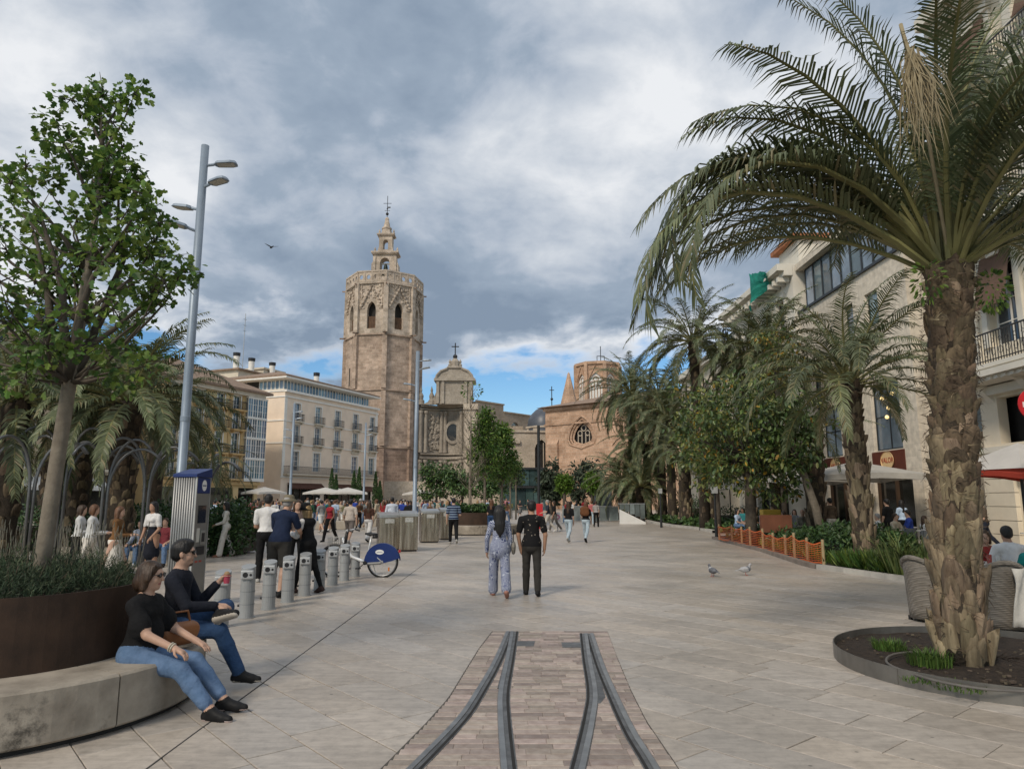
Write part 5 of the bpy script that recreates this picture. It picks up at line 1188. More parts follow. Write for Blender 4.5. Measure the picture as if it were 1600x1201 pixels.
# ================================================================== bell tower
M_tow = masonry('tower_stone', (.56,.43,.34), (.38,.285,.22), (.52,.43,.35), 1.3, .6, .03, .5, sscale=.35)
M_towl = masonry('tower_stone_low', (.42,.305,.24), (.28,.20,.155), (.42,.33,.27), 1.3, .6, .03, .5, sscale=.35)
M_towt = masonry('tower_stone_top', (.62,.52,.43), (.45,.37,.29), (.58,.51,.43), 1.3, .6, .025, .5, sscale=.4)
M_carve = pm('carved_stone', (.30,.225,.155), rough=.9, var=.4, scale=1.2, c2=(.50,.40,.30), bump=1., bscale=2.2, bdist=.3)
TX, TY, TR = XP(592, 152), 152., 8.1
tw = thing('bell_tower', 'octagonal medieval stone bell tower with open belfry and small bell gable', 'tower', (TX, TY, 0), R(-90+10.6+1.5))
def octo(r, off=0.): return [(r*math.cos(R(45*i)+off), r*math.sin(R(45*i)+off)) for i in range(8)]
def ring(prof, name, mat): m = MB(); m.sweep(octo(1e-6+TR), [(o, z) for o, z in prof], closed=True); return m.build(name, mat, tw)
def stage(z0, z1, mat, name='shaft', rr=TR): m = MB(); p = octo(rr); m.prism(p, z0, z1); return m.build(name, mat, tw)
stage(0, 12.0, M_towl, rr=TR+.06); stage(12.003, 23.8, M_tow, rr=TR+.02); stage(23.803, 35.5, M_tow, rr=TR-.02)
def cornice(z, o=.35, h=.45, mat=None):
    m = MB(); m.prism(octo(TR+o*.4), z-h*.55, z-h*.25-.002); m.prism(octo(TR+o), z-h*.25, z+h*.2); m.prism(octo(TR+o*.6), z+h*.2+.002, z+h*.45); m.build('cornice', mat or M_tow, tw)
for z in (12.1, 23.9, 35.6): cornice(z)
# corner buttress strips
for i in range(8):
    x, y = TR*math.cos(R(45*i)), TR*math.sin(R(45*i))
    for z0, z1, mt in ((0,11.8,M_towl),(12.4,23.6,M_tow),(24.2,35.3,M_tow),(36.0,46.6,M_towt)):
        m = MB(); m.cbox((0,0,(z0+z1)/2), (1.15,.95,z1-z0)); o = m.build('corner_rib', mt, tw, loc=(x*.985, y*.985, 0), rz=R(45*i))
    m = MB(); m.cbox((0,0,0),(1.4,.28,.28)); o = m.build('gargoyle', M_towl, tw, loc=(x*1.07, y*1.07, 35.9), rz=R(45*i))
    m = MB(); m.cbox((0,0,0),(1.2,.25,.25)); o = m.build('gargoyle', M_towl, tw, loc=(x*1.06, y*1.06, 46.4), rz=R(45*i))
# belfry stage: each face a real wall with a pointed opening
ap = TR*math.cos(R(22.5)); fw = TR*math.sin(R(22.5))
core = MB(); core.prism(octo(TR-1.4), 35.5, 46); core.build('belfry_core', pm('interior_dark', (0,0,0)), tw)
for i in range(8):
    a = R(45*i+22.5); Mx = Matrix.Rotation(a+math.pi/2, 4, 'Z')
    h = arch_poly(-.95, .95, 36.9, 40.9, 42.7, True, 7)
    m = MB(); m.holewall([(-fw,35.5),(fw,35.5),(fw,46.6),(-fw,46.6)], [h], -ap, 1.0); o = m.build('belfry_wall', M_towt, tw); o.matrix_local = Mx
    # moulded hood and louvre
    e = MB(); ho = arch_poly(-1.55, 1.55, 40.6, 41.0, 43.6, True, 8)[2:-0]; hi = arch_poly(-1.2, 1.2, 40.6, 41.0, 43.05, True, 8)[2:]
    n_ = len(ho); e.add([(p[0], -ap-.25, p[1]) for p in ho]+[(p[0], -ap-.25, p[1]) for p in hi]+[(p[0], -ap+.02, p[1]) for p in ho]+[(p[0], -ap+.02, p[1]) for p in hi], [(q, q+1, n_+q+1, n_+q) for q in range(n_-1)]+[(2*n_+q, 2*n_+q+1, q+1, q) for q in range(n_-1)]+[(n_+q, n_+q+1, 3*n_+q+1, 3*n_+q) for q in range(n_-1)])
    o = e.build('arch_hood', M_towt, tw); o.matrix_local = Mx
    e = MB(); e.box(-.93, .93, -ap+.6, -ap+.7, 36.95, 39.6)
    for q in range(5): e.box(-.9+q*.36, -.8+q*.36, -ap+.52, -ap+.599, 36.95, 39.6)
    o = e.build('belfry_screen', pm('screen_wood', (.13,.075,.045), rough=.8, var=.3, scale=2), tw); o.matrix_local = Mx
    # gable tracery: crocketed triangle of knobs over the arch
    e = MB(); r = random.Random(i)
    e.tube([(-2.2,-ap-.18,41.6),(0,-ap-.22,46.0),(2.2,-ap-.18,41.6)], .16, 5)
    for q in range(7):
        f = q/6
        for s in (-1, 1): e.ball((s*2.3*(1-f), -ap-.34, 41.7+4.3*f), (.27,.22,.3), 6, 4)
    for q in range(80):
        x = r.uniform(-fw*.9, fw*.9); z = r.uniform(41.8, 46.2)
        if abs(x) < 1.7*(1-(z-41)/2.9) : continue
        e.ball((x, -ap-.06, z), (r.uniform(.1,.3), .16, r.uniform(.12,.34)), 5, 4)
    for x in (-2.7, -2.3, 2.3, 2.7): e.box(x-.09, x+.09, -ap-.2, -ap+.02, 41.2, 46.3)
    stuff(e.build('tracery', M_towt, tw)).matrix_local = Mx
    e = MB(); e.box(-fw*.98, -1.6, -ap-.16, -ap+.02, 41.15, 41.4); e.box(1.6, fw*.98, -ap-.16, -ap+.02, 41.15, 41.4); o = e.build('impost', M_towt, tw); o.matrix_local = Mx
    # slit window
    # pierced parapet
    e = MB(); pw = (TR+.25)*math.sin(R(22.5)); pa = (TR+.25)*math.cos(R(22.5)); hs = []
    for q in range(4):
        cx = -pw+pw*2*(q+.5)/4; hs.append([(cx+.42*math.cos(b_), 48.0+.5*math.sin(b_)) for b_ in [R(45*k) for k in range(8)]])
    e.holewall([(-pw,46.9),(pw,46.9),(pw,49.1),(-pw,49.1)], hs, -pa, .25); e.box(-pw, pw, -pa-.12, -pa+.3, 49.1, 49.4); e.box(-pw, pw, -pa-.1, -pa-.002, 46.9, 47.15)
    for q in range(5): cx = -pw+pw*2*q/4; e.box(cx-.13, cx+.13, -pa-.08, -pa-.002, 47.15, 49.1)
    o = e.build('parapet', M_towt, tw); o.matrix_local = Mx
cornice(46.7, .45, .5, M_towt)
m = MB(); m.prism(octo(TR-.2), 46.6, 47.0); m.build('terrace', M_towt, tw)
# slit window as a recess in the middle shaft
def facet_part(i, mb, name, mat): o = mb.build(name, mat, tw); o.matrix_local = Matrix.Rotation(R(45*i+22.5)+math.pi/2, 4, 'Z'); return o
ap2 = (TR-.02)*math.cos(R(22.5))
e = MB(); e.box(-.62, -.32, -ap2-.06, -ap2+.05, 25.2, 29.3); e.box(.32, .62, -ap2-.06, -ap2+.05, 25.2, 29.3); e.box(-.32, .32, -ap2-.06, -ap2+.05, 29.0, 29.3); facet_part(6, e, 'slit_frame', M_tow)
e = MB(); e.box(-.32, .32, -ap2-.02, -ap2+.05, 25.2, 29.0); facet_part(6, e, 'slit_window', pm('interior_dark', (0,0,0)))
# bell gable on the terrace, broad face to the square
gb = MB(); W = 2.95
o_h = arch_poly(-1.05, 1.05, 50.2, 53.2, 54.4, False, 6)
gr = R(90-10.6-1.5)  # undo tower turn: faces the viewer
def gpart(mb, name, mat, sm=False): o = mb.build(name, mat, tw); o.rotation_euler = (0, 0, gr); return o
m = MB(); 
for yy, sgn in ((-1.3, 1), (1.3, -1)): m.holewall([(-W,46.9),(W,46.9),(W,53.0),(W-.5,53.8),(W-.6,55.2),(-W+.6,55.2),(-W+.5,53.8),(-W,53.0)], [o_h], yy, 1.3*sgn if sgn > 0 else -1.3)
m.add([(-W,-1.3,46.9),(-W,1.3,46.9),(-W,1.3,53.0),(-W,-1.3,53.0)], [(3,2,1,0)]); m.add([(W,-1.3,46.9),(W,1.3,46.9),(W,1.3,53.0),(W,-1.3,53.0)], [(0,1,2,3)])
for s in (-1, 1): m.add([(s*W,-1.3,53),(s*W,1.3,53),(s*(W-.5),1.3,53.8),(s*(W-.5),-1.3,53.8)], [(0,1,2,3)]); m.add([(s*(W-.5),-1.3,53.8),(s*(W-.5),1.3,53.8),(s*(W-.6),1.3,55.2),(s*(W-.6),-1.3,55.2)], [(0,1,2,3)])
gpart(m, 'bell_gable', M_towt)
for x in (-2.3, 2.3): m = MB(); m.box(x-.28, x+.28, -1.55, -1.28, 49.2, 54.7); gpart(m, 'gable_pilaster', M_towt)
m = MB(); m.box(-2.75, 2.75, -1.75, 1.75, 55.2, 55.45); m.box(-3.0, 3.0, -1.9, 1.9, 55.452, 55.75); gpart(m, 'gable_cornice', M_towt)
m = MB(); h2 = arch_poly(-.55, .55, 56.4, 58.0, 58.7, False, 5)
for yy, dd in ((-1.0, 1.0), (1.0, -1.0)): m.holewall([(-1.75,55.75),(1.75,55.75),(1.45,57.2),(1.45,59.6),(-1.45,59.6),(-1.45,57.2)], [h2], yy, dd)
for s in (-1, 1): m.add([(s*1.75,-1,55.75),(s*1.75,1,55.75),(s*1.45,1,57.2),(s*1.45,-1,57.2)], [(0,1,2,3)]); m.add([(s*1.45,-1,57.2),(s*1.45,1,57.2),(s*1.45,1,59.6),(s*1.45,-1,59.6)], [(0,1,2,3)])
gpart(m, 'upper_gable', M_towt)
m = MB(); m.box(-1.75, 1.75, -1.3, 1.3, 59.6, 59.8); m.box(-1.95, 1.95, -1.45, 1.45, 59.802, 60.05); gpart(m, 'gable_cornice', M_towt)
m = MB(); m.lathe([(1.3,60.05),(1.15,60.8),(1.0,61.3),(1.15,61.4),(1.15,61.7),(.8,61.9),(.6,62.8),(.42,63.6),(.5,63.8),(.3,64.2),(.001,64.3)], 8); gpart(m, 'pinnacle', M_towt)
for s in (-1, 1): m = MB(); m.lathe([(.3,0),(.3,.5),(.15,.7),(.22,.9),(.001,1.5)], 8); o = gpart(m, 'finial', M_towt); q = Matrix.Rotation(gr, 3, 'Z') @ Vector((s*1.6, 0, 55.75 if 0 else 60.05)); o.location = q; m = MB(); m.lathe([(.35,0),(.35,.6),(.18,.8),(.25,1.0),(.001,1.6)], 8); o = gpart(m, 'finial', M_towt); o.location = Matrix.Rotation(gr, 3, 'Z') @ Vector((s*2.5, 0, 55.75))
m = MB(); m.lathe([(.001,53.3),(.25,53.25),(.45,52.6),(.55,51.4),(.85,50.7),(.86,50.5),(.001,50.5)], 14); gpart(m, 'bell', pm('bronze', (.035,.045,.038), rough=.5, metal=.6))
m = MB(); m.box(-1.0, 1.0, -.1, .1, 53.2, 53.5); gpart(m, 'bell_yoke', M_trimw)
m = MB(); m.tube([(0,0,64.2),(0,0,69.4)], .07, 6); m.tube([(-.9,0,67.6),(.9,0,67.6)], .06, 5); m.ball((0,0,65.1),.35,8,6); m.tube([(-.6,0,65.9),(.6,0,65.9)], .05, 4); m.ball((0,0,66.3),.18,8,6); m.box(-.05,.7,-.02,.02,66.5,66.8); gpart(m, 'weather_cross', M_iron)

# ================================================================== cathedral
M_bar = masonry('baroque_stone', (.42,.37,.31), (.35,.305,.25), (.42,.38,.33), 1.1, .55, .012, .4, sscale=.2)
M_nave = masonry('nave_stone', (.46,.37,.285), (.38,.30,.225), (.48,.41,.33), .8, .36, .016, .4, sscale=.15)
M_chap = masonry('chapel_stone', (.60,.40,.28), (.45,.285,.19), (.58,.45,.34), 1.2, .55, .03, .4, sscale=.4)
M_pale = masonry('pale_stone', (.56,.48,.39), (.50,.42,.33), (.56,.50,.42), .9, .45, .012, .3, sscale=.2)
cat_ = thing('cathedral', 'stone cathedral with baroque front, long nave wall, chapel and octagonal lantern', 'church')
# baroque front: concave, made of upright bays
fx0, fx1, FYc = XP(652, 150), XP(738, 150), 150.
def fr(u): return (fx0+(fx1-fx0)*u, FYc-1.2+3.2*math.sin(math.pi*max(0,min(1,u)))+1.8*(1-u)*.6)
Wd = fx1-fx0; pathf = [fr(i/16) for i in range(17)]
m = MB(); m.sweep(pathf, [(0,0),(0,21.3)]); m.build('front_wall', M_bar, cat_)
for z, o, h in ((10.0,.5,.6),(10.9,.8,.35),(20.4,.4,.4),(21.0,.8,.5)):
    m = MB(); m.sweep(pathf, [(0,z),(o,z+.1),(o,z+h),(0,z+h)]); m.build('front_cornice', M_bar, cat_)
for u in (.03,.12,.40,.47,.78,.86,.97):
    x, y = fr(u); 
    for z0, z1 in ((0,9.9),(11.4,20.3)):
        m = MB(); m.lathe([(.52,z0),(.52,z0+.5),(.4,z0+.55),(.36,z1-.8),(.52,z1-.5),(.52,z1)], 10); m.build('column', M_bar, cat_, loc=(x, y-.35, 0))
m = MB(); x, y = fr(.62); m.lathe([(1.85,0),(1.85,.35),(1.35,.4),(1.35,-.2)], 24, sy=1.35); o = m.build('oculus_frame', M_bar, cat_, loc=(x, y-.1, 15.8)); o.rotation_euler = (R(90),0,R(-6))
m = MB(); m.lathe([(.001,0),(1.5,0)], 24, sy=1.35); o = m.build('oculus', glassy('dark_glass', (.02,.02,.02), .2, .4), cat_, loc=(x, y-.28, 15.8)); o.rotation_euler = (R(90),0,R(-6))
r = random.Random(4); cv = MB()
for (u0,u1,z0,z1,n_) in ((.17,.35,12.0,19.5,70),(.16,.36,4.5,9.5,50),(.5,.75,3.5,9.5,60),(.48,.66,21.8,26.2,150),(.88,.96,12,19.5,40)):
    for i in range(n_):
        x, y = fr(r.uniform(u0,u1)); cv.ball((x, y-.1, r.uniform(z0,z1)), (r.uniform(.15,.5), .3, r.uniform(.15,.6)), 6, 4)
stuff(cv.build('carving', M_bar, cat_))
# crowning gable block with curved pediment
gx0, gx1 = XP(680, 150), XP(737, 150); gy = FYc-.2
m = MB(); m.box(gx0, gx1, gy-1.2, gy+3, 21.5, 26.4); m.build('upper_gable', M_bar, cat_)
m = MB(); m.box(gx0-.5, gx1+.6, gy-1.8, gy+3, 26.4, 26.95); m.build('gable_cornice', M_bar, cat_)
cxg = (gx0+gx1)/2
m = MB(); pp = [(-3.9,26.95),(3.9,26.95),(3.7,27.6),(2.9,28.5),(1.6,29.0),(1.4,29.3),(-1.4,29.3),(-1.6,29.0),(-2.9,28.5),(-3.7,27.6)]
m.add([(cxg+p[0], gy-1.4, p[1]) for p in pp]+[(cxg+p[0], gy+1.2, p[1]) for p in pp], [tuple(range(10)), tuple(range(19,9,-1))]+[(i,i+10,(i+1)%10+10,(i+1)%10) for i in range(10)]); m.build('pediment', M_bar, cat_)
m = MB(); m.tube([(cxg+p[0], gy-1.5, p[1]) for p in pp[1:]+[pp[0]]], .28, 6); m.build('pediment_moulding', M_bar, cat_)
for x in (gx0+.3, gx0+1.4, gx1-1.4, gx1-.3): m = MB(); m.box(x-.3, x+.3, gy-1.55, gy-1.2, 21.6, 26.4); m.build('gable_pilaster', M_bar, cat_)
for px_, w in ((gx0-1.1, 1.0), (gx0-3.4, 1.1), (gx0-5.2, .8)):
    m = MB(); m.lathe([(w*.7,21.5),(w*.7,22.4),(w*.45,22.6),(w*.55,23.4),(w*.2,24.2),(w*.28,24.6),(.001,25.6)], 10); m.build('finial', M_bar, cat_, loc=(px_, gy, 0))
m = MB(); m.add([(gx0-3,gy-.4,21.5),(gx0,gy-.4,21.5),(gx0,gy-.4,24.5),(gx0-.6,gy-.4,23.0),(gx0-1.6,gy-.4,22.2)], [(0,1,2,3,4)]); m.add([(gx0-3,gy+.4,21.5),(gx0,gy+.4,21.5),(gx0,gy+.4,24.5),(gx0-.6,gy+.4,23.0),(gx0-1.6,gy+.4,22.2)], [(4,3,2,1,0)]); m.add([(gx0-3,gy-.4,21.5),(gx0-1.6,gy-.4,22.2),(gx0-.6,gy-.4,23),(gx0,gy-.4,24.5),(gx0-3,gy+.4,21.5),(gx0-1.6,gy+.4,22.2),(gx0-.6,gy+.4,23),(gx0,gy+.4,24.5)], [(0,1,5,4),(1,2,6,5),(2,3,7,6)]); m.build('scroll', M_bar, cat_)
m = MB(); m.lathe([(1.5,29.3),(1.5,29.5),(.9,29.7),(1.0,30.8),(.7,31.1),(.4,31.5),(.001,31.6)], 8); m.build('crown_base', M_bar, cat_, loc=(cxg, gy, 0))
for s in (-1.1, 1.1): m = MB(); m.lathe([(.3,29.3),(.4,30.1),(.2,30.4),(.3,30.8),(.001,31.4)], 8); m.build('finial', M_bar, cat_, loc=(cxg+s, gy, 0))
m = MB(); m.ball((0,0,31.9),.5,10,8); m.tube([(0,0,32.2),(0,0,34.9)], .13, 6); m.tube([(-.8,0,34.1),(.8,0,34.1)], .12, 6); m.build('cross', M_iron, cat_, loc=(cxg, gy, 0))
# side pier right of the front, then nave
M_side = M_pale
px_ = fx1; m = MB(); m.box(fx1-1.6, fx1+.9, FYc-2.4, FYc+2, 0, 21.2); m.build('corner_pier', M_pale, cat_); m = MB(); m.box(fx1-1.9, fx1+1.2, FYc-2.8, FYc+2, 20.2, 21.4); m.box(fx1-1.9, fx1+1.2, FYc-2.8, FYc+2, 10.2, 11.0); m.build('pier_cornice', M_pale, cat_)
dN = Vector((.643,.766,0)); nN = Vector((.766,-.643,0)); TN = math.atan2(.766,.643)
def cpart(mb, name, mat, loc, rz=TN): return mb.build(name, mat, cat_, loc=loc, rz=rz)
nx, ny = fx1+.6, FYc-.5
m = MB(); hs = [arch_poly(11.5, 14.5, 13.2, 17.0, 18.8, False, 6)]
m.holewall([(0,0),(24,0),(24,20.6),(9,20.6),(9,22.2),(0,22.2)], hs, 0, .6); m.add([(0,0,0),(0,10,0),(0,10,22.2),(0,0,22.2)], [(3,2,1,0)]); m.add([(0,0,22.2),(9,0,22.2),(9,10,22.2),(0,10,22.2)], [(0,1,2,3)]); m.add([(9,0,20.6),(24,0,20.6),(24,10,20.6),(9,10,20.6)], [(0,1,2,3)]); cpart(m, 'nave_wall', M_nave, (nx, ny, 0))
m = MB(); m.box(11.4, 14.6, .5, .55, 13, 18.9); cpart(m, 'nave_window', glassy('pale_glass', (.28,.32,.33), .2, .5), (nx, ny, 0))
for i in range(3): m = MB(); m.box(11.9+.9*i, 12.02+.9*i, .3, .5, 13.2, 18.2); cpart(m, 'window_mullion', M_pale, (nx, ny, 0))
m = MB(); m.box(-.1, 9.1, -.25, .1, 22.2, 22.5); m.box(9.1, 24, -.25, .1, 20.6, 20.9); cpart(m, 'nave_coping', M_nave, (nx, ny, 0))
# flying link and low dome
m = MB(); m.lathe([(3.6,14.5),(3.6,16.6),(3.4,17.8),(2.8,19.0),(1.8,20.0),(.7,20.6),(.001,20.7)], 16); m.build('dome', pm('blue_tile', (.075,.085,.105), rough=.4, var=.2, scale=2), cat_, loc=(XP(852,146), 147, 0), smooth=True)
m = MB(); m.lathe([(3.8,10),(3.8,16.0),(4.0,16.1),(4.0,16.4),(3.6,16.5)], 8, a0=R(12), a1=R(372)); m.build('dome_drum', M_pale, cat_, loc=(XP(852,146), 147, 0))
m = MB(); m.tube([(0,0,20.6),(0,0,25)], .1, 5); m.tube([(-.5,0,24.2),(.5,0,24.2)], .08, 4); m.ball((0,0,22.3),.3,8,6); m.build('dome_cross', M_iron, cat_, loc=(XP(864,146), 147, 0))
# lower chapels
lx, ly = XP(772, 138), 138.
m = MB(); gw = arch_poly(8.0, 10.6, 6.6, 11.2, 13.2, True, 7); m.holewall([(0,0),(17,0),(17,14.6),(0,14.6)], [gw], 0, .6); m.add([(0,0,14.6),(17,0,14.6),(17,8,14.6),(0,8,14.6)], [(0,1,2,3)]); m.add([(0,0,0),(0,8,0),(0,8,14.6),(0,0,14.6)], [(3,2,1,0)]); m.build('chapel_row', M_pale, cat_, loc=(lx, ly, 0), rz=R(8))
m = MB(); m.box(7.9, 10.7, .5, .55, 6.5, 13.3); m.build('chapel_window', MATS['dark_glass'], cat_, loc=(lx, ly, 0), rz=R(8))
for q in (8.85, 9.75): m = MB(); m.box(q-.08, q+.08, .3, .5, 6.6, 12.6); m.build('window_mullion', M_pale, cat_, loc=(lx, ly, 0), rz=R(8))
m = MB(); m.box(-.3, 5, -.5, .2, 12.4, 13.1); m.box(0, 17, -.3, .2, 14.6, 15.0); m.box(0, 17, -.35, .2, 5.6, 6.1); m.build('chapel_cornice', M_pale, cat_, loc=(lx, ly, 0), rz=R(8))
m = MB(); m.box(1.5, 6, 2, 7, 14.6, 16.0); m.build('roof_block', M_nave, cat_, loc=(lx, ly, 0), rz=R(8))
# chapel block with gothic window
M_ch = M_chap; bx0, by0 = XP(853, 130), 130.; TB = math.atan2(-.643, .766)
m = MB(); hx = 8.0; gw = arch_poly(hx-2.9, hx+2.9, 11.6, 12.0, 16.2, True, 9)
gw = [(hx-2.4,11.2),(hx,10.5),(hx+2.4,11.2)]+gw[2:]
m.holewall([(0,0),(30,0),(30,18.2),(0,18.2)], [gw], 0, 1.0); m.add([(0,0,0),(0,16,0),(0,16,18.2),(0,0,18.2)], [(3,2,1,0)]); m.add([(30,0,0),(30,16,0),(30,16,18.2),(30,0,18.2)], [(0,1,2,3)]); m.build('chapel_wall', M_ch, cat_, loc=(bx0, by0, 0), rz=TB)
for k, dd in ((1.0, .1), (.86, .35), (.72, .6)):
    q = [(hx+(p[0]-hx)*k, 12.6+(p[1]-12.6)*k) for p in gw]; e = MB(); e.tube([(p[0], dd-.1, p[1]) for p in q]+[(q[0][0], dd-.1, q[0][1])], .22, 5); e.build('arch_order', M_ch, cat_, loc=(bx0, by0, 0), rz=TB)
e = MB(); e.box(hx-3, hx+3, .9, .95, 10.4, 16.3); e.build('gothic_window', MATS['dark_glass'], cat_, loc=(bx0, by0, 0), rz=TB)
e = MB()
for q in (-1.2,-.4,.4,1.2): e.tube([(hx+q,.72,11.2),(hx+q,.72,13.0)], .1, 5)
for cx, cz, rr_ in ((-.8,13.2,.45),(.8,13.2,.45),(0,14.1,.5)): e.tube([(hx+cx+rr_*math.cos(R(30*k)), .72, cz+rr_*math.sin(R(30*k))) for k in range(13)], .1, 5)
e.build('window_tracery', M_pale, cat_, loc=(bx0, by0, 0), rz=TB)
for z, o, h in ((17.6,.45,.5),(14.9,.2,.3),(5.4,.3,.35)):
    for a, b in (((0,30),) if abs(z-14.9) > .1 else ((0,30),)): e = MB(); e.box(a-.2, b, -o, .05, z, z+h); e.build('chapel_string', M_ch, cat_, loc=(bx0, by0, 0), rz=TB)
e = MB(); e.box(.6, 3.0, -.5, .02, 0, 11.5); e.add([(.6,-.5,11.5),(3,-.5,11.5),(3,0,12.4),(.6,0,12.4)], [(0,1,2,3)]); e.build('buttress', M_ch, cat_, loc=(bx0, by0, 0), rz=TB)
e = MB(); vs = [(-1.2,-1.2,18.2),(31,-1.2,18.2),(31,17,18.2),(-1.2,17,18.2),(9,8,20.7),(22,8,20.7)]; e.add(vs, [(0,1,5,4),(1,2,5),(2,3,4,5),(3,0,4),(3,2,1,0)]); e.build('chapel_roof', M_roof, cat_, loc=(bx0, by0, 0), rz=TB)
# pinnacle and lantern tower
m = MB(); m.lathe([(1.9,17),(1.9,20.2),(2.2,20.4),(2.0,20.8),(.25,28.2),(.001,28.6)], 8); m.build('pinnacle', M_chap, cat_, loc=(XP(891,150), 150, 0))
lt = Vector((XP(938,172), 172., 0)); LR = 5.5; la = LR*math.cos(R(22.5)); lf = LR*math.sin(R(22.5))
e = MB(); e.prism([(LR*math.cos(R(45*i+9)), LR*math.sin(R(45*i+9))) for i in range(8)], 0, 22.2); e.prism([((LR+.4)*math.cos(R(45*i+9)), (LR+.4)*math.sin(R(45*i+9))) for i in range(8)], 33.6, 34.3); e.build('lantern_base', M_chap, cat_, loc=lt)
for i in range(8):
    Mx = Matrix.Translation(lt+Vector((0,0,-3))) @ Matrix.Rotation(R(45*i+22.5+9)+math.pi/2, 4, 'Z')
    h = arch_poly(-1.75, 1.75, 26.2, 31.4, 34.6, True, 7); m = MB(); m.holewall([(-lf,25.2),(lf,25.2),(lf,36.6),(-lf,36.6)], [h], -la, .6); o = m.build('lantern_wall', M_chap, cat_); o.matrix_local = Mx
    e = MB(); e.tube([(-2.2,-la-.1,32.0),(0,-la-.15,36.3),(2.2,-la-.1,32.0)], .16, 5); e.tube([(-1.9,-la-.06,26),(-1.9,-la-.06,32)], .14, 5); e.tube([(1.9,-la-.06,26),(1.9,-la-.06,32)], .14, 5); o = e.build('gablet', M_chap, cat_); o.matrix_local = Mx
    e = MB()
    for q in (-1.05,-.35,.35,1.05): e.tube([(q,-la+.3,26.2),(q,-la+.3,31.6)], .09, 5)
    for cx, cz, rr_ in ((-.85,31.9,.6),(.85,31.9,.6),(0,33.1,.62)): e.tube([(cx+rr_*math.cos(R(45*k)), -la+.3, cz+rr_*math.sin(R(45*k))) for k in range(9)], .09, 5)
    o = e.build('lantern_tracery', M_chap, cat_); o.matrix_local = Mx
    e = MB(); e.box(-1.75, 1.75, -la+.45, -la+.5, 26.2, 34.6); o = e.build('lantern_glass', pm('alabaster', (.72,.72,.70), rough=.4, var=.08), cat_); o.matrix_local = Mx
    e = MB(); e.box(-.5,.5,-.4,.4,25.2,37.0); o = e.build('lantern_rib', M_chap, cat_, loc=(lt.x+LR*math.cos(R(45*i+9)), lt.y+LR*math.sin(R(45*i+9)), -3), rz=R(45*i+9))
e = MB(); e.tube([(0,0,37.3),(0,0,42)], .1, 5); e.tube([(-.9,0,39.5),(.9,0,39.5)], .08, 4); e.tube([(-.9,0,37.3),(-.9,0,39.5)], .08, 4); e.tube([(.9,0,37.3),(.9,0,39.5)], .08, 4); e.build('lantern_cross', M_iron, cat_, loc=(XP(943,172), 172, -3))

# ---- glass pavilion, stone wall and ramp
gp = thing('glass_pavilion', 'low greenish glass pavilion in front of the cathedral side', 'pavilion', (XP(783,112), 112, 0), R(4))
M_gg = glassy('green_glass', (.045,.075,.075), .06, .8)
for z0, z1, x1 in ((0,3.4,7.6),(3.75,6.3,6.6)):
    for i in range(6): w = x1/6; m = MB(); m.box(.04+i*w, (i+1)*w-.04, 0, .06, z0+.05, z1); m.build('pane', M_gg, gp)
    m = MB(); m.box(.05, x1, .3, 6, z0, z1); m.build('interior_core', pm('pavilion_core', (.06,.08,.08), rough=.8, var=.3), gp)
m = MB(); m.box(-.3, 8.0, -.6, 6, 3.42, 3.72); m.box(-.3, 7.0, -.4, 6, 6.32, 6.6); m.build('roof_slab', M_iron, gp)
sw = tag(MB().box(XP(600,118), XP(783,118)-.2, 117.6, 118.4, 0, 4.6).build('stone_wall', M_pale), 'grey coursed stone wall behind the far crowd', 'wall')
rp_ = thing('ramp_wall', 'white ramp wall with a glass railing at the car-park entrance', 'ramp', (XP(968,50), 50, 0)); X1 = XP(1008,50)-XP(968,50)
m = MB(); m.prism([(0,0),(X1,0),(X1,.3),(0,.3)], 0, .3); m.v = [(x, y, z if z < .1 else (1.0 if x < .1 else .12)) for x, y, z in m.v]; m.build('wall', M_white, rp_)
for i in range(5): m = MB(); m.box(X1*i/5+.02, X1*(i+1)/5-.02, .12, .15, 1.02-.8*(i+.5)/5*1.0+.05, 1.35); m.build('pane', glassy('rail_glass', (.16,.19,.19), .08, .7), rp_)
m = MB(); m.box(-.1, X1, .1, .17, 1.36, 1.41); m.build('handrail', M_steel, rp_)
rg = thing('glass_railing', 'long glass railing left of the ramp wall', 'railing', (XP(878,56), 56, 0)); XL = XP(966,56)-XP(878,56)
for i in range(6): m = MB(); m.box(XL*i/6+.02, XL*(i+1)/6-.02, 0, .03, .05, 1.1); m.build('pane', MATS['rail_glass'], rg)
m = MB(); m.box(0, XL, -.03, .06, 1.11, 1.17); m.build('handrail', M_steel, rg)
tag(MB().box(XP(930,66), XP(956,66), 66, 68, 0, HZ(764,66)).build('lift_house', pm('box_blue', (.10,.12,.145), rough=.5, var=.1), bevel=.02), 'plain blue-grey lift housing beside the low palm', 'kiosk')
tag(MB().box(XP(838,42), XP(848,42), 42, 42.3, 0, HZ(786,42)).build('sign_totem', pm('totem_red', (.5,.025,.03), rough=.45), bevel=.01), 'red sign totem behind the strolling couple', 'sign')
ps = thing('notice_board', 'small pink and white notice board beyond the strolling man', 'sign', (XP(871,39), 39, 0)); m = MB(); m.box(-.17, .17, -.02, .02, .5, 1.0); m.build('board', pm('board_white', (.7,.66,.66), rough=.6), ps)
m = MB(); m.lathe([(.07,0),(.12,0),(.12,.004),(.07,.004)], 20); o = m.build('emblem', pm('magenta', (.55,.05,.22), rough=.5), ps, loc=(0,-.025,.75)); o.rotation_euler = (R(90),0,0)
m = MB(); m.box(-.02,.02,-.02,.02,0,.5); m.build('leg', M_iron, ps)

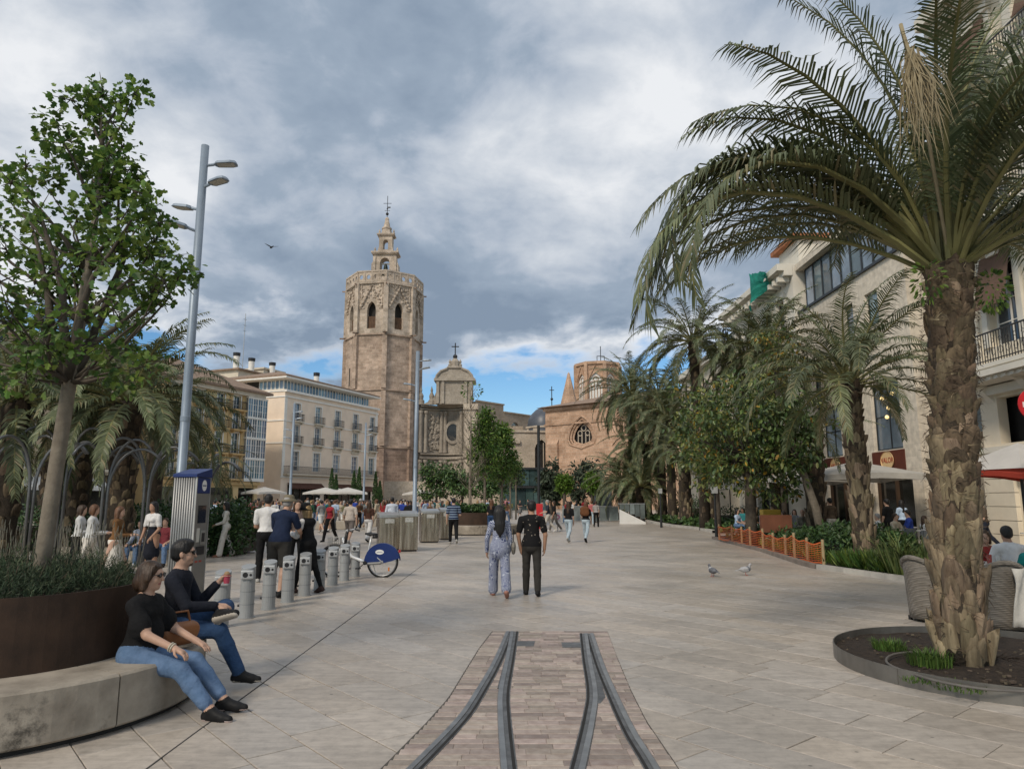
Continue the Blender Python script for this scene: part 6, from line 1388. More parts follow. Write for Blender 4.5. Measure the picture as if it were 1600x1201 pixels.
# ================================================================== buildings on the right (face the square, i.e. -x)
RZ = R(-90); BX = 17.0
M_lime2 = masonry('limestone_clad', (.72,.64,.53), (.66,.585,.48), (.56,.50,.41), 1.5, .5, .008, .18, .75, .2)
M_orn = pm('ornate_cream', (.70,.62,.49), rough=.8, var=.1, scale=.8)
M_ornw = pm('ornate_white', (.66,.62,.54), rough=.75, var=.08, scale=1)
# --- stone-clad modern house: local x runs from its far end to its near corner
Yn, Yf = 29.6, 40.8; L = Yf-Yn
def lx_(Y): return Yf-Y
wr = [(lx_(33.2), lx_(32.0), 9.8, 11.4), (lx_(39.6), lx_(38.6), 6.6, 9.4), (lx_(33.4), lx_(30.9), 3.9, 7.0), (lx_(38.8), lx_(36.6), 3.9, 6.6), (lx_(35.4), lx_(34.4), 9.6, 11.4), (lx_(36.6), lx_(35.4), 6.9, 9.0)]
sh = [(lx_(33.6), lx_(30.4), .02, 2.9), (lx_(38.6), lx_(35.4), .02, 2.9), (lx_(40.5), lx_(39.3), .02, 2.9)]
mb_ = facade('stone_house', 'modern cream stone-clad house with ribbon glazing and café signs on the right', (BX, Yf, 0), RZ, L, 14, 12.5, M_lime2, wr+sh)
M_bar_ = pm('frame_dark', (.03,.035,.04), rough=.4, metal=.3)
for a, b, c, d in wr: add_window(mb_, a, .2, c, b-a, d-c, M_bar_, M_winb, 2 if b-a > 1.5 else 1, 2)
for a, b, c, d in sh:
    f = MB(); f.box(a, b, .25, .3, c, d); f.build('shopfront', glassy('shop_green', (.16,.24,.22), .08, .5) if a > 5 and 0 else MATS['shop_glass'], mb_)
    for q in (a, (a+b)/2, b): m = MB(); m.box(q-.06, q+.06, .12, .25, .02, d); m.build('mullion', MATS['brown_wood'], mb_)
# set-back ribbon glazing with slab above
for i in range(9): add_window(mb_, .3+(L-1.2)*i/9, .35, 12.5, (L-1.2)/9, 2.6, M_bar_, M_winb, 1, 1)
m = MB(); m.box(.3, L-.9, .5, 12, 12.5, 15.1); m.build('attic_core', pm('interior_dark', (0,0,0)), mb_)
m = MB(); m.box(0, L-.6, -.1, 13, 15.12, 15.5); m.build('attic_slab', M_lime2, mb_)
m = MB(); m.box(-.02, L+.02, -.12, .2, 12.5, 12.62); m.build('sill_band', M_bar_, mb_)
m = MB()
for i in range(8): m.box(L-.85+.1*i, L-.83+.1*i, .02, .05, 12.62, 13.5)
m.box(L-.9, L, .0, .06, 13.5, 13.55); m.build('terrace_railing', M_iron, mb_)
m = MB(); m.box(lx_(33.6), lx_(30.8), -.03, .0, 2.95, 3.85); sb = m.build('sign_board', pm('sign_brown', (.11,.028,.016), rough=.5, var=.15), mb_)
m = MB(); m.box(lx_(38.8), lx_(36.0), -.03, .0, 2.95, 3.85); sb2 = m.build('sign_board', pm('sign_brown', (0,0,0)), mb_)
M_sgn = pm('sign_cream', (.72,.50,.26), rough=.5, var=.05); M_sgt = pm('sign_text', (.35,.03,.015), rough=.5)
for b_, x in ((sb, lx_(32.2)), (sb2, lx_(37.4))):
    m = MB(); m.lathe([(.001,.0),(.55,.0),(.55,.03)], 28, sy=.75); o = m.build('sign_disc', M_sgn, b_, loc=(x, -.062, 3.42)); o.rotation_euler = (R(90),0,0)
    text_mesh('lettering', 'VALOR', .34, M_sgt, o, (0,0,.008), (0,0,0), .004)
# near end wall (faces the viewer) gets window strips
for z in (4.5, 8.0): m = MB(); m.box(L+.003, L+.03, 2, 3.2, z, z+2); m.build('end_window', M_winb, mb_)
# warm lamps seen through the first-floor window
for i, (dx, dz) in enumerate(((.8,2.4),(1.3,1.9),(1.7,2.5),(1.1,1.5))):
    m = MB(); m.ball((0,0,0), .09, 8, 6)
    lm_ = pm('lamp_globe', (.9,.7,.35), rough=.4)
    b_ = lm_.node_tree.nodes['Principled BSDF']; b_.inputs['Emission Color'].default_value = (1,.7,.3,1); b_.inputs['Emission Strength'].default_value = 1.2
    m.build('lamp_globe', lm_, mb_, loc=(lx_(33.4)+dx, .14, 3.9+dz))
# --- older ornate house behind with netting
Yn2, Yf2 = 40.9, 53.; L = Yf2-Yn2
rects = [(x, x+1.3, z, z+2.4) for x in (1.2,4.2,7.2,9.4) for z in (4.4,7.9,11.4)]+[(x, x+2.2, .02, 3.4) for x in (.8,4,7.2)]
o2 = facade('ornate_house', 'older ornate cream house with brown shutters and green netting behind the palms', (BX-.25, Yf2, 0), RZ, L, 14, 15.6, M_ornw, rects)
M_shut = pm('shutter_wood', (.16,.075,.04), rough=.7, var=.2)
for x in (1.2,4.2,7.2,9.4):
    for z in (4.4,7.9,11.4):
        add_window(o2, x, .2, z, 1.3, 2.4, M_shut, M_win, 2, 4); balcony(o2, x-.3, z, 1.9, .6, .95, M_ornw)
        m = MB(); m.box(x-.2,x,-.08,0,z,z+2.5); m.box(x+1.3,x+1.5,-.08,0,z,z+2.5); m.box(x-.25,x+1.55,-.14,0,z+2.5,z+2.75); m.build('window_surround', M_ornw, o2)
for z0, z1, o in ((14.9,15.2,.5),(15.2,15.6,.9),(4.0,4.3,.25)): trim(o2, 'cornice', -.1, L+.05, z0, z1, o, M_ornw)
for i in range(16): m = MB(); m.box(.2+L*i/16, .45+L*i/16, -.75, -.05, 14.6, 14.9); m.build('modillion', M_ornw, o2)
m = MB(); m.box(9, L-.1, .5, 6, 15.6, 17.2); m.build('roof_room', M_ornw, o2)
m = MB(); m.prism([(8.6,.1),(L+.2,.1),(L+.2,6.4),(8.6,6.4)], 17.2, 17.5); m.build('tile_edge', pm('tile_red', (.33,.13,.06), rough=.85, var=.3, scale=3), o2)
net = MB(); r = random.Random(2); N_ = 12
vs_ = [(i*.28, -.95-.35*math.sin(i*.6)*(j/8)-.1*r.random(), 16.3-j*.34*(1-i/12.5)-.07*i+.12*r.random()) for j in range(9) for i in range(N_)]
net.add(vs_, [(j*N_+i, j*N_+i+1, (j+1)*N_+i+1, (j+1)*N_+i) for j in range(8) for i in range(N_-1)])
tag(net.build('safety_net', pm('net_green', (.02,.26,.20), rough=.8, var=.2, trans=.4), loc=(BX-.3, 45.2, 0), rz=RZ), 'green safety netting hanging from the ornate house cornice', 'netting')
# --- more of the row, mostly behind the palms
o3 = facade('row_house', 'pale house at the far end of the right row behind the palms', (BX+.4, 72, 0), RZ, 17.7, 14, 14.0, M_orn, [(1+3.2*i, 2.2+3.2*i, z, z+2.3) for i in range(5) for z in (4.4,7.6,10.8)])
for i in range(5):
    for z in (4.4,7.6,10.8): add_window(o3, 1+3.2*i, .2, z, 1.2, 2.3, M_shut, M_win, 2, 3); balcony(o3, .7+3.2*i, z, 1.8, .6, .95, M_ornw)
trim(o3, 'cornice', -.1, 17.8, 13.4, 14.0, .6, M_ornw)
# --- near ornate house on the right edge
Yf3 = 25.6; L = 22.; X3 = BX
rects = []
for i in range(6):
    x = 1.0+3.4*i; rects += [(x, x+1.5, 7.0, 10.2), (x, x+1.5, 11.9, 14.8), (x, x+1.5, 16.4, 18.8)]
rects += [(3.2+3.4*i, 5.3+3.4*i, .02, 3.2) for i in range(5)]+[(.9, 2.4, 3.6, 5.2), (4.4, 5.8, 3.6, 5.2), (7.8, 9.2, 3.6, 5.2)]
o4 = facade('ornate_corner_house', 'tall cream ornate house with iron balconies at the right edge', (X3, Yf3, 0), RZ, L, 12, 20.5, M_orn, rects, depth=.35)
for i in range(6):
    x = 1.0+3.4*i
    for z, h in ((7.0,3.2),(11.9,2.9),(16.4,2.4)):
        add_window(o4, x, .28, z, 1.5, h, M_trimw, M_win, 2, 4)
        m = MB(); m.box(x-.28,x,-.1,0,z,z+h+.1); m.box(x+1.5,x+1.78,-.1,0,z,z+h+.1); m.box(x-.35,x+1.85,-.2,0,z+h+.1,z+h+.4); m.box(x+.5,x+1.0,-.25,-.1,z+h-.1,z+h+.5); m.build('window_surround', M_ornw, o4)
        bl = MB(); bl.add([(x-.05,-.12,z+h),(x+1.55,-.12,z+h),(x+1.55,-.5,z+h*.42),(x-.05,-.5,z+h*.42)], [(0,1,2,3)]); bl.box(x-.05,x+1.55,-.53,-.49,z+h*.40,z+h*.43); bl.build('roller_blind', pm('blind_brown', (.14,.085,.06), rough=.85, var=.15), o4)
    m = MB(); m.box(x-.95, x-.55, -.14, 0, 6.4, 19.4); m.box(x-1.02,x-.48,-.2,0,10.6,11.0); m.build('pilaster', M_ornw, o4)
    for z in (5.9, 10.9, 15.5):
        for q in (-.55, 1.55):
            s = MB(); s.prism([(0,0),(.34,0),(.34,.3),(0,.3)], 0, .1) if 0 else None
            pr = [(0,0),(-.95,0),(-1.0,-.18),(-.7,-.3),(-.45,-.34),(-.3,-.55),(-.12,-.7),(0,-.85)]
            n_ = len(pr); s.add([(x+q, p[0], z+p[1]) for p in pr]+[(x+q+.34, p[0], z+p[1]) for p in pr], [tuple(range(n_)), tuple(range(2*n_-1,n_-1,-1))]+[(k,k+n_,(k+1)%n_+n_,(k+1)%n_) for k in range(n_)]); s.build('scroll_bracket', M_ornw, o4)
for z in (6.2, 11.2, 15.8):
    o = balcony(o4, .1, z, L-.2, 1.05, 1.05, M_ornw, brackets=False)
    m = MB(); m.box(0, L, -1.15, 0, -.42, -.22); m.box(0, L, -.95, 0, -.55, -.425); 
    for k in range(60): m.box(.1+L*k/60, .26+L*k/60, -1.02, -.952, -.55, -.43)
    m.build('balcony_moulding', M_ornw, o)
    sc = MB()      # scrolls in the railing
    for k in range(60):
        c = .2+(L-.4)*k/60
        if c < 9: sc.tube([(c+.1*math.cos(R(45*q)), -1.0, .35+.13*math.sin(R(45*q))) for q in range(9)], .011, 4); sc.tube([(c+.07*math.cos(R(60*q)), -1.0, .72+.08*math.sin(R(60*q))) for q in range(7)], .01, 4)
    stuff(sc.build('railing_scrolls', M_iron, o))
for z0, z1, o in ((3.3,3.5,.2),(5.3,5.6,.25),(19.6,20.0,.6),(20.0,20.5,.95)): trim(o4, 'cornice', -.12, L, z0, z1, o, M_ornw)
for i in range(7):
    q = .05+3.4*i if i else .02
    for k in range(7): m = MB(); m.box(q, q+1.5 if i == 0 else q+1.0, -.16, 0, .05+.47*k, .5+.47*k); m.build('stone_block', M_orn, o4)
for i in range(5):
    f = MB(); f.box(3.2+3.4*i, 5.3+3.4*i, .28, .33, .02, 3.2); f.build('shopfront', MATS['shop_glass'], o4)
    m = MB(); m.box(3.0+3.4*i, 5.5+3.4*i, -.45, -.17, 3.4, 5.2); m.build('shop_sign', pm('sign_maroon', (.06,.028,.022), rough=.5, var=.15), o4, bevel=.04)
m = MB(); m.box(1.75, 2.05, -.2, -.165, 2.35, 2.7); m.build('house_number', pm('plate_blue', (.03,.07,.25), rough=.4), o4)
m = MB(); m.box(.0, .02, .5, 11, 0, 20); 
# end wall windows facing the side street
for z in (4, 8, 12): m = MB(); m.box(-.03, -.003, 3, 4.4, z, z+2.4); m.build('end_window', M_win, o4)
# side-street back wall closing the gap
sw2 = facade('side_street_house', 'shaded house closing the side street on the right', (BX+9, 29.5, 0), RZ, 4, 6, 14, M_orn, [(1,2.2,4,6.2),(1,2.2,8,10.2)])
add_window(sw2, 1, .2, 4, 1.2, 2.2, M_shut, M_win); add_window(sw2, 1, .2, 8, 1.2, 2.2, M_shut, M_win)

# ================================================================== terrace things
M_canv = pm('canvas_grey', (.50,.48,.44), rough=.85, var=.08, trans=.2)
def parasol(label, x, y, w, d, zt, zb, mat, rz=0., pole=True, square=True, valance=.22, cat='parasol', group=None):
    t = thing('parasol', label, cat, (x, y, 0), rz, group); m = MB()
    n = 4 if square else 8; k = 4
    cor = [(-w/2,-d/2),(w/2,-d/2),(w/2,d/2),(-w/2,d/2)] if square else [(w/2*math.cos(R(45*i)), d/2*math.sin(R(45*i))) for i in range(8)]
    edge = []
    for i in range(n):
        a, b = cor[i], cor[(i+1)%n]
        for q in range(k): f = q/k; edge.append((a[0]+(b[0]-a[0])*f, a[1]+(b[1]-a[1])*f, zb+.10*math.sin(math.pi*f)))
    N = len(edge); vs = [(0,0,zt)]+edge+[(p[0]*1.005, p[1]*1.005, p[2]-valance) for p in edge]
    m.add(vs, [(0,1+i,1+(i+1)%N) for i in range(N)]+[(1+i,1+N+i,1+N+(i+1)%N,1+(i+1)%N) for i in range(N)]); m.build('canopy', mat, t)
    m = MB(); m.tube([(0,0,0),(0,0,zt)], .035, 8); m.build('pole', M_iron, t)
    for i in range(n): rb = MB(); rb.tube([(0,0,zt-.05),(cor[i][0]*.98,cor[i][1]*.98,zb-.02)], .014, 5); rb.build('rib', M_iron, t)
    b = MB(); b.cbox((0,0,.04),(.7,.7,.08)); b.build('base', M_dark, t); return t
M_canw = pm('canvas_white', (.64,.62,.58), rough=.85, var=.06, trans=.25)
parasol('large grey café parasol under the round sign, right one', 14.2, 29.6, 4.2, 4.2, 3.25, 2.62, M_canv, group='café parasols')
parasol('large grey café parasol under the round sign, left one', 14.3, 34.6, 4.2, 4.2, 3.25, 2.62, M_canv, group='café parasols')
parasol('cream parasol beyond the broadleaf tree', 13.6, 40.2, 3.4, 3.4, 3.05, 2.4, M_canw, group='café parasols')
parasol('white parasol behind the lantern post', 13.4, 44.2, 3.2, 3.2, 3.0, 2.45, M_canw, group='café parasols')
M_canr = pm('canvas_red', (.36,.045,.025), rough=.85, var=.08, trans=.2)
pr_ = parasol('white parasol with dark red underside at the right edge', XP(1600, 15.6), 15.6, 2.1, 2.1, 2.86, 2.2, M_canr, R(10), valance=.1, group='café parasols')
m = MB(); m.add([(0,0,2.92),(-1.06,-1.06,2.32),(1.06,-1.06,2.32),(1.06,1.06,2.32),(-1.06,1.06,2.32)], [(0,1,2),(0,2,3),(0,3,4),(0,4,1)]); m.build('canopy_top', M_canw, pr_)
for i, (px, Y, w) in enumerate(((508,86,4.2),(543,86,4.2),(526,90,3.6),(412,82,3.6),(655,104,3.6))):
    lb = ('white parasol in front of the beige building, left of the cypresses','white parasol in front of the beige building, between the cypresses','white parasol half behind the slim cypress pair','white parasol at the foot of the glazed corner bay','pale parasol at the foot of the tower')[i]
    parasol(lb, XP(px, Y), Y, w, w, 3.1, 2.45, M_canw, .3*i, group='far white parasols')
sg = thing('traffic_sign', 'round red traffic sign cut by the right edge', 'sign', (XP(1630, 13.2), 13.2, 0)); zs = HZ(632, 13.2)
m = MB(); m.tube([(0,0,0),(0,0,zs+.3)], .03, 8); m.build('pole', M_steel, sg)
m = MB(); m.lathe([(.001,0),(.3,0),(.3,.02),(.001,.02)], 28); o = m.build('plate', pm('sign_red', (.5,.015,.02), rough=.4), sg, loc=(0,-.04,zs)); o.rotation_euler = (R(90),0,0)
m = MB(); m.box(-.22,.22,-.064,-.062,zs-.05,zs+.05); m.build('bar', M_white, sg)
m = MB(); m.box(-.16,.2,-.05,-.03,zs-1.1,zs-.45); m.build('plate_lower', M_white, sg)

# wicker chairs, tables
M_wick = pm('wicker', (.20,.175,.145), rough=.7, var=.3, scale=6, c2=(.30,.27,.235), bump=.9, bscale=55, bdist=.01)
def weave():
    m = M_wick; n = m.node_tree.nodes; l = m.node_tree.links; geo = n.new('ShaderNodeNewGeometry')
    w1 = n.new('ShaderNodeTexWave'); w1.wave_type = 'BANDS'; w1.bands_direction = 'Z'; w1.inputs['Scale'].default_value = 14; l.new(geo.outputs['Position'], w1.inputs['Vector'])
    w2 = n.new('ShaderNodeTexWave'); w2.wave_type = 'BANDS'; w2.bands_direction = 'DIAGONAL'; w2.inputs['Scale'].default_value = 9; l.new(geo.outputs['Position'], w2.inputs['Vector'])
    mu = n.new('ShaderNodeMath'); mu.operation = 'MULTIPLY'; l.new(w1.outputs['Fac'], mu.inputs[0]); l.new(w2.outputs['Fac'], mu.inputs[1])
    bp = [q for q in n if q.type == 'BUMP'][0]; l.new(mu.outputs[0], bp.inputs['Height'])
    hs = n.new('ShaderNodeHueSaturation'); src = n['Principled BSDF'].inputs['Base Color'].links[0].from_socket; l.new(src, hs.inputs['Color'])
    mr = n.new('ShaderNodeMapRange'); mr.inputs['To Min'].default_value = .62; mr.inputs['To Max'].default_value = 1.2; l.new(mu.outputs[0], mr.inputs[0]); l.new(mr.outputs[0], hs.inputs['Value']); l.new(hs.outputs[0], n['Principled BSDF'].inputs['Base Color'])
weave()
def wicker_chair(label, x, y, rz):
    """barrel-backed woven chair; open front faces local +y"""
    t = thing('wicker_chair', label, 'chair', (x, y, 0), rz, 'woven terrace chairs'); W = .32
    def rim(a): s = max(0, -math.sin(a)); return .62+.26*s**1.5
    m = MB(); n_ = 28; A0, A1 = R(150), R(390); vs = []
    for j in range(7):
        for i in range(n_+1):
            a = A0+(A1-A0)*i/n_; f = j/6; z = .04+(rim(a)-.04)*f; k = 1+.16*f*max(0,-math.sin(a)); vs.append((W*math.cos(a)*k, W*1.02*math.sin(a)*k+.02, z))
    fs = [(j*(n_+1)+i, j*(n_+1)+i+1, (j+1)*(n_+1)+i+1, (j+1)*(n_+1)+i) for j in range(6) for i in range(n_)]
    m.add(vs, fs); o = m.build('woven_shell', M_wick, t, smooth=True); sdm = o.modifiers.new('thickness', 'SOLIDIFY'); sdm.thickness = .035; sdm.offset = -1
    m = MB(); m.tube([Vector(vs[6*(n_+1)+i])+Vector((0,0,.005)) for i in range(n_+1)], .034, 8); m.build('rolled_rim', M_wick, t, smooth=True)
    m = MB(); m.lathe([(.001,.40),(.29,.40),(.30,.36),(.29,.32)], 20); m.build('seat', M_wick, t)
    m = MB(); m.lathe([(.001,.47),(.25,.465),(.27,.44),(.26,.405)], 20); m.build('cushion', pm('cushion', (.42,.39,.34), rough=.85, var=.1), t, smooth=True)
    m = MB(); m.box(-.27,.27,.20,.25,.05,.38); m.build('front_apron', M_wick, t)
    for sx in (-.22,.22):
        for sy in (-.2,.2): m = MB(); m.box(sx-.02,sx+.02,sy-.02,sy+.02,0,.06); m.build('foot', M_dark, t)
    return t
q = G(1457, 972); wicker_chair('woven barrel chair half hidden left of the large palm trunk', q.x+.12, q.y+.15, R(-70))
q = G(1568, 988); wicker_chair('woven barrel chair right of the large palm trunk with its back to the viewer', q.x+.15, q.y+.28, R(-12))
q = G(1604, 975); wicker_chair('woven barrel chair at the right frame edge with a white jacket', q.x+.38, q.y+.2, R(14))
jk = MB(); jq = G(1597, 990); n_ = 8; r = random.Random(3)
vs_ = [(-.22-.08*(j/8)+.44*i/7*(1+.3*j/8)+.015*math.sin(j+i), -.02-.05*math.sin(i*1.3+j*.5)-.03*j/8, .82-.72*j/8) for j in range(9) for i in range(8)]
jk.add(vs_, [(j*8+i, j*8+i+1, (j+1)*8+i+1, (j+1)*8+i) for j in range(8) for i in range(7)]); o = jk.build('hanging_jacket', pm('jacket_white', (.52,.50,.46), rough=.9, var=.12, bump=.4, bscale=12, bdist=.03), loc=(jq.x+.12, jq.y-.02, 0), rz=R(8), smooth=True); sdm = o.modifiers.new('thickness','SOLIDIFY'); sdm.thickness = .02
tag(o, 'white jacket hanging over the chair back at the right edge', 'jacket')
def cafe_table(label, x, y, top=.36, glass=True):
    t = thing('café_table'.replace('é','e'), label, 'table', (x, y, 0), 0, 'terrace tables'); m = MB(); m.lathe([(.001,.73),(top,.73),(top,.755),(.001,.755)], 24); m.build('table_top', pm('table_top', (.50,.49,.47), rough=.35, var=.08), t)
    m = MB(); m.tube([(0,0,.02),(0,0,.73)], .03, 8); m.build('stem', M_iron, t); m = MB(); m.lathe([(.22,0),(.22,.02),(.03,.05)], 16); m.build('foot', M_iron, t); return t
tq = (XP(1545, 10.9), 10.9); cafe_table('small round table beside the large palm trunk', *tq)
for i, (dx, dy, h, mt, lb) in enumerate(((-.12,-.05,.13,pm('drink_red', (.30,.04,.03), rough=.2),'glass of red drink on the round table'),(.1,.08,.11,pm('drink_clear', (.45,.45,.42), rough=.15),'clear tumbler on the round table'))):
    m = MB(); m.lathe([(.03,.756),(.035,.756+h),(.032,.756+h),(.028,.765),(.001,.765)], 14); tag(m.build('drinking_glass', mt, loc=(tq[0]+dx, tq[1]+dy, 0), smooth=True), lb, 'glass')
for i, (x, y) in enumerate(((12.4,22.4),(13.6,25.0),(12.6,28.4),(14.4,27.0),(13.2,31.5),(14.8,20.5),(13.4,35.5))):
    cafe_table(('terrace table behind the dark hedge, nearest the big palm','terrace table by the mid palm trunk','terrace table under the right grey parasol','terrace table against the café doors','terrace table between the two grey parasols','terrace table near the corner house','terrace table behind the slanting trunk')[i], x, y)
# terrace chairs in dark mesh (simple frames with curved backs)
def mesh_chair():
    t = thing('terrace_chair', '', 'chair', group='dark terrace chairs'); M_c = pm('chair_grey', (.10,.11,.12), rough=.6, var=.2)
    m = MB(); m.box(-.22,.22,-.22,.22,.42,.46); m.build('seat', M_c, t)
    m = MB(); vs_ = [(.24*math.cos(R(200+14*i)), -.06+.24*math.sin(R(200+14*i)), z) for z in (.50,.66,.84) for i in range(11)]; m.add(vs_, [(j*11+i,j*11+i+1,(j+1)*11+i+1,(j+1)*11+i) for j in range(2) for i in range(10)]); m.build('backrest', M_c, t)
    for sx in (-.19,.19):
        for sy in (-.19,.19): m = MB(); m.tube([(sx,sy,0),(sx,sy,.84 if sy < 0 else .43)], .013, 6); m.build('leg', M_iron, t)
    return t
mc = mesh_chair()
CH = [(11.9,21.9,.3),(12.9,22.1,-.6),(13.2,24.4,.2),(14.1,24.6,-.5),(12.1,27.9,.4),(13.1,28.0,-.2),(11.6,20.4,.2),(12.7,31.0,.1),(12.4,20.6,-.3)]
nm = ('left of the nearest hedge table','right of the nearest hedge table','at the table by the mid palm','right of the table by the mid palm','left under the right grey parasol','right under the right grey parasol','directly behind the clipped hedge','between the grey parasols','behind the spiky plant')
for i, (x, y, a) in enumerate(CH):
    o = mc if i == 0 else dup(mc); o.location = (x, y, 0); o.rotation_euler = (0,0,a); o['label'] = 'dark terrace chair '+nm[i]
# low counter and planter box behind the fence
tag(MB().box(XP(1185,25.6), XP(1232,25.6), 25.4, 25.6, .55, 1.15).build('timber_screen', pm('screen_rust', (.17,.065,.035), rough=.7, var=.15)), 'rust-brown timber panel behind the orange fence', 'panel')
tag(MB().box(XP(1198,25.7)+.1, XP(1212,25.7), 25.62, 26.1, 0, .6).build('stone_bollard', M_cream), 'pale stone block under the rust-brown panel', 'block')
yb_ = thing('service_cart', 'grey service stand with yellow box behind the terrace hedge', 'stand', (XP(1230,29), 29.3, 0)); m = MB(); m.box(-.9,.5,0,.5,0,1.05); m.build('cabinet', pm('cab_grey', (.28,.31,.34), rough=.5), yb_); m = MB(); m.box(-.9,-.2,-.05,.4,1.055,1.28); m.build('box', pm('box_yellow', (.55,.36,.05), rough=.5), yb_)
# stone seat blocks on the square
for i, (px, py, w, d, rz, lb) in enumerate(((365,839,1.1,1.0,.1,'stone seat block used by the person in dark clothes'),(401,829,1.3,.8,.05,'low stone seat block behind the white T-shirt man'),(408,842,.9,.7,.1,'small stone block beside the white T-shirt man'),(517,826,2.4,.7,.03,'long stone bench behind the woman in the red top'),(560,822,2.2,.7,.03,'long stone bench behind the man with the printed T-shirt'),(395,817,2.2,.9,.05,'far long stone seat left of the group'))):
    q = G(px, py); tag(MB().box(-w/2,w/2,-d/2,d/2,0,.46).build('seat_block', M_conc, loc=(q.x,q.y+d/2,0), rz=rz, bevel=.02), lb, 'bench', 'stone seat blocks')
# middle round planter
mp_ = G(735, 836); round_planter('round_planter', 'far round planter with green shrubs where the man in khaki sits', (mp_.x, mp_.y+2.4), 2.3, 1.65, .45, 1.05, 8, .2)
for i in range(5):
    a = i*1.256; shrub_mound('low_shrub', ('green shrub at the right of the far planter','green shrub at the back right of the far planter','green shrub at the back left of the far planter','green shrub at the left of the far planter','green shrub at the front of the far planter')[i], (mp_.x+.85*math.cos(a), mp_.y+2.4+.85*math.sin(a), .95), .75, .5, 1400, 70+i, .12, M_or, 'shrubs in the far planter', 0, 'oval', 1.6)

# ================================================================== people
V = lambda *a: np.array(a, float)
class Sdf:
    """smooth union of rounded cones and ellipsoids, meshed by surface nets; every primitive carries a region number"""
    def __init__(s): s.p = []
    def cap(s, a, b, r1, r2, lab, k=.02, flat=1., side=(1,0,0)): s.p.append(('c', V(*a), V(*b), r1, r2, lab, k, flat, V(*side))); return s
    def ell(s, c, r, lab, k=.02, rot=None, sub=False): s.p.append(('e', V(*c), V(*r), rot, 0, lab, k, sub, None)); return s
    @staticmethod
    def dist(q, P):
        if q[0] == 'c':
            _, a, b, r1, r2, _, _, flat, side = q; ab = b-a; L2 = max(1e-9, ab@ab); w = P-a
            t = np.clip((w@ab)/L2, 0, 1); d = w-t[..., None]*ab
            if flat != 1.:
                ax = ab/math.sqrt(L2); f = np.cross(ax, side); f /= max(1e-6, np.linalg.norm(f)); c = d@f; d = d+(c*(1/flat-1))[..., None]*f
                return (np.sqrt((d*d).sum(-1))-(r1+(r2-r1)*t))*(.5+.5*flat)
            return np.sqrt((d*d).sum(-1))-(r1+(r2-r1)*t)
        _, c, r, rot, _, _, _, _, _ = q; w = P-c
        if rot is not None: w = w@rot
        k0 = np.sqrt(((w/r)**2).sum(-1)); k1 = np.sqrt(((w/(r*r))**2).sum(-1)); return k0*(k0-1)/np.maximum(k1, 1e-6)
    @staticmethod
    def bounds(q):
        if q[0] == 'c': r = max(q[3], q[4]); return np.minimum(q[1], q[2])-r, np.maximum(q[1], q[2])+r
        r = q[2] if q[3] is None else V(1,1,1)*q[2].max(); return q[1]-r, q[1]+r
    def mesh(s, h):
        bs = [s.bounds(q) for q in s.p]; lo = np.min([b[0] for b in bs], 0)-3*h; hi = np.max([b[1] for b in bs], 0)+3*h
        n = np.ceil((hi-lo)/h).astype(int)+1; F = np.full(n, .25, np.float32); ax = [lo[i]+h*np.arange(n[i]) for i in range(3)]
        for q, (b0, b1) in zip(s.p, bs):
            m = q[6]+2.5*h; i0 = np.maximum(0, np.floor((b0-m-lo)/h).astype(int)); i1 = np.minimum(n, np.ceil((b1+m-lo)/h).astype(int)+1)
            sl = tuple(slice(a, b) for a, b in zip(i0, i1)); g = np.stack(np.meshgrid(*[ax[i][sl[i]] for i in range(3)], indexing='ij'), -1)
            d = s.dist(q, g); f = F[sl]
            if q[7] is True: F[sl] = np.maximum(f, -d); continue
            k = q[6]; hh = np.clip(.5+.5*(f-d)/k, 0, 1); F[sl] = f*(1-hh)+d*hh-k*hh*(1-hh)
        S = F < 0; c = np.zeros(n-1, int)
        offs = [(i,j,k) for i in (0,1) for j in (0,1) for k in (0,1)]
        cut = lambda A_, o: A_[o[0]:o[0]+n[0]-1, o[1]:o[1]+n[1]-1, o[2]:o[2]+n[2]-1]
        for o in offs: c += cut(S, o)
        act = np.argwhere((c > 0) & (c < 8)); idx = -np.ones(n-1, int); idx[tuple(act.T)] = np.arange(len(act))
        acc = np.zeros((len(act), 3)); cnt = np.zeros(len(act))
        for o in offs:
            for a in range(3):
                if o[a]: continue
                o2 = list(o); o2[a] = 1; f0 = F[tuple((act+o).T)]; f1 = F[tuple((act+o2).T)]; x = (f0 < 0) != (f1 < 0)
                t = np.where(x, f0/np.where(f0 == f1, 1, f0-f1), 0); p = np.tile(np.array(o, float), (len(act), 1)); p[:, a] += t; acc[x] += p[x]; cnt += x
        vts = lo+h*(act+acc/np.maximum(cnt, 1)[:, None]); quads = []
        for a in range(3):
            b, c_ = (a+1) % 3, (a+2) % 3; s0 = [slice(1, n[i]-1) for i in range(3)]; s0[a] = slice(0, n[a]-1); s1 = list(s0); s1[a] = slice(1, n[a])
            A0, A1 = S[tuple(s0)], S[tuple(s1)]; e = np.argwhere(A0 != A1); base = e+np.array([1 if i != a else 0 for i in range(3)]); fl = A0[tuple(e.T)]
            eb = np.eye(3, dtype=int)[b]; ec = np.eye(3, dtype=int)[c_]
            q = np.stack([idx[tuple((base-eb-ec).T)], idx[tuple((base-ec).T)], idx[tuple(base.T)], idx[tuple((base-eb).T)]], 1); q[~fl] = q[~fl][:, ::-1]; quads.append(q)
        quads = np.concatenate(quads); cen = vts[quads].mean(1)
        D = np.stack([s.dist(q, cen) if not q[7] is True else np.full(len(cen), 9.) for q in s.p], 1); lab = np.array([q[5] for q in s.p])[D.argmin(1)]
        return vts, quads, lab
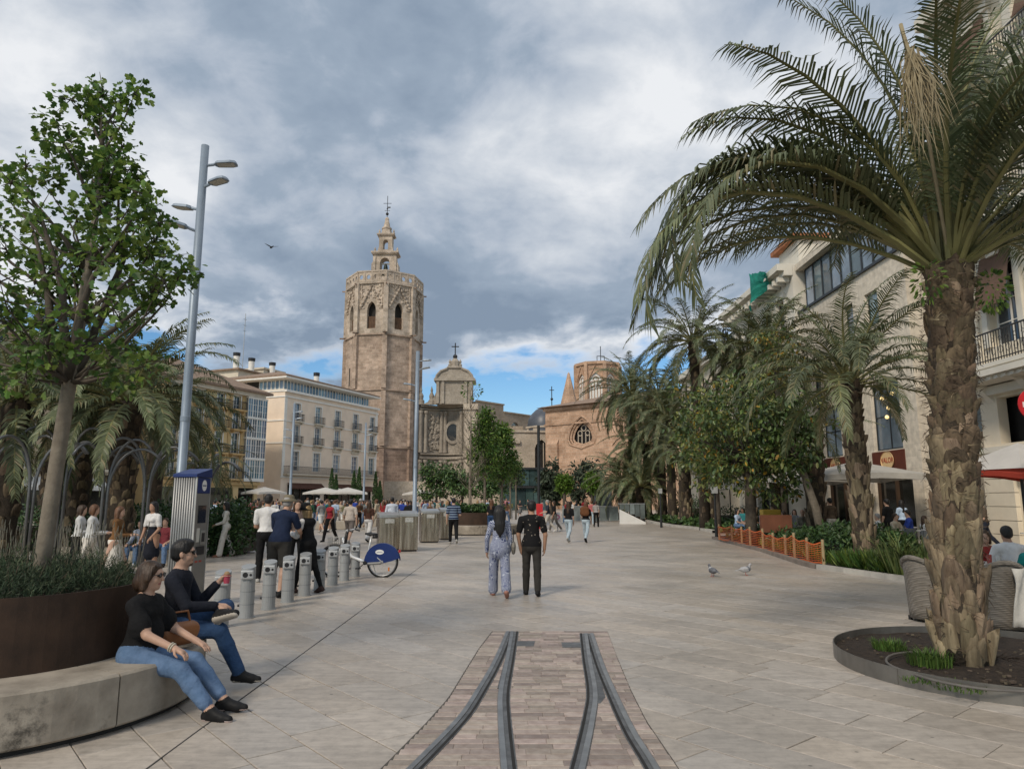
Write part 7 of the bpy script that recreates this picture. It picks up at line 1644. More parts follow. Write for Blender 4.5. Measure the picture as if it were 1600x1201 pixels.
def sdf_obj(sdf, h, name, mats, parent=None, smooth_it=2, hem=None):
    v, q, lab = sdf.mesh(h)
    if hem is not None:      # straight garment edge across the trunk
        c = v[q].mean(1); tr = (np.abs(c[:, 0]) < hem[1]) & (np.abs(c[:, 1]) < .24)
        lab[(lab == TOP) & tr & (c[:, 2] < hem[0])] = BOT; lab[(lab == BOT) & tr & (c[:, 2] >= hem[0])] = TOP
    # light Laplacian smoothing
    for _ in range(smooth_it):
        a = np.zeros_like(v); c = np.zeros(len(v))
        for i in range(4): np.add.at(a, q[:, i], v[q[:, (i+1)%4]]+v[q[:, (i+3)%4]]); np.add.at(c, q[:, i], 2)
        v = .6*v+.4*a/np.maximum(c, 1)[:, None]
    me = bpy.data.meshes.new(name); me.from_pydata(v.tolist(), [], q.tolist())
    for m in mats: me.materials.append(m)
    me.polygons.foreach_set('material_index', np.minimum(lab, len(mats)-1).astype(np.int32)); me.polygons.foreach_set('use_smooth', [True]*len(q)); me.update()
    return me if parent == 'mesh' else ob(name, me, parent)
def rotx(v, a): c, s = math.cos(a), math.sin(a); return V(v[0], v[1]*c-v[2]*s, v[1]*s+v[2]*c)
def rotz_(v, a): c, s = math.cos(a), math.sin(a); return V(v[0]*c-v[1]*s, v[0]*s+v[1]*c, v[2])
SKIN, TOP, BOT, SHOE, EXTRA, DARK = 0, 1, 2, 3, 4, 5
def body(sp):
    """sp: pose and dress; figure faces +y; returns (Sdf, info)"""
    g = sp.get; fem = g('fem', False); S = Sdf(); fat = g('fat', 1.0)
    legs = g('legs', ((5,5,3),(-5,5,3))); hw = .088 if fem else .085
    P = V(0,0,0); lean = R(g('lean', 2)); up = V(0, math.sin(lean), math.cos(lean)); fwd = V(0, math.cos(lean), -math.sin(lean))
    bottom = g('bottom', 'trousers'); joints = {}; ends = []
    for sgn, (hf, kf, ab, *rest) in zip((-1, 1), legs):
        yaw = R(rest[1]) if len(rest) > 1 else 0; hip = P+V(sgn*hw, 0, -.02)
        d1 = V(sgn*math.sin(R(ab)), math.sin(R(hf))*math.cos(R(ab)), -math.cos(R(hf))*math.cos(R(ab))); d1 = rotz_(d1, yaw)
        sa = R(hf-kf); d2 = V(sgn*math.sin(R(ab))*.4, math.sin(sa), -math.cos(sa)); d2 = rotz_(d2, yaw)
        kn = hip+d1*.43; an = kn+d2*.41; fp = R(rest[0]) if rest else 0
        tdir = rotz_(V(sgn*.12, math.cos(fp), math.sin(fp)), yaw); td = tdir/np.linalg.norm(tdir); dn = rotz_(V(0, math.sin(fp), -math.cos(fp)), yaw)
        joints[sgn] = (hip, kn, an, td, dn); ends += [(an+dn*.075)[2], (an+td*.17+dn*.07)[2], (an-td*.05+dn*.075)[2]]
    dz = -min(ends); P = P+V(0,0,dz)
    for sgn in (-1, 1):
        hip, kn, an, td, dn = [q for q in joints[sgn]]; hip = hip+V(0,0,dz); kn = kn+V(0,0,dz); an = an+V(0,0,dz)
        if bottom in ('trousers', 'wide', 'jeans'):
            w = 1.28 if bottom == 'wide' else 1.0
            S.cap(hip, kn, .094*fat, .068*w, BOT, .025); S.cap(kn, kn+(an-kn)*.35, .068*w, .067*w, BOT, .02); S.cap(kn+(an-kn)*.35, kn+(an-kn)*(.93 if g('ankle', 0) == 0 else .82), .067*w, .058*w*(1.25 if bottom == 'wide' else 1), BOT, .02)
            S.cap(kn+(an-kn)*.8, an, .04, .037, SKIN, .01)
        else:
            S.cap(hip, kn, .088*fat, .058, SKIN if bottom in ('shorts', 'skirt') else BOT, .025); S.cap(kn, kn+(an-kn)*.35, .056, .055, SKIN if bottom != 'leggings' else BOT, .02); S.cap(kn+(an-kn)*.35, an, .055, .036, SKIN if bottom != 'leggings' else BOT, .02)
            if bottom == 'shorts': S.cap(hip, hip+(kn-hip)*.85, .105*fat, .092, BOT, .02)
        heel = an-td*.035+dn*.045; ball = an+td*.115+dn*.052; toe = an+td*.175+dn*.055
        S.cap(an+dn*.01, heel, .042, .038, SHOE, .015); S.cap(heel, ball, .04, .037, SHOE, .015); S.cap(ball, toe, .037, .028, SHOE, .015); S.cap(an+dn*.005, ball, .04, .034, SHOE, .02)
        if g('sole'): S.cap(heel+dn*.022, toe+dn*.010, .034, .028, EXTRA, .004, flat=.5)
        joints[sgn] = (hip, kn, an, td, dn)
    if bottom == 'skirt': S.cap(P+V(0,0,.02), P+V(0,.0,g('skirt', -.45)), .135*fat, g('flare', .2), BOT, .02, flat=.8)
    if bottom in ('leggings',) and g('skirt'): S.cap(P+V(0,0,.1), P+V(0,.0,g('skirt')), .13*fat, g('flare', .17), TOP, .02, flat=.8)
    # trunk
    S.cap(P+V(-.05,-.01,.0), P+V(.05,-.01,.0), .118*fat, .118*fat, BOT, .03)
    if not fem: S.cap(P+V(0,-.03,-.02), P+V(0,-.02,.04), .12*fat, .12*fat, BOT, .03)
    else: S.cap(P+V(-.045,-.035,-.01), P+V(.045,-.035,-.01), .112*fat, .112*fat, BOT, .03)
    sw = g('shoulder', .152 if fem else .182); wa = .112 if fem else .128
    hem = g('hem', .0)
    S.cap(P+up*(.06+hem)-fwd*(.02 if hem < 0 else 0), P+up*.2, ((.128 if fem else .132)-.32*min(0, hem))*fat, wa*fat, TOP, .03, flat=.86 if hem < 0 else .8)
    S.cap(P+up*.2, P+up*.36, wa*fat, .128 if fem else .142, TOP, .04, flat=.76)
    if fem: S.cap(P+up*.335+fwd*.065+V(-.06,0,0), P+up*.335+fwd*.065+V(.06,0,0), .062, .062, TOP, .04)
    if g('belly'): S.ell(P+up*.17+fwd*.07, (.12,.1,.13), TOP, .05)
    S.cap(P+up*.4+V(-sw*.62,0,0), P+up*.4+V(sw*.62,0,0), .085, .085, TOP, .05, flat=.95, side=(0,1,0))
    nb = P+up*.475; S.cap(P+up*.44, nb, .06, .052, TOP if not g('neckline') else SKIN, .03)
    hp = R(g('nod', 0)); hy = R(g('turn', 0)); hup = rotz_(V(0, math.sin(lean*.5+hp), math.cos(lean*.5+hp)), 0); hc = nb+hup*.155+fwd*.02
    S.cap(nb-up*.02, hc-hup*.06, .05 if fem else .056, .048 if fem else .053, SKIN, .02)
    Rm = np.array([[math.cos(hy), -math.sin(hy), 0], [math.sin(hy), math.cos(hy), 0], [0, 0, 1]]) @ np.array([[1,0,0],[0,math.cos(-hp),-math.sin(-hp)],[0,math.sin(-hp),math.cos(-hp)]])
    H = lambda x, y, z: hc+Rm@V(x, y, z)
    S.ell(H(0,-.008,.03), (.076,.095,.088), SKIN, .02, Rm); S.ell(H(0,.022,-.045), (.058,.066,.07), SKIN, .03, Rm)
    if g('face'):
        S.cap(H(0,.088,.012), H(0,.108,-.026), .010, .014, SKIN, .012); S.cap(H(-.03,.082,.03), H(.03,.082,.03), .014, .014, SKIN, .015)
        S.ell(H(0,.06,-.088), (.03,.028,.026), SKIN, .02, Rm)
        for sx in (-1, 1): S.ell(H(sx*.077,-.005,-.008), (.011,.022,.032), SKIN, .008, Rm); S.ell(H(sx*.031,.083,.012), (.014,.008,.008), DARK, .002, Rm); S.ell(H(sx*.035,.058,-.03), (.026,.026,.03), SKIN, .02, Rm)
        S.ell(H(0,.080,-.058), (.026,.012,.009), g('lips', EXTRA+2), .006, Rm)
    # arms
    sl = g('sleeve', 'short'); hands = {}
    for sgn, (fl, ab, el, inw, *rest) in zip((-1, 1), g('arms', ((5,8,15,5),(5,8,15,5)))):
        sh = P+up*.405+V(sgn*sw,0,0); d1 = V(sgn*math.sin(R(ab)), math.sin(R(fl))*math.cos(R(ab)), -math.cos(R(fl))*math.cos(R(ab))); e = sh+d1*.285
        a2 = R(fl+el); d2 = V(-sgn*math.sin(R(inw)), math.sin(a2)*math.cos(R(inw)), -math.cos(a2)*math.cos(R(inw))); w = e+d2*.245
        f = .9 if fem else 1.
        if sl == 'none': S.cap(sh, e, .05*f, .04*f, SKIN, .014); S.cap(e, w, .039*f, .028*f, SKIN, .012)
        elif sl == 'short': S.cap(sh, e, .047*f, .04*f, SKIN, .012); S.cap(sh, sh+(e-sh)*.68, .064, .062*f, TOP, .018); S.cap(e, w, .041*f, .029*f, SKIN, .012)
        else: S.cap(sh, e, .062*f, .052*f, TOP, .018); S.cap(e, e+(w-e)*.93, .052*f, .043*f, TOP, .012); S.cap(w-d2*.04, w, .03, .028, SKIN, .01)
        hands[sgn] = hand(S, w, d2, V(0,0,1) if abs(d2[2]) < .8 else V(0,1,0), sgn, g('fingers', 0), rest[0] if rest else 35)
    return S, dict(hem=None if legs[0][0] > 60 or bottom == 'leggings' else (P[2]+.03+hem, .165*fat+.02), P=P, up=up, fwd=fwd, head=hc, Rm=Rm, H=H, hands=hands, joints=joints)
def hand(S, w, d, upv, sgn, fine, curl=35):
    """palm, four unequal bent fingers and a thumb leaving the side of the palm"""
    d = d/np.linalg.norm(d); n = np.cross(d, upv); n = n/np.linalg.norm(n)
    # across = direction over the knuckles, pal = towards the palm side
    if abs(d[2]) > .8: across = V(0,1,0)-d*d[1]; across /= np.linalg.norm(across); pal = V(-sgn,0,0)
    else: across = -n*sgn*-1; pal = V(0,0,-1)
    across = across/np.linalg.norm(across); pal = pal-d*(pal@d); pal /= max(1e-6, np.linalg.norm(pal))
    pc = w+d*.05; S.cap(w, w+d*.082-across*.016, .025, .018, SKIN, .012); S.cap(w, w+d*.085+across*.016, .025, .018, SKIN, .012)
    k = R(curl)
    for i, (o, ln) in enumerate(((.031,.066),(.011,.075),(-.010,.07),(-.029,.055))):
        b = w+d*.088+across*o; r = .0092 if fine else .0105
        d1 = d*math.cos(k*.6)+pal*math.sin(k*.6); d2 = d*math.cos(k*1.6)+pal*math.sin(k*1.6)
        S.cap(b, b+d1*ln*.55, r, r*.95, SKIN, .004); S.cap(b+d1*ln*.55, b+d1*ln*.55+d2*ln*.45, r*.95, r*.8, SKIN, .004)
    b = w+d*.025+across*.026; t1 = (d*.65+across*.6+pal*.45); t1 /= np.linalg.norm(t1); t2 = d*.9+pal*.4; t2 /= np.linalg.norm(t2)
    S.cap(b, b+t1*.04, .013, .011, SKIN, .006); S.cap(b+t1*.04, b+t1*.04+t2*.032, .011, .009, SKIN, .004)
    return pc, d, across, pal
def hair_sdf(info, kind):
    H, Rm = info['H'], info['Rm']; S = Sdf()
    S.ell(H(0,-.014,.040), (.084,.101,.092), 0, .02, Rm)
    if kind == 'short': S.ell(H(0,-.045,-.015), (.074,.064,.06), 0, .02, Rm)
    elif kind == 'long':
        S.ell(H(0,-.05,-.03), (.085,.07,.1), 0, .03, Rm); b = info['up']; S.cap(H(0,-.06,-.05), H(0,-.09,-.05)-V(0,0,.24), .088, .075, 0, .03, flat=.55); S.cap(H(0,-.09,-.05)-V(0,0,.2), H(0,-.095,-.05)-V(0,0,.33), .07, .035, 0, .03, flat=.5)
        for sx in (-1,1): S.cap(H(sx*.07,-.01,.02), H(sx*.085,-.02,-.14), .03, .03, 0, .02)
    elif kind == 'bob':
        S.ell(H(0,-.04,-.03), (.092,.08,.095), 0, .03, Rm)
        for sx in (-1,1): S.cap(H(sx*.07,-.005,.02), H(sx*.075,-.02,-.10), .028, .026, 0, .02)
    elif kind == 'bun': S.ell(H(0,-.05,-.01), (.076,.062,.06), 0, .02, Rm); S.ell(H(0,-.115,.02), (.042,.036,.042), 0, .01, Rm)
    elif kind == 'pony': S.ell(H(0,-.05,-.01), (.076,.062,.06), 0, .02, Rm); S.cap(H(0,-.10,.03), H(0,-.14,-.16), .036, .018, 0, .02)
    S.ell(H(0,.108,-.03), (.085,.075,.10), 0, .01, Rm, True)      # clears the face
    if kind in ('short','pony','bun'):
        for sx in (-1,1): S.ell(H(sx*.09,.02,-.035), (.03,.045,.05), 0, .01, Rm, True)
    return S
FAB = {}
def fabric(c, name=None, bump=.35, rough=.9, scale=5):
    k = name or 'cloth_%02d_%02d_%02d' % tuple(int(x*99) for x in c)
    if k not in FAB: FAB[k] = pm(k, c, rough=rough, var=.16, scale=scale, bump=min(1, bump*2), bscale=7, bdist=.05, spec=.2)
    return FAB[k]
SK = [pm('skin_light', (.46,.285,.205), rough=.55, var=.08, scale=8), pm('skin_tan', (.36,.205,.135), rough=.55, var=.08, scale=8), pm('skin_brown', (.19,.105,.065), rough=.55, var=.08, scale=8)]
HR = {'black': pm('hair_black', (.010,.009,.009), rough=.5, var=.5, scale=30, bump=.9, bscale=45, stretch=(1,1,.12), bdist=.015), 'brown': pm('hair_brown', (.040,.022,.012), rough=.5, var=.5, scale=30, bump=.9, bscale=45, stretch=(1,1,.12), bdist=.015), 'auburn': pm('hair_auburn', (.10,.045,.02), rough=.5, var=.5, scale=30, bump=.9, bscale=45, stretch=(1,1,.12), bdist=.015), 'blond': pm('hair_blond', (.26,.17,.075), rough=.5, var=.5, scale=30, bump=.9, bscale=45, stretch=(1,1,.12), bdist=.015), 'grey': pm('hair_grey', (.28,.27,.26), rough=.6, var=.2, scale=30)}
LIP = pm('lips', (.32,.12,.10), rough=.5, var=.05)
GROUPS = {}
def person(label, loc, rz, sp, skin, top, bot, shoe, hair, hairkind='short', h=.013, group=None, extra=None):
    S, info = body(sp); sc = sp.get('h', 1.72)/1.735
    t = thing('person', label, 'person', loc, rz, group, sc)
    mats = [skin, top, bot, shoe, extra or shoe, M_dark, LIP]
    sdf_obj(S, h, 'body', mats, t, hem=info['hem'])
    if hairkind and hairkind != 'bald': sdf_obj(hair_sdf(info, hairkind), h, 'hair', [HR[hair]], t)
    return t, info
BLK = fabric((.010,.010,.011), 'cloth_black'); NAV = fabric((.014,.022,.05)); WHT = fabric((.62,.61,.60)); JEA = pm('denim', (.085,.145,.25), rough=.9, var=.3, scale=9, bump=.8, bscale=8, bdist=.05, c2=(.13,.20,.33), spec=.2); JEAD = pm('denim_dark', (.022,.05,.115), rough=.9, var=.3, scale=9, bump=.8, bscale=8, bdist=.05, c2=(.035,.075,.16), spec=.2); JEAL = pm('denim_light', (.30,.38,.44), rough=.9, var=.25, scale=7, bump=.8, bscale=8, bdist=.05, c2=(.42,.49,.54), spec=.2)
CHR = fabric((.035,.033,.03)); KHA = fabric((.30,.25,.18)); SBLK = fabric((.012,.012,.013), 'shoe_black', .1, .6); SWHT = fabric((.55,.54,.52), 'shoe_white', .1, .6); SGRY = fabric((.33,.32,.30), 'shoe_grey', .1, .7)

# ---- the two seated on the bench
def on_bench(a): r_ = PLR-.28; return PLC[0]+r_*math.cos(a), PLC[1]+r_*math.sin(a)
def seated_pair():
    # woman: black blouse, blue jeans, looks to the right
    a = R(-10); x, y = on_bench(a)
    sp = dict(fem=True, h=1.66, legs=((84,42,2,0),(80,36,2,0)), arms=((34,10,34,8,25),(38,10,30,2,30)), lean=1, sleeve='short', bottom='jeans', face=True, fingers=1, fat=1.1, neckline=True, turn=10, nod=2, hem=-.07, sole=True, ankle=1, belly=True)
    S, info = body(sp); t = thing('person', 'seated woman in black blouse, blue jeans and black trainers on the near bench', 'person', (x, y, 0), R(-97), None, .98)
    # puffed short sleeves
    for sgn in (-1, 1): sh = info['P']+info['up']*.39+V(sgn*.165,.02,-.05); S.ell(sh+V(sgn*.01,.06,-.09), (.078,.09,.105), TOP, .03)
    sdf_obj(S, .0085, 'body', [SK[0], BLK, JEA, SBLK, pm('sole_pink', (.45,.36,.34), rough=.7), M_dark, LIP], t)
    HS = hair_sdf(info, 'bob'); H = info['H']; HS.ell(H(0,-.075,-.06), (.075,.06,.075), 0, .03); HS.cap(H(-.06,.05,.085), H(-.085,.02,-.02), .02, .022, 0, .02); HS.cap(H(.06,.05,.085), H(.085,.02,-.02), .02, .022, 0, .02); sdf_obj(HS, .0085, 'hair', [HR['brown']], t)
    g = MB()
    for sx in (-1, 1): g.tube([H(sx*.034+.023*math.cos(R(30*k)), .098, .012+.018*math.sin(R(30*k))) for k in range(13)], .003, 5); g.tube([H(sx*.057,.096,.016), H(sx*.079,.06,.014), H(sx*.08,-.005,.01)], .003, 5)
    g.tube([H(-.011,.104,.014), H(.011,.104,.014)], .003, 5); go = g.build('glasses', M_dark, t)
    for sx in (-1, 1): l_ = MB(); l_.add([H(sx*.034+.021*math.cos(R(30*k)), .098, .012+.016*math.sin(R(30*k))) for k in range(12)], [tuple(range(12))]); l_.build('lens', glassy('lens_dark', (.012,.010,.010), .1, .6), go)
    pc, d, ac, pal = info['hands'][1]; m = MB(); c = pc-d*.075; u = np.cross(d, ac)
    for q in (0, .018): m.tube([c+d*q+ac*.034*math.cos(R(30*k))+u*.034*math.sin(R(30*k)) for k in range(13)], .006, 6)
    m.build('bracelet', pm('bracelet', (.55,.50,.40), rough=.4, metal=.3), t)
    # handbag on her far side
    hb = thing('handbag', 'small tan leather handbag on the bench between the two sitters', 'bag', (x+.16, y+.3, .58), R(60)); S2 = Sdf(); S2.cap((-.12,0,0),(.12,0,0),.075,.075,0,.02,flat=.6); S2.cap((-.1,0,-.05),(.1,0,-.05),.07,.07,0,.02,flat=.7); sdf_obj(S2, .012, 'pouch', [pm('tan_leather', (.26,.10,.035), rough=.5, var=.2)], hb); m = MB(); m.tube([(-.12,0,.03),(-.08,0,.16),(.08,0,.16),(.12,0,.03)], .01, 6); m.build('strap', pm('tan_leather', (0,0,0)), hb)
    # man: dark sweater, dark jeans, ankle on knee, cup in hand
    a = R(26); x, y = on_bench(a)
    sp = dict(h=1.80, legs=((84,70,4,0),(86,58,2,0)), arms=((26,8,112,6,40),(36,12,52,30,40)), lean=1, sleeve='long', bottom='jeans', face=True, fingers=1, turn=12, nod=0, sole=True)
    S, info = body(sp)
    # cross the right leg: replace its thigh, shin and foot
    keep = []; hip, kn, an, td, dn = info['joints'][-1]
    # figure's far leg (sgn -1) stays down; near leg (sgn +1) is laid over it
    for q in S.p:
        c = (q[1]+q[2])/2 if q[0] == 'c' else q[1]
        if q[0] == 'c' and q[5] in (BOT, SHOE, EXTRA, SKIN) and c[0] < -.03 and c[2] < info['P'][2]-.02 and c[1] > .1: continue
        if q[0] == 'c' and q[5] == BOT and np.allclose(q[1], hip): continue
        keep.append(q)
    S.p = keep; kn2 = hip+V(-.20,.36,.12); an2 = V(.13,.44,kn2[2]-.0)
    S.cap(hip, kn2, .098, .074, BOT, .025); S.cap(kn2, kn2+(an2-kn2)*.4, .076, .072, BOT, .03); S.cap(kn2+(an2-kn2)*.4, kn2+(an2-kn2)*.9, .072, .066, BOT, .03); S.cap(kn2+(an2-kn2)*.75, an2, .04, .038, SKIN, .01)
    f = V(.42,.72,.22); f /= np.linalg.norm(f); so_ = V(.75,.1,-.6); so_ -= f*(so_@f); so_ /= np.linalg.norm(so_)
    heel = an2-f*.03+so_*.03; toe = an2+f*.19+so_*.035; S.cap(an2, heel, .045, .044, SHOE, .02); S.cap(heel, toe, .046, .036, SHOE, .02); S.cap(an2, an2+f*.12+so_*.02, .044, .038, SHOE, .02); S.cap(heel+so_*.03, toe+so_*.022, .04, .034, EXTRA, .004, flat=.5, side=tuple(np.cross(f, so_)))
    t2 = thing('person', 'seated man in dark sweater and jeans with ankle crossed on his knee and a cup', 'person', (x, y, 0), R(-84), None, 1.02)
    # forearm raised with a cup on his left
    sh = info['P']+info['up']*.405+V(-.182,0,0)
    sdf_obj(S, .0085, 'body', [SK[0], fabric((.014,.016,.024)), JEAD, SBLK, pm('sole_pale', (.42,.38,.33), rough=.7, var=.1), M_dark, LIP], t2)
    HS = hair_sdf(info, 'short'); H = info['H']; HS.ell(H(0,.01,.095), (.07,.08,.045), 0, .02); sdf_obj(HS, .0085, 'hair', [HR['black']], t2)
    bd = Sdf(); bd.ell(H(0,.055,-.092), (.034,.036,.028), 0, .02); sdf_obj(bd, .0085, 'beard', [pm('stubble', (.12,.075,.055), rough=.8, var=.2)], t2)
    g = MB()
    for sx in (-1, 1): g.tube([H(sx*.052,.097,.024), H(sx*.08,.06,.02), H(sx*.081,-.005,.012)], .0045, 5); g.add([H(sx*.034+.03*c, .1+.004*abs(c), .012+.021*s_) for c, s_ in ((-.8,1),(1,1),(.9,-.6),(.3,-1),(-.7,-.8))]+[H(sx*.034+.03*c, .092, .012+.021*s_) for c, s_ in ((-.8,1),(1,1),(.9,-.6),(.3,-1),(-.7,-.8))], [(0,1,2,3,4),(9,8,7,6,5)]+[(i,(i+1)%5,(i+1)%5+5,i+5) for i in range(5)])
    g.tube([H(-.011,.102,.022), H(.011,.102,.022)], .004, 5); g.build('sunglasses', glassy('lens_dark', (0,0,0)), t2)
    pc, d, ac, pal = info['hands'][-1]
    return t, t2, info
W_, Mn_, minfo = seated_pair()
bpy.context.view_layer.update()
cpos = Mn_.matrix_world @ Vector(minfo['hands'][-1][0]+minfo['hands'][-1][1]*.05+minfo['hands'][-1][3]*.03)
cup = thing('ice_cream_cup', 'small pink paper cup of ice cream held by the seated man', 'cup', cpos-Vector((0,0,.03)))
m = MB(); m.lathe([(.001,-.02),(.026,-.02),(.034,.06),(.031,.06)], 16); m.build('paper_cup', pm('cup_pink', (.42,.06,.10), rough=.6), cup); m = MB(); m.ball((0,0,.065),(.03,.03,.03),10,6); m.build('ice_cream', pm('ice_brown', (.30,.19,.10), rough=.6), cup, smooth=True)

# ---- strolling couple in the middle
def pattern_cloth(name, c1, c2, scale, thr=.5, kind='voronoi'):
    m = bpy.data.materials.new(name); m.use_nodes = True; n = m.node_tree.nodes; l = m.node_tree.links; b = n['Principled BSDF']; b.inputs['Roughness'].default_value = .9; b.inputs['Specular IOR Level'].default_value = .2
    tc = n.new('ShaderNodeTexCoord')
    if kind == 'rings':
        v = n.new('ShaderNodeTexVoronoi'); v.inputs['Scale'].default_value = scale; l.new(tc.outputs['Object'], v.inputs['Vector']); s = n.new('ShaderNodeMath'); s.operation = 'SINE'; mu = n.new('ShaderNodeMath'); mu.operation = 'MULTIPLY'; mu.inputs[1].default_value = 26; l.new(v.outputs['Distance'], mu.inputs[0]); l.new(mu.outputs[0], s.inputs[0]); src = s.outputs[0]; thr = .1
    elif kind == 'stripes':
        v = n.new('ShaderNodeTexWave'); v.bands_direction = 'Z'; v.inputs['Scale'].default_value = scale; l.new(tc.outputs['Object'], v.inputs['Vector']); src = v.outputs['Fac']
    else:
        v = n.new('ShaderNodeTexVoronoi'); v.inputs['Scale'].default_value = scale; l.new(tc.outputs['Object'], v.inputs['Vector']); nz = n.new('ShaderNodeTexNoise'); nz.inputs['Scale'].default_value = scale*2.3; l.new(tc.outputs['Object'], nz.inputs['Vector']); ad = n.new('ShaderNodeMath'); ad.operation = 'MULTIPLY_ADD'; ad.inputs[1].default_value = .5; l.new(nz.outputs['Fac'], ad.inputs[0]); l.new(v.outputs['Distance'], ad.inputs[2]); src = ad.outputs[0]
    cr = n.new('ShaderNodeValToRGB'); cr.color_ramp.interpolation = 'EASE'; cr.color_ramp.elements[0].position = max(0, thr-.04); cr.color_ramp.elements[1].position = thr+.04; cr.color_ramp.elements[0].color = lin(c2); cr.color_ramp.elements[1].color = lin(c1); l.new(src, cr.inputs[0]); l.new(cr.outputs[0], b.inputs['Base Color']); FAB[name] = m; return m
BWP = pattern_cloth('blue_white_print', (.46,.49,.57), (.035,.05,.14), 12, kind='rings'); BFL = pattern_cloth('black_floral', (.010,.010,.011), (.28,.24,.19), 16, .42)
q = G(782, 931); wt, wi = person('woman in blue and white patterned tunic and trousers walking away', (q.x-.02, q.y, 0), R(4), dict(fem=True, h=1.66, legs=((16,4,2,0),(-14,22,2,-30)), arms=((4,16,14,0),(0,10,14,4)), bottom='wide', sleeve='long', lean=3, turn=-30, hem=-.13, fat=1.05, fingers=1, face=True), SK[1], BWP, BWP, pm('sandal', (.34,.16,.12), rough=.6), 'black', 'long', .0105)
HS = Sdf(); HS.cap((0,-.10,1.52),(0,-.13,1.22),.11,.085,0,.03,flat=.5); HS.cap((0,-.13,1.3),(0,-.135,1.08),.09,.02,0,.03,flat=.5); sdf_obj(HS, .012, 'hair', [HR['black']], wt)
m = MB(); m.lathe([(.158,.80),(.166,.802),(.166,.826),(.158,.828)], 28, sy=.86); m.build('white_hem', WHT, wt)
q = G(831, 929); mt_, mi_ = person('man in black floral shirt and dark trousers walking beside the patterned woman', (q.x, q.y, 0), R(-2), dict(h=1.73, legs=((8,3,2,0),(-8,10,2,-10)), arms=((0,12,10,8),(-4,14,14,4)), bottom='trousers', sleeve='short', lean=2, turn=8, hem=-.10, fat=1.02, fingers=1, face=True), SK[1], BFL, CHR, SBLK, 'black', 'short', .0105)
bg2 = thing('shoulder_bag', 'grey striped handbag carried between the strolling couple', 'bag', (q.x-.33, q.y-.02, .86)); S2 = Sdf(); S2.cap((0,-.09,0),(0,.09,0),.085,.085,0,.02,flat=.5,side=(0,0,1)); S2.cap((0,-.07,-.07),(0,.07,-.07),.075,.075,0,.02,flat=.5,side=(0,0,1)); sdf_obj(S2, .014, 'pouch', [pm('bag_grey', (.20,.185,.16), rough=.7, var=.4, scale=12, stretch=(1,1,3))], bg2); m = MB(); m.tube([(0,-.09,.06),(0,0,.30),(0,.09,.06)], .008, 5); m.build('strap', M_dark, bg2)

# ---- group by the docks
nv = person('man in navy T-shirt and khaki sun hat bending over the docks', (XP(441, 13.0), 13.0, 0), R(-12), dict(h=1.84, legs=((6,4,4,0),(-6,10,4,-5)), arms=((18,6,8,4,45),(30,6,40,20,45)), bottom='shorts', sleeve='short', lean=15, nod=18, fat=1.08, hem=-.06, fingers=1, face=True), SK[0], NAV, CHR, SBLK, 'grey', 'short', .0105)
H = nv[1]['H']; m = MB(); c = H(0,-.005,.075); m.lathe([(.001,.085),(.06,.08),(.088,.055),(.095,.0),(.155,-.035),(.158,-.028),(.1,.008)], 24, c=(c[0],c[1],c[2])); m.build('sun_hat', fabric((.17,.145,.10)), nv[0], smooth=True)
bk_ = person('woman in black pinafore and bucket hat looking at her phone by the docks', (XP(482, 13.4), 13.5, 0), R(62), dict(fem=True, h=1.68, legs=((14,2,2,0),(-14,10,2,-14)), arms=((22,4,78,22,50),(22,6,80,20,50)), bottom='leggings', skirt=-.38, flare=.17, sleeve='long', lean=4, nod=14, fingers=1, face=True), SK[0], BLK, BLK, fabric((.06,.035,.03)), 'blond', 'long', .0105)
H = bk_[1]['H']; c = H(0,-.008,.06); m = MB(); m.lathe([(.001,.09),(.07,.085),(.09,.06),(.1,.0),(.135,-.055),(.128,-.055),(.095,0)], 24, c=(c[0],c[1],c[2])); m.build('bucket_hat', BLK, bk_[0], smooth=True)
for sgn in (-1, 1):     # white sleeves under the pinafore
    pc, d, ac, pal = bk_[1]['hands'][sgn]; I = bk_[1]; sh = I['P']+I['up']*.405+V(sgn*.152,0,0); w = pc-d*.05; e = w-d*.245; S2 = Sdf(); S2.cap(sh, e, .066, .056, 0, .02); S2.cap(e, e+(w-e)*.95, .056, .047, 0, .015); sdf_obj(S2, .012, 'sleeve', [WHT], bk_[0])
person('man in white printed T-shirt and black trousers facing away behind the sun-hat man', (XP(419, 15.2), 15.2, 0), R(10), dict(h=1.86, legs=((4,3,3,0),(-4,3,3,0)), arms=((10,6,70,20),(10,6,70,20)), bottom='trousers', sleeve='short', nod=10), SK[1], WHT, BLK, SGRY, 'black', 'short', .0125)
person('brown-haired woman in dark top half hidden between the docks group', (XP(466, 15.6), 15.6, 0), R(200), dict(fem=True, h=1.74, arms=((10,6,70,20),(10,6,60,20)), bottom='jeans'), SK[0], fabric((.12,.09,.08)), BLK, SBLK, 'brown', 'long', .014)

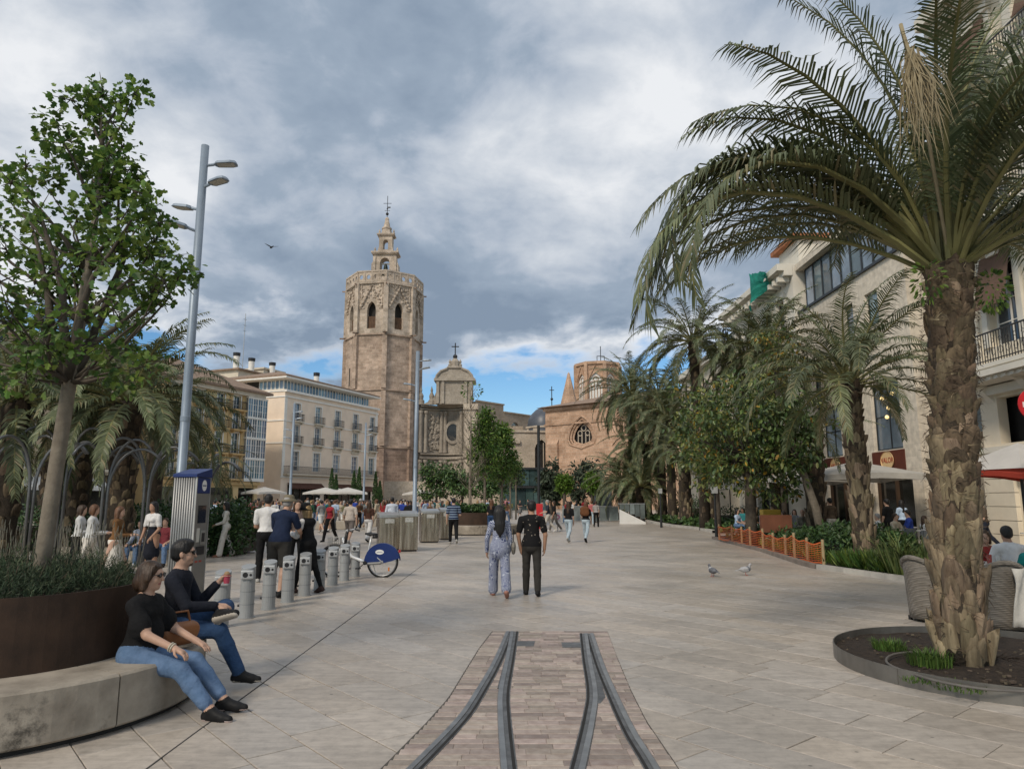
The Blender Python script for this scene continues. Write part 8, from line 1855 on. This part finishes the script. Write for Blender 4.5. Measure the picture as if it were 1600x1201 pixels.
# ---- other people one can tell apart
CREAM = fabric((.62,.58,.52)); 
def pp(label, px, Y, rz, skin, top, bot, shoe, hair, kind, **kw):
    return person(label, (XP(px, Y), Y, 0), R(rz), dict(**kw), SK[skin], top, bot, shoe, hair, kind, .0145 if Y < 24 else .018)
WALK = ((22,6,2,0),(-20,22,2,-25)); WALK2 = ((-16,22,2,-25),(20,5,2,0)); STAND = ((2,3,4,0),(-2,4,4,0)); HOLD = ((15,6,75,20),(10,6,80,20)); LOOSE = ((6,8,14,4),(-6,8,14,4)); SIT = ((88,84,6,0),(86,82,6,0)); ONLAP = ((25,8,50,18),(25,8,50,18))
pp('woman in cream jacket and trousers with long black hair right of the kiosk', 356, 21.8, 110, 1, CREAM, CREAM, fabric((.25,.12,.08)), 'black', 'long', fem=True, h=1.68, legs=((12,4,2,0),(-10,12,2,-10)), arms=((12,8,60,25),(8,10,60,10)), sleeve='long', bottom='wide')
pp('person in dark clothes with black backpack sitting on the stone block', 377, 26.9, -40, 1, fabric((.03,.045,.06)), JEAD, SBLK, 'black', 'short', h=1.72, legs=SIT, arms=ONLAP, sleeve='long', lean=14)
pp('dark-skinned woman in red top and black trousers carrying bags', 517, 29.5, 160, 2, fabric((.28,.025,.035)), BLK, SBLK, 'black', 'bun', fem=True, h=1.74, legs=WALK2, arms=((2,10,40,10),(4,10,12,2)), sleeve='none', bottom='trousers')
pp('man in pale T-shirt with green print and shorts walking away', 548, 27.5, -6, 0, fabric((.47,.41,.36)), fabric((.14,.12,.11)), SGRY, 'black', 'short', h=1.80, legs=WALK, arms=((14,16,20,0),(-14,16,20,0)), bottom='shorts', sleeve='short', fat=1.1, hem=-.05)
pp('woman in brown top and white trousers walking away left of the bins', 577, 29.0, -10, 0, fabric((.06,.028,.02)), fabric((.56,.55,.54)), SBLK, 'brown', 'long', fem=True, h=1.70, legs=WALK, arms=LOOSE, bottom='wide', sleeve='short')
pp('man in white shirt facing away behind the near bins', 613, 30.5, 20, 1, fabric((.52,.57,.66)), CHR, SBLK, 'black', 'short', h=1.84, legs=STAND, arms=((10,10,60,18),(10,10,60,18)), sleeve='long', fat=1.15)
STR = pattern_cloth('navy_stripes', (.02,.03,.07), (.22,.29,.38), 3.6, .28, 'stripes')
pp('man in blue striped T-shirt and black trousers walking away by the far bins', 709, 28.0, 6, 0, STR, BLK, SGRY, 'black', 'short', h=1.86, legs=WALK, arms=((4,10,12,0),(6,12,80,40)), bottom='trousers', sleeve='short', fat=1.06, hem=-.05)
op = pp('older man in khaki shirt and pale trousers sitting on the far planter bench', 745, 38.6, 178, 0, KHA, fabric((.48,.44,.38)), fabric((.08,.06,.05)), 'grey', 'short', h=1.72, legs=((86,80,10,0),(84,80,10,0)), arms=((14,26,40,10),(20,14,40,20)), sleeve='short', fat=1.14, belly=True, face=True)
H = op[1]['H']; c = H(0,0,.085); m = MB(); m.lathe([(.001,.06),(.08,.05),(.1,0),(.13,-.01),(.1,-.012)], 20, c=tuple(c)); m.build('cap', fabric((.45,.38,.28)), op[0], smooth=True)
bgw = thing('carrier_bag', 'white plastic bag on the lap of the older man', 'bag', (XP(748,38.3), 38.2, .62)); S2 = Sdf(); S2.ell((0,0,0),(.14,.12,.17),0,.02); S2.cap((0,0,.1),(0,0,.24),.05,.03,0,.05); sdf_obj(S2, .02, 'sack', [WHT], bgw)
pp('woman in black clothes with dark bag standing left of the patterned woman', 768, 33.0, -15, 0, BLK, JEAD, SBLK, 'auburn', 'long', fem=True, h=1.74, legs=STAND, arms=LOOSE, sleeve='short', fat=1.1)
pp('woman in black top and light jeans with long brown hair walking right, left one', 888, 29.0, -24, 0, BLK, JEAL, SGRY, 'brown', 'long', fem=True, h=1.72, legs=((24,4,2,0),(-22,26,2,-35)), arms=((10,8,60,20),(4,8,14,4)), sleeve='short', bottom='jeans')
pp('woman with brown backpack and light jeans walking right, right one', 915, 28.9, -24, 0, BLK, JEAL, SBLK, 'auburn', 'long', fem=True, h=1.68, legs=((20,4,2,0),(-20,24,2,-35)), arms=((12,8,70,20),(4,8,14,4)), sleeve='short', bottom='jeans')
S2 = Sdf(); S2.cap((-.07,0,0),(.07,0,0),.13,.13,0,.03,flat=.6,side=(0,0,1)); S2.cap((-.07,0,.14),(.07,0,.14),.12,.12,0,.03,flat=.6,side=(0,0,1))
bp = thing('backpack', 'brown backpack worn by the right one of the two women in light jeans', 'bag', (XP(915,28.9)-.06, 28.78, 1.16), R(-24)); sdf_obj(S2, .02, 'sack', [fabric((.13,.055,.025))], bp)
pp('man in dark T-shirt, pale trousers and cap walking left near the red totem', 856, 37.5, 95, 0, fabric((.03,.035,.05)), fabric((.5,.47,.42)), SWHT, 'grey', 'short', h=1.76, legs=WALK, arms=((20,8,60,10),(0,8,20,4)), sleeve='short')
pp('person in grey trousers walking just behind the man in pale trousers', 866, 38.6, 95, 1, BLK, fabric((.12,.11,.10)), SWHT, 'brown', 'long', fem=True, h=1.7, legs=WALK2, arms=LOOSE)
pp('woman in pink top walking away beyond the jeans pair', 924, 46.5, -8, 0, fabric((.42,.13,.13)), JEAL, SWHT, 'auburn', 'short', fem=True, h=1.70, legs=WALK, arms=LOOSE)
pp('woman in grey top and black leggings walking away beyond the jeans pair', 931, 45.0, -10, 0, fabric((.30,.28,.27)), BLK, SBLK, 'brown', 'pony', fem=True, h=1.68, legs=WALK2, arms=LOOSE)
# left garden walkers
SPOT = pattern_cloth('white_spots', (.50,.50,.49), (.05,.05,.055), 9, .33)
pp('woman in white spotted shirt with auburn hair, front one of the left pair', 147, 15.6, -68, 0, SPOT, CREAM, SWHT, 'auburn', 'bob', fem=True, h=1.68, legs=WALK, arms=HOLD, sleeve='long', fat=1.08)
pp('woman in white spotted shirt half hidden behind her auburn-haired friend', 128, 16.2, -68, 0, SPOT, BLK, SWHT, 'brown', 'bob', fem=True, h=1.66, legs=WALK2, arms=HOLD, sleeve='long')
pp('woman in tan jumper and cream skirt with long auburn hair holding a phone', 187, 15.2, -80, 0, fabric((.15,.075,.03)), CREAM, SWHT, 'auburn', 'long', fem=True, h=1.64, legs=WALK, arms=HOLD, sleeve='long', bottom='skirt', skirt=-.62, flare=.24)
pp('woman in white and navy dress with black hair left of the kiosk', 243, 16.2, 160, 1, WHT, fabric((.012,.016,.03)), SWHT, 'black', 'long', fem=True, h=1.70, legs=STAND, arms=((4,12,40,10),(4,12,20,4)), sleeve='short', bottom='skirt', skirt=-.40, flare=.19, hem=.16)
pp('person in pale blue top sitting on the garden wall left of the kiosk', 228, 18.9, 170, 0, fabric((.38,.42,.50)), JEA, SWHT, 'black', 'short', h=1.6, legs=SIT, arms=ONLAP, sleeve='long', lean=10)
pp('person in red top sitting on the garden wall right behind the kiosk', 262, 18.9, 190, 0, fabric((.28,.06,.07)), JEA, SBLK, 'brown', 'short', h=1.65, legs=SIT, arms=ONLAP)
# terrace people
pp('man in white T-shirt with round back print sitting at the near terrace table', 1571, 11.4, -10, 1, WHT, fabric((.03,.03,.035)), SBLK, 'black', 'short', h=1.74, legs=SIT, arms=((20,14,70,10),(20,10,70,20)), sleeve='short', lean=8)
pp('woman in teal top with blond hair sitting at the right frame edge', 1608, 10.2, -8, 0, fabric((.01,.16,.16)), fabric((.05,.05,.06)), SBLK, 'blond', 'bob', fem=True, h=1.66, legs=SIT, arms=ONLAP, sleeve='short')
pp('person in dark red patterned top sitting opposite, beside the trunk', 1532, 11.9, 150, 0, pattern_cloth('red_print_cloth', (.26,.035,.03), (.4,.28,.22), 14, .4), BLK, SBLK, 'brown', 'bob', fem=True, h=1.62, legs=SIT, arms=ONLAP)
pp('man in brown T-shirt and face mask walking past the corner pillar', 1534, 24.6, 72, 0, fabric((.10,.075,.055)), fabric((.02,.025,.04)), SBLK, 'black', 'short', h=1.78, legs=WALK, arms=((10,8,70,20),(-6,8,20,4)), sleeve='short', face=True)
pp('waiter in brown shirt and pale apron standing behind the hedge', 1297, 26.2, 20, 0, fabric((.085,.06,.04)), fabric((.5,.46,.4)), SBLK, 'black', 'short', h=1.80, legs=STAND, arms=((4,14,20,4),(6,12,30,10)), sleeve='long')
pp('woman in light blue shirt standing at the café door', 1408, 26.6, 10, 1, fabric((.42,.52,.66)), BLK, SBLK, 'black', 'long', fem=True, h=1.72, legs=STAND, arms=HOLD, sleeve='short')
pp('waiter in black standing left of the café door', 1386, 25.2, 30, 0, BLK, BLK, SBLK, 'black', 'short', h=1.76, legs=STAND, arms=LOOSE, sleeve='short')
pp('man in beige jacket sitting facing the viewer left of the slanting trunk', 1252, 27.6, 175, 0, fabric((.26,.23,.19)), BLK, SBLK, 'grey', 'bald', h=1.78, legs=SIT, arms=HOLD, sleeve='long', face=True)

# ---- crowd: six figures in standing and walking poses, dressed one by one
VAR = []
for i, (fem, legs, arms, btm, kind, sl) in enumerate(((False,WALK,LOOSE,'trousers','short','short'),(True,WALK2,LOOSE,'jeans','long','short'),(False,STAND,HOLD,'trousers','short','long'),(True,STAND,HOLD,'skirt','long','short'),(True,WALK,HOLD,'wide','bun','long'),(False,WALK2,LOOSE,'shorts','short','short'),(False,SIT,ONLAP,'trousers','short','short'),(True,SIT,ONLAP,'jeans','long','short'))):
    S, info = body(dict(fem=fem, legs=legs, arms=arms, bottom=btm, sleeve=sl, h=1.7))
    VAR.append((sdf_obj(S, .026, 'body', [SK[0], WHT, BLK, SBLK, SBLK, M_dark, LIP], 'mesh', hem=info['hem']), sdf_obj(hair_sdf(info, kind), .024, 'hair', [HR['black']], 'mesh'), fem, kind, i))
TOPC = {'white': (.60,.60,.59), 'black': (.012,.012,.013), 'navy': (.015,.022,.06), 'red': (.24,.025,.03), 'pale blue': (.36,.45,.58), 'grey': (.22,.22,.22), 'beige': (.42,.36,.27), 'royal blue': (.03,.06,.30), 'pink': (.48,.20,.22), 'olive': (.12,.12,.06), 'teal': (.03,.17,.18), 'brown': (.11,.06,.035), 'dark green': (.02,.06,.035), 'charcoal': (.04,.04,.045)}
BOTC = {'black': (.012,.012,.013), 'blue jeans': (.09,.14,.24), 'grey': (.16,.16,.16), 'beige': (.40,.34,.26), 'white': (.56,.56,.55)}
used = set()
def crowd(x, y, rz, v, r, where, sit=False, h=None):
    me, hm, fem, kind, vi = VAR[v]
    for _ in range(60):
        tn, bn = r.choice(list(TOPC)), r.choice(list(BOTC)); hn = r.choice(('black','brown','black','brown','blond','grey','auburn')); key = (tn, bn, where, sit, fem)
        if key not in used: break
    used.add(key); legw = {'skirt':'skirt','shorts':'shorts'}.get(('trousers','jeans','trousers','skirt','wide','shorts','trousers','jeans')[vi], 'trousers'); 
    bt = (bn+' '+legw) if not (bn == 'blue jeans') else ('denim '+legw if legw != 'trousers' else 'blue jeans')
    s = (h or (r.uniform(1.56,1.72) if fem else r.uniform(1.66,1.86)))/1.735; act = 'sitting' if sit else ('walking' if vi in (0,1,4,5) else 'standing')
    t = thing('person', '%s in %s top and %s, %s %s' % ('woman' if fem else 'man', tn, bt, act, where), 'person', (x, y, 0), rz, 'people in the crowd', s)
    b = ob('body', me, t); cols = [r.choice((SK[0], SK[0], SK[1], SK[2])), fabric(TOPC[tn]), JEA if bn == 'blue jeans' else fabric(BOTC[bn]), r.choice((SBLK, SWHT, SGRY))]
    for i, m in enumerate(cols): b.material_slots[i].link = 'OBJECT'; b.material_slots[i].material = m
    hh = ob('hair', hm, t); hh.material_slots[0].link = 'OBJECT'; hh.material_slots[0].material = HR[hn]; return t
r = random.Random(15); placed = []
def try_crowd(px, Y, where, vs=(0,1,2,3,4,5)):
    x = XP(px, Y)
    if any(math.hypot(x-a, Y-b) < .55 for a, b in placed): return False
    placed.append((x, Y)); crowd(x, Y, r.uniform(0, 6.28), r.choice(vs), r, where); return True
for px0, px1, Y0, Y1, n_, where in ((335,400,36,60,26,'before the yellow building'),(400,455,38,66,22,'before the beige building corner'),(455,515,36,70,28,'before the brown shopfront awnings'),(515,580,40,75,34,'by the white parasols'),(585,655,36,80,40,'at the foot of the tower'),(655,720,40,84,36,'below the baroque church front'),(735,800,50,84,14,'by the far stone wall'),(800,850,60,88,5,'before the glass pavilion'),(850,935,50,72,7,'near the bright lime trees')):
    k = 0; tries = 0
    while k < n_ and tries < 200:
        tries += 1; k += try_crowd(r.uniform(px0, px1), Y0+(Y1-Y0)*r.random()**1.3, where)
for i, (px, Y, wh) in enumerate(((1213,29.5,'at the table by the timber panel'),(1224,30.5,'behind the yellow box'),(1240,31,'right of the yellow box'),(1150,33,'under the cream parasol, left'),(1160,35,'under the cream parasol, right'),(1175,34,'behind the ivy-clad trunk'),(1108,44,'by the pale palm trunk'),(1370,24.3,'at the mid palm trunk'),(1395,23.5,'behind the terrace hedge'),(1418,24.0,'beside the café door post'),(1440,23.2,'left of the big palm trunk'),(1330,25.4,'behind the clipped hedge'),(1345,26.4,'beside the waiter'))):
    x = XP(px, Y); crowd(x, Y, r.uniform(0, 6.28), r.choice((6,7)), r, wh, True)
for px, Y, wh in ((390,36,'on the far stone seat, left'),(430,37,'on the far stone seat, right'),(90,20,'in the left garden shade')):
    crowd(XP(px,Y), Y, r.uniform(2.2,4), r.choice((6,7)), r, wh, True)

# ================================================================== birds
M_pig = [pm('pigeon_grey', (.11,.115,.13), rough=.7, var=.25, scale=20), pm('pigeon_pale', (.34,.34,.35), rough=.7, var=.2, scale=20), pm('pigeon_leg', (.35,.12,.1), rough=.6)]
def pigeon(label, px, py, rz, mats):
    q = G(px, py); t = thing('pigeon', label, 'bird', (q.x, q.y, 0), rz, 'pigeons on the paving'); S = Sdf()
    S.ell((0,-.01,.13),(.062,.115,.066),0,.02); S.ell((0,.06,.15),(.05,.055,.06),1,.03); S.cap((0,.08,.17),(0,.10,.225),.034,.026,0,.02); S.ell((0,.112,.245),(.026,.032,.027),0,.015); S.cap((0,.135,.243),(0,.16,.236),.007,.004,0,.004); S.cap((0,-.09,.12),(0,-.21,.10),.04,.022,0,.02,flat=.35)
    for s in (-1,1): S.cap((s*.045,.03,.15),(s*.03,-.13,.125),.03,.014,0,.01)
    sdf_obj(S, .008, 'body', [mats[0], mats[1]], t)
    for s in (-1,1): m = MB(); m.tube([(s*.025,.0,.08),(s*.027,.01,.005)], .006, 5); m.tube([(s*.027,.01,.006),(s*.03,.05,.005)], .005, 4); m.tube([(s*.027,.01,.006),(s*.05,.04,.005)], .004, 4); m.build('leg', M_pig[2], t)
    return t
pigeon('dark pigeon with pale band standing on the paving, left one', 1114, 900, R(25), [M_pig[0], M_pig[1]]); pigeon('paler pigeon walking on the paving, right one', 1165, 898, R(250), [M_pig[1], M_pig[0]])
c = A(424, 386, 34); t = thing('flying_bird', 'small dark bird flying in front of the clouds', 'bird', c, R(40)); S = Sdf(); S.ell((0,0,0),(.05,.14,.05),0,.02); S.cap((0,.1,.01),(0,.2,.02),.035,.012,0,.02); S.cap((0,-.1,0),(0,-.24,0),.03,.04,0,.02,flat=.3); sdf_obj(S, .015, 'body', [M_dark], t)
for s in (-1,1): m = MB(); m.add([(0,.06,.02),(s*.16,.09,.09),(s*.36,-.02,.13),(s*.16,-.05,.07),(0,-.05,.02)], [(0,1,3,4),(1,2,3)]); o = m.build('wing', M_dark, t); sdm = o.modifiers.new('thickness','SOLIDIFY'); sdm.thickness = .008
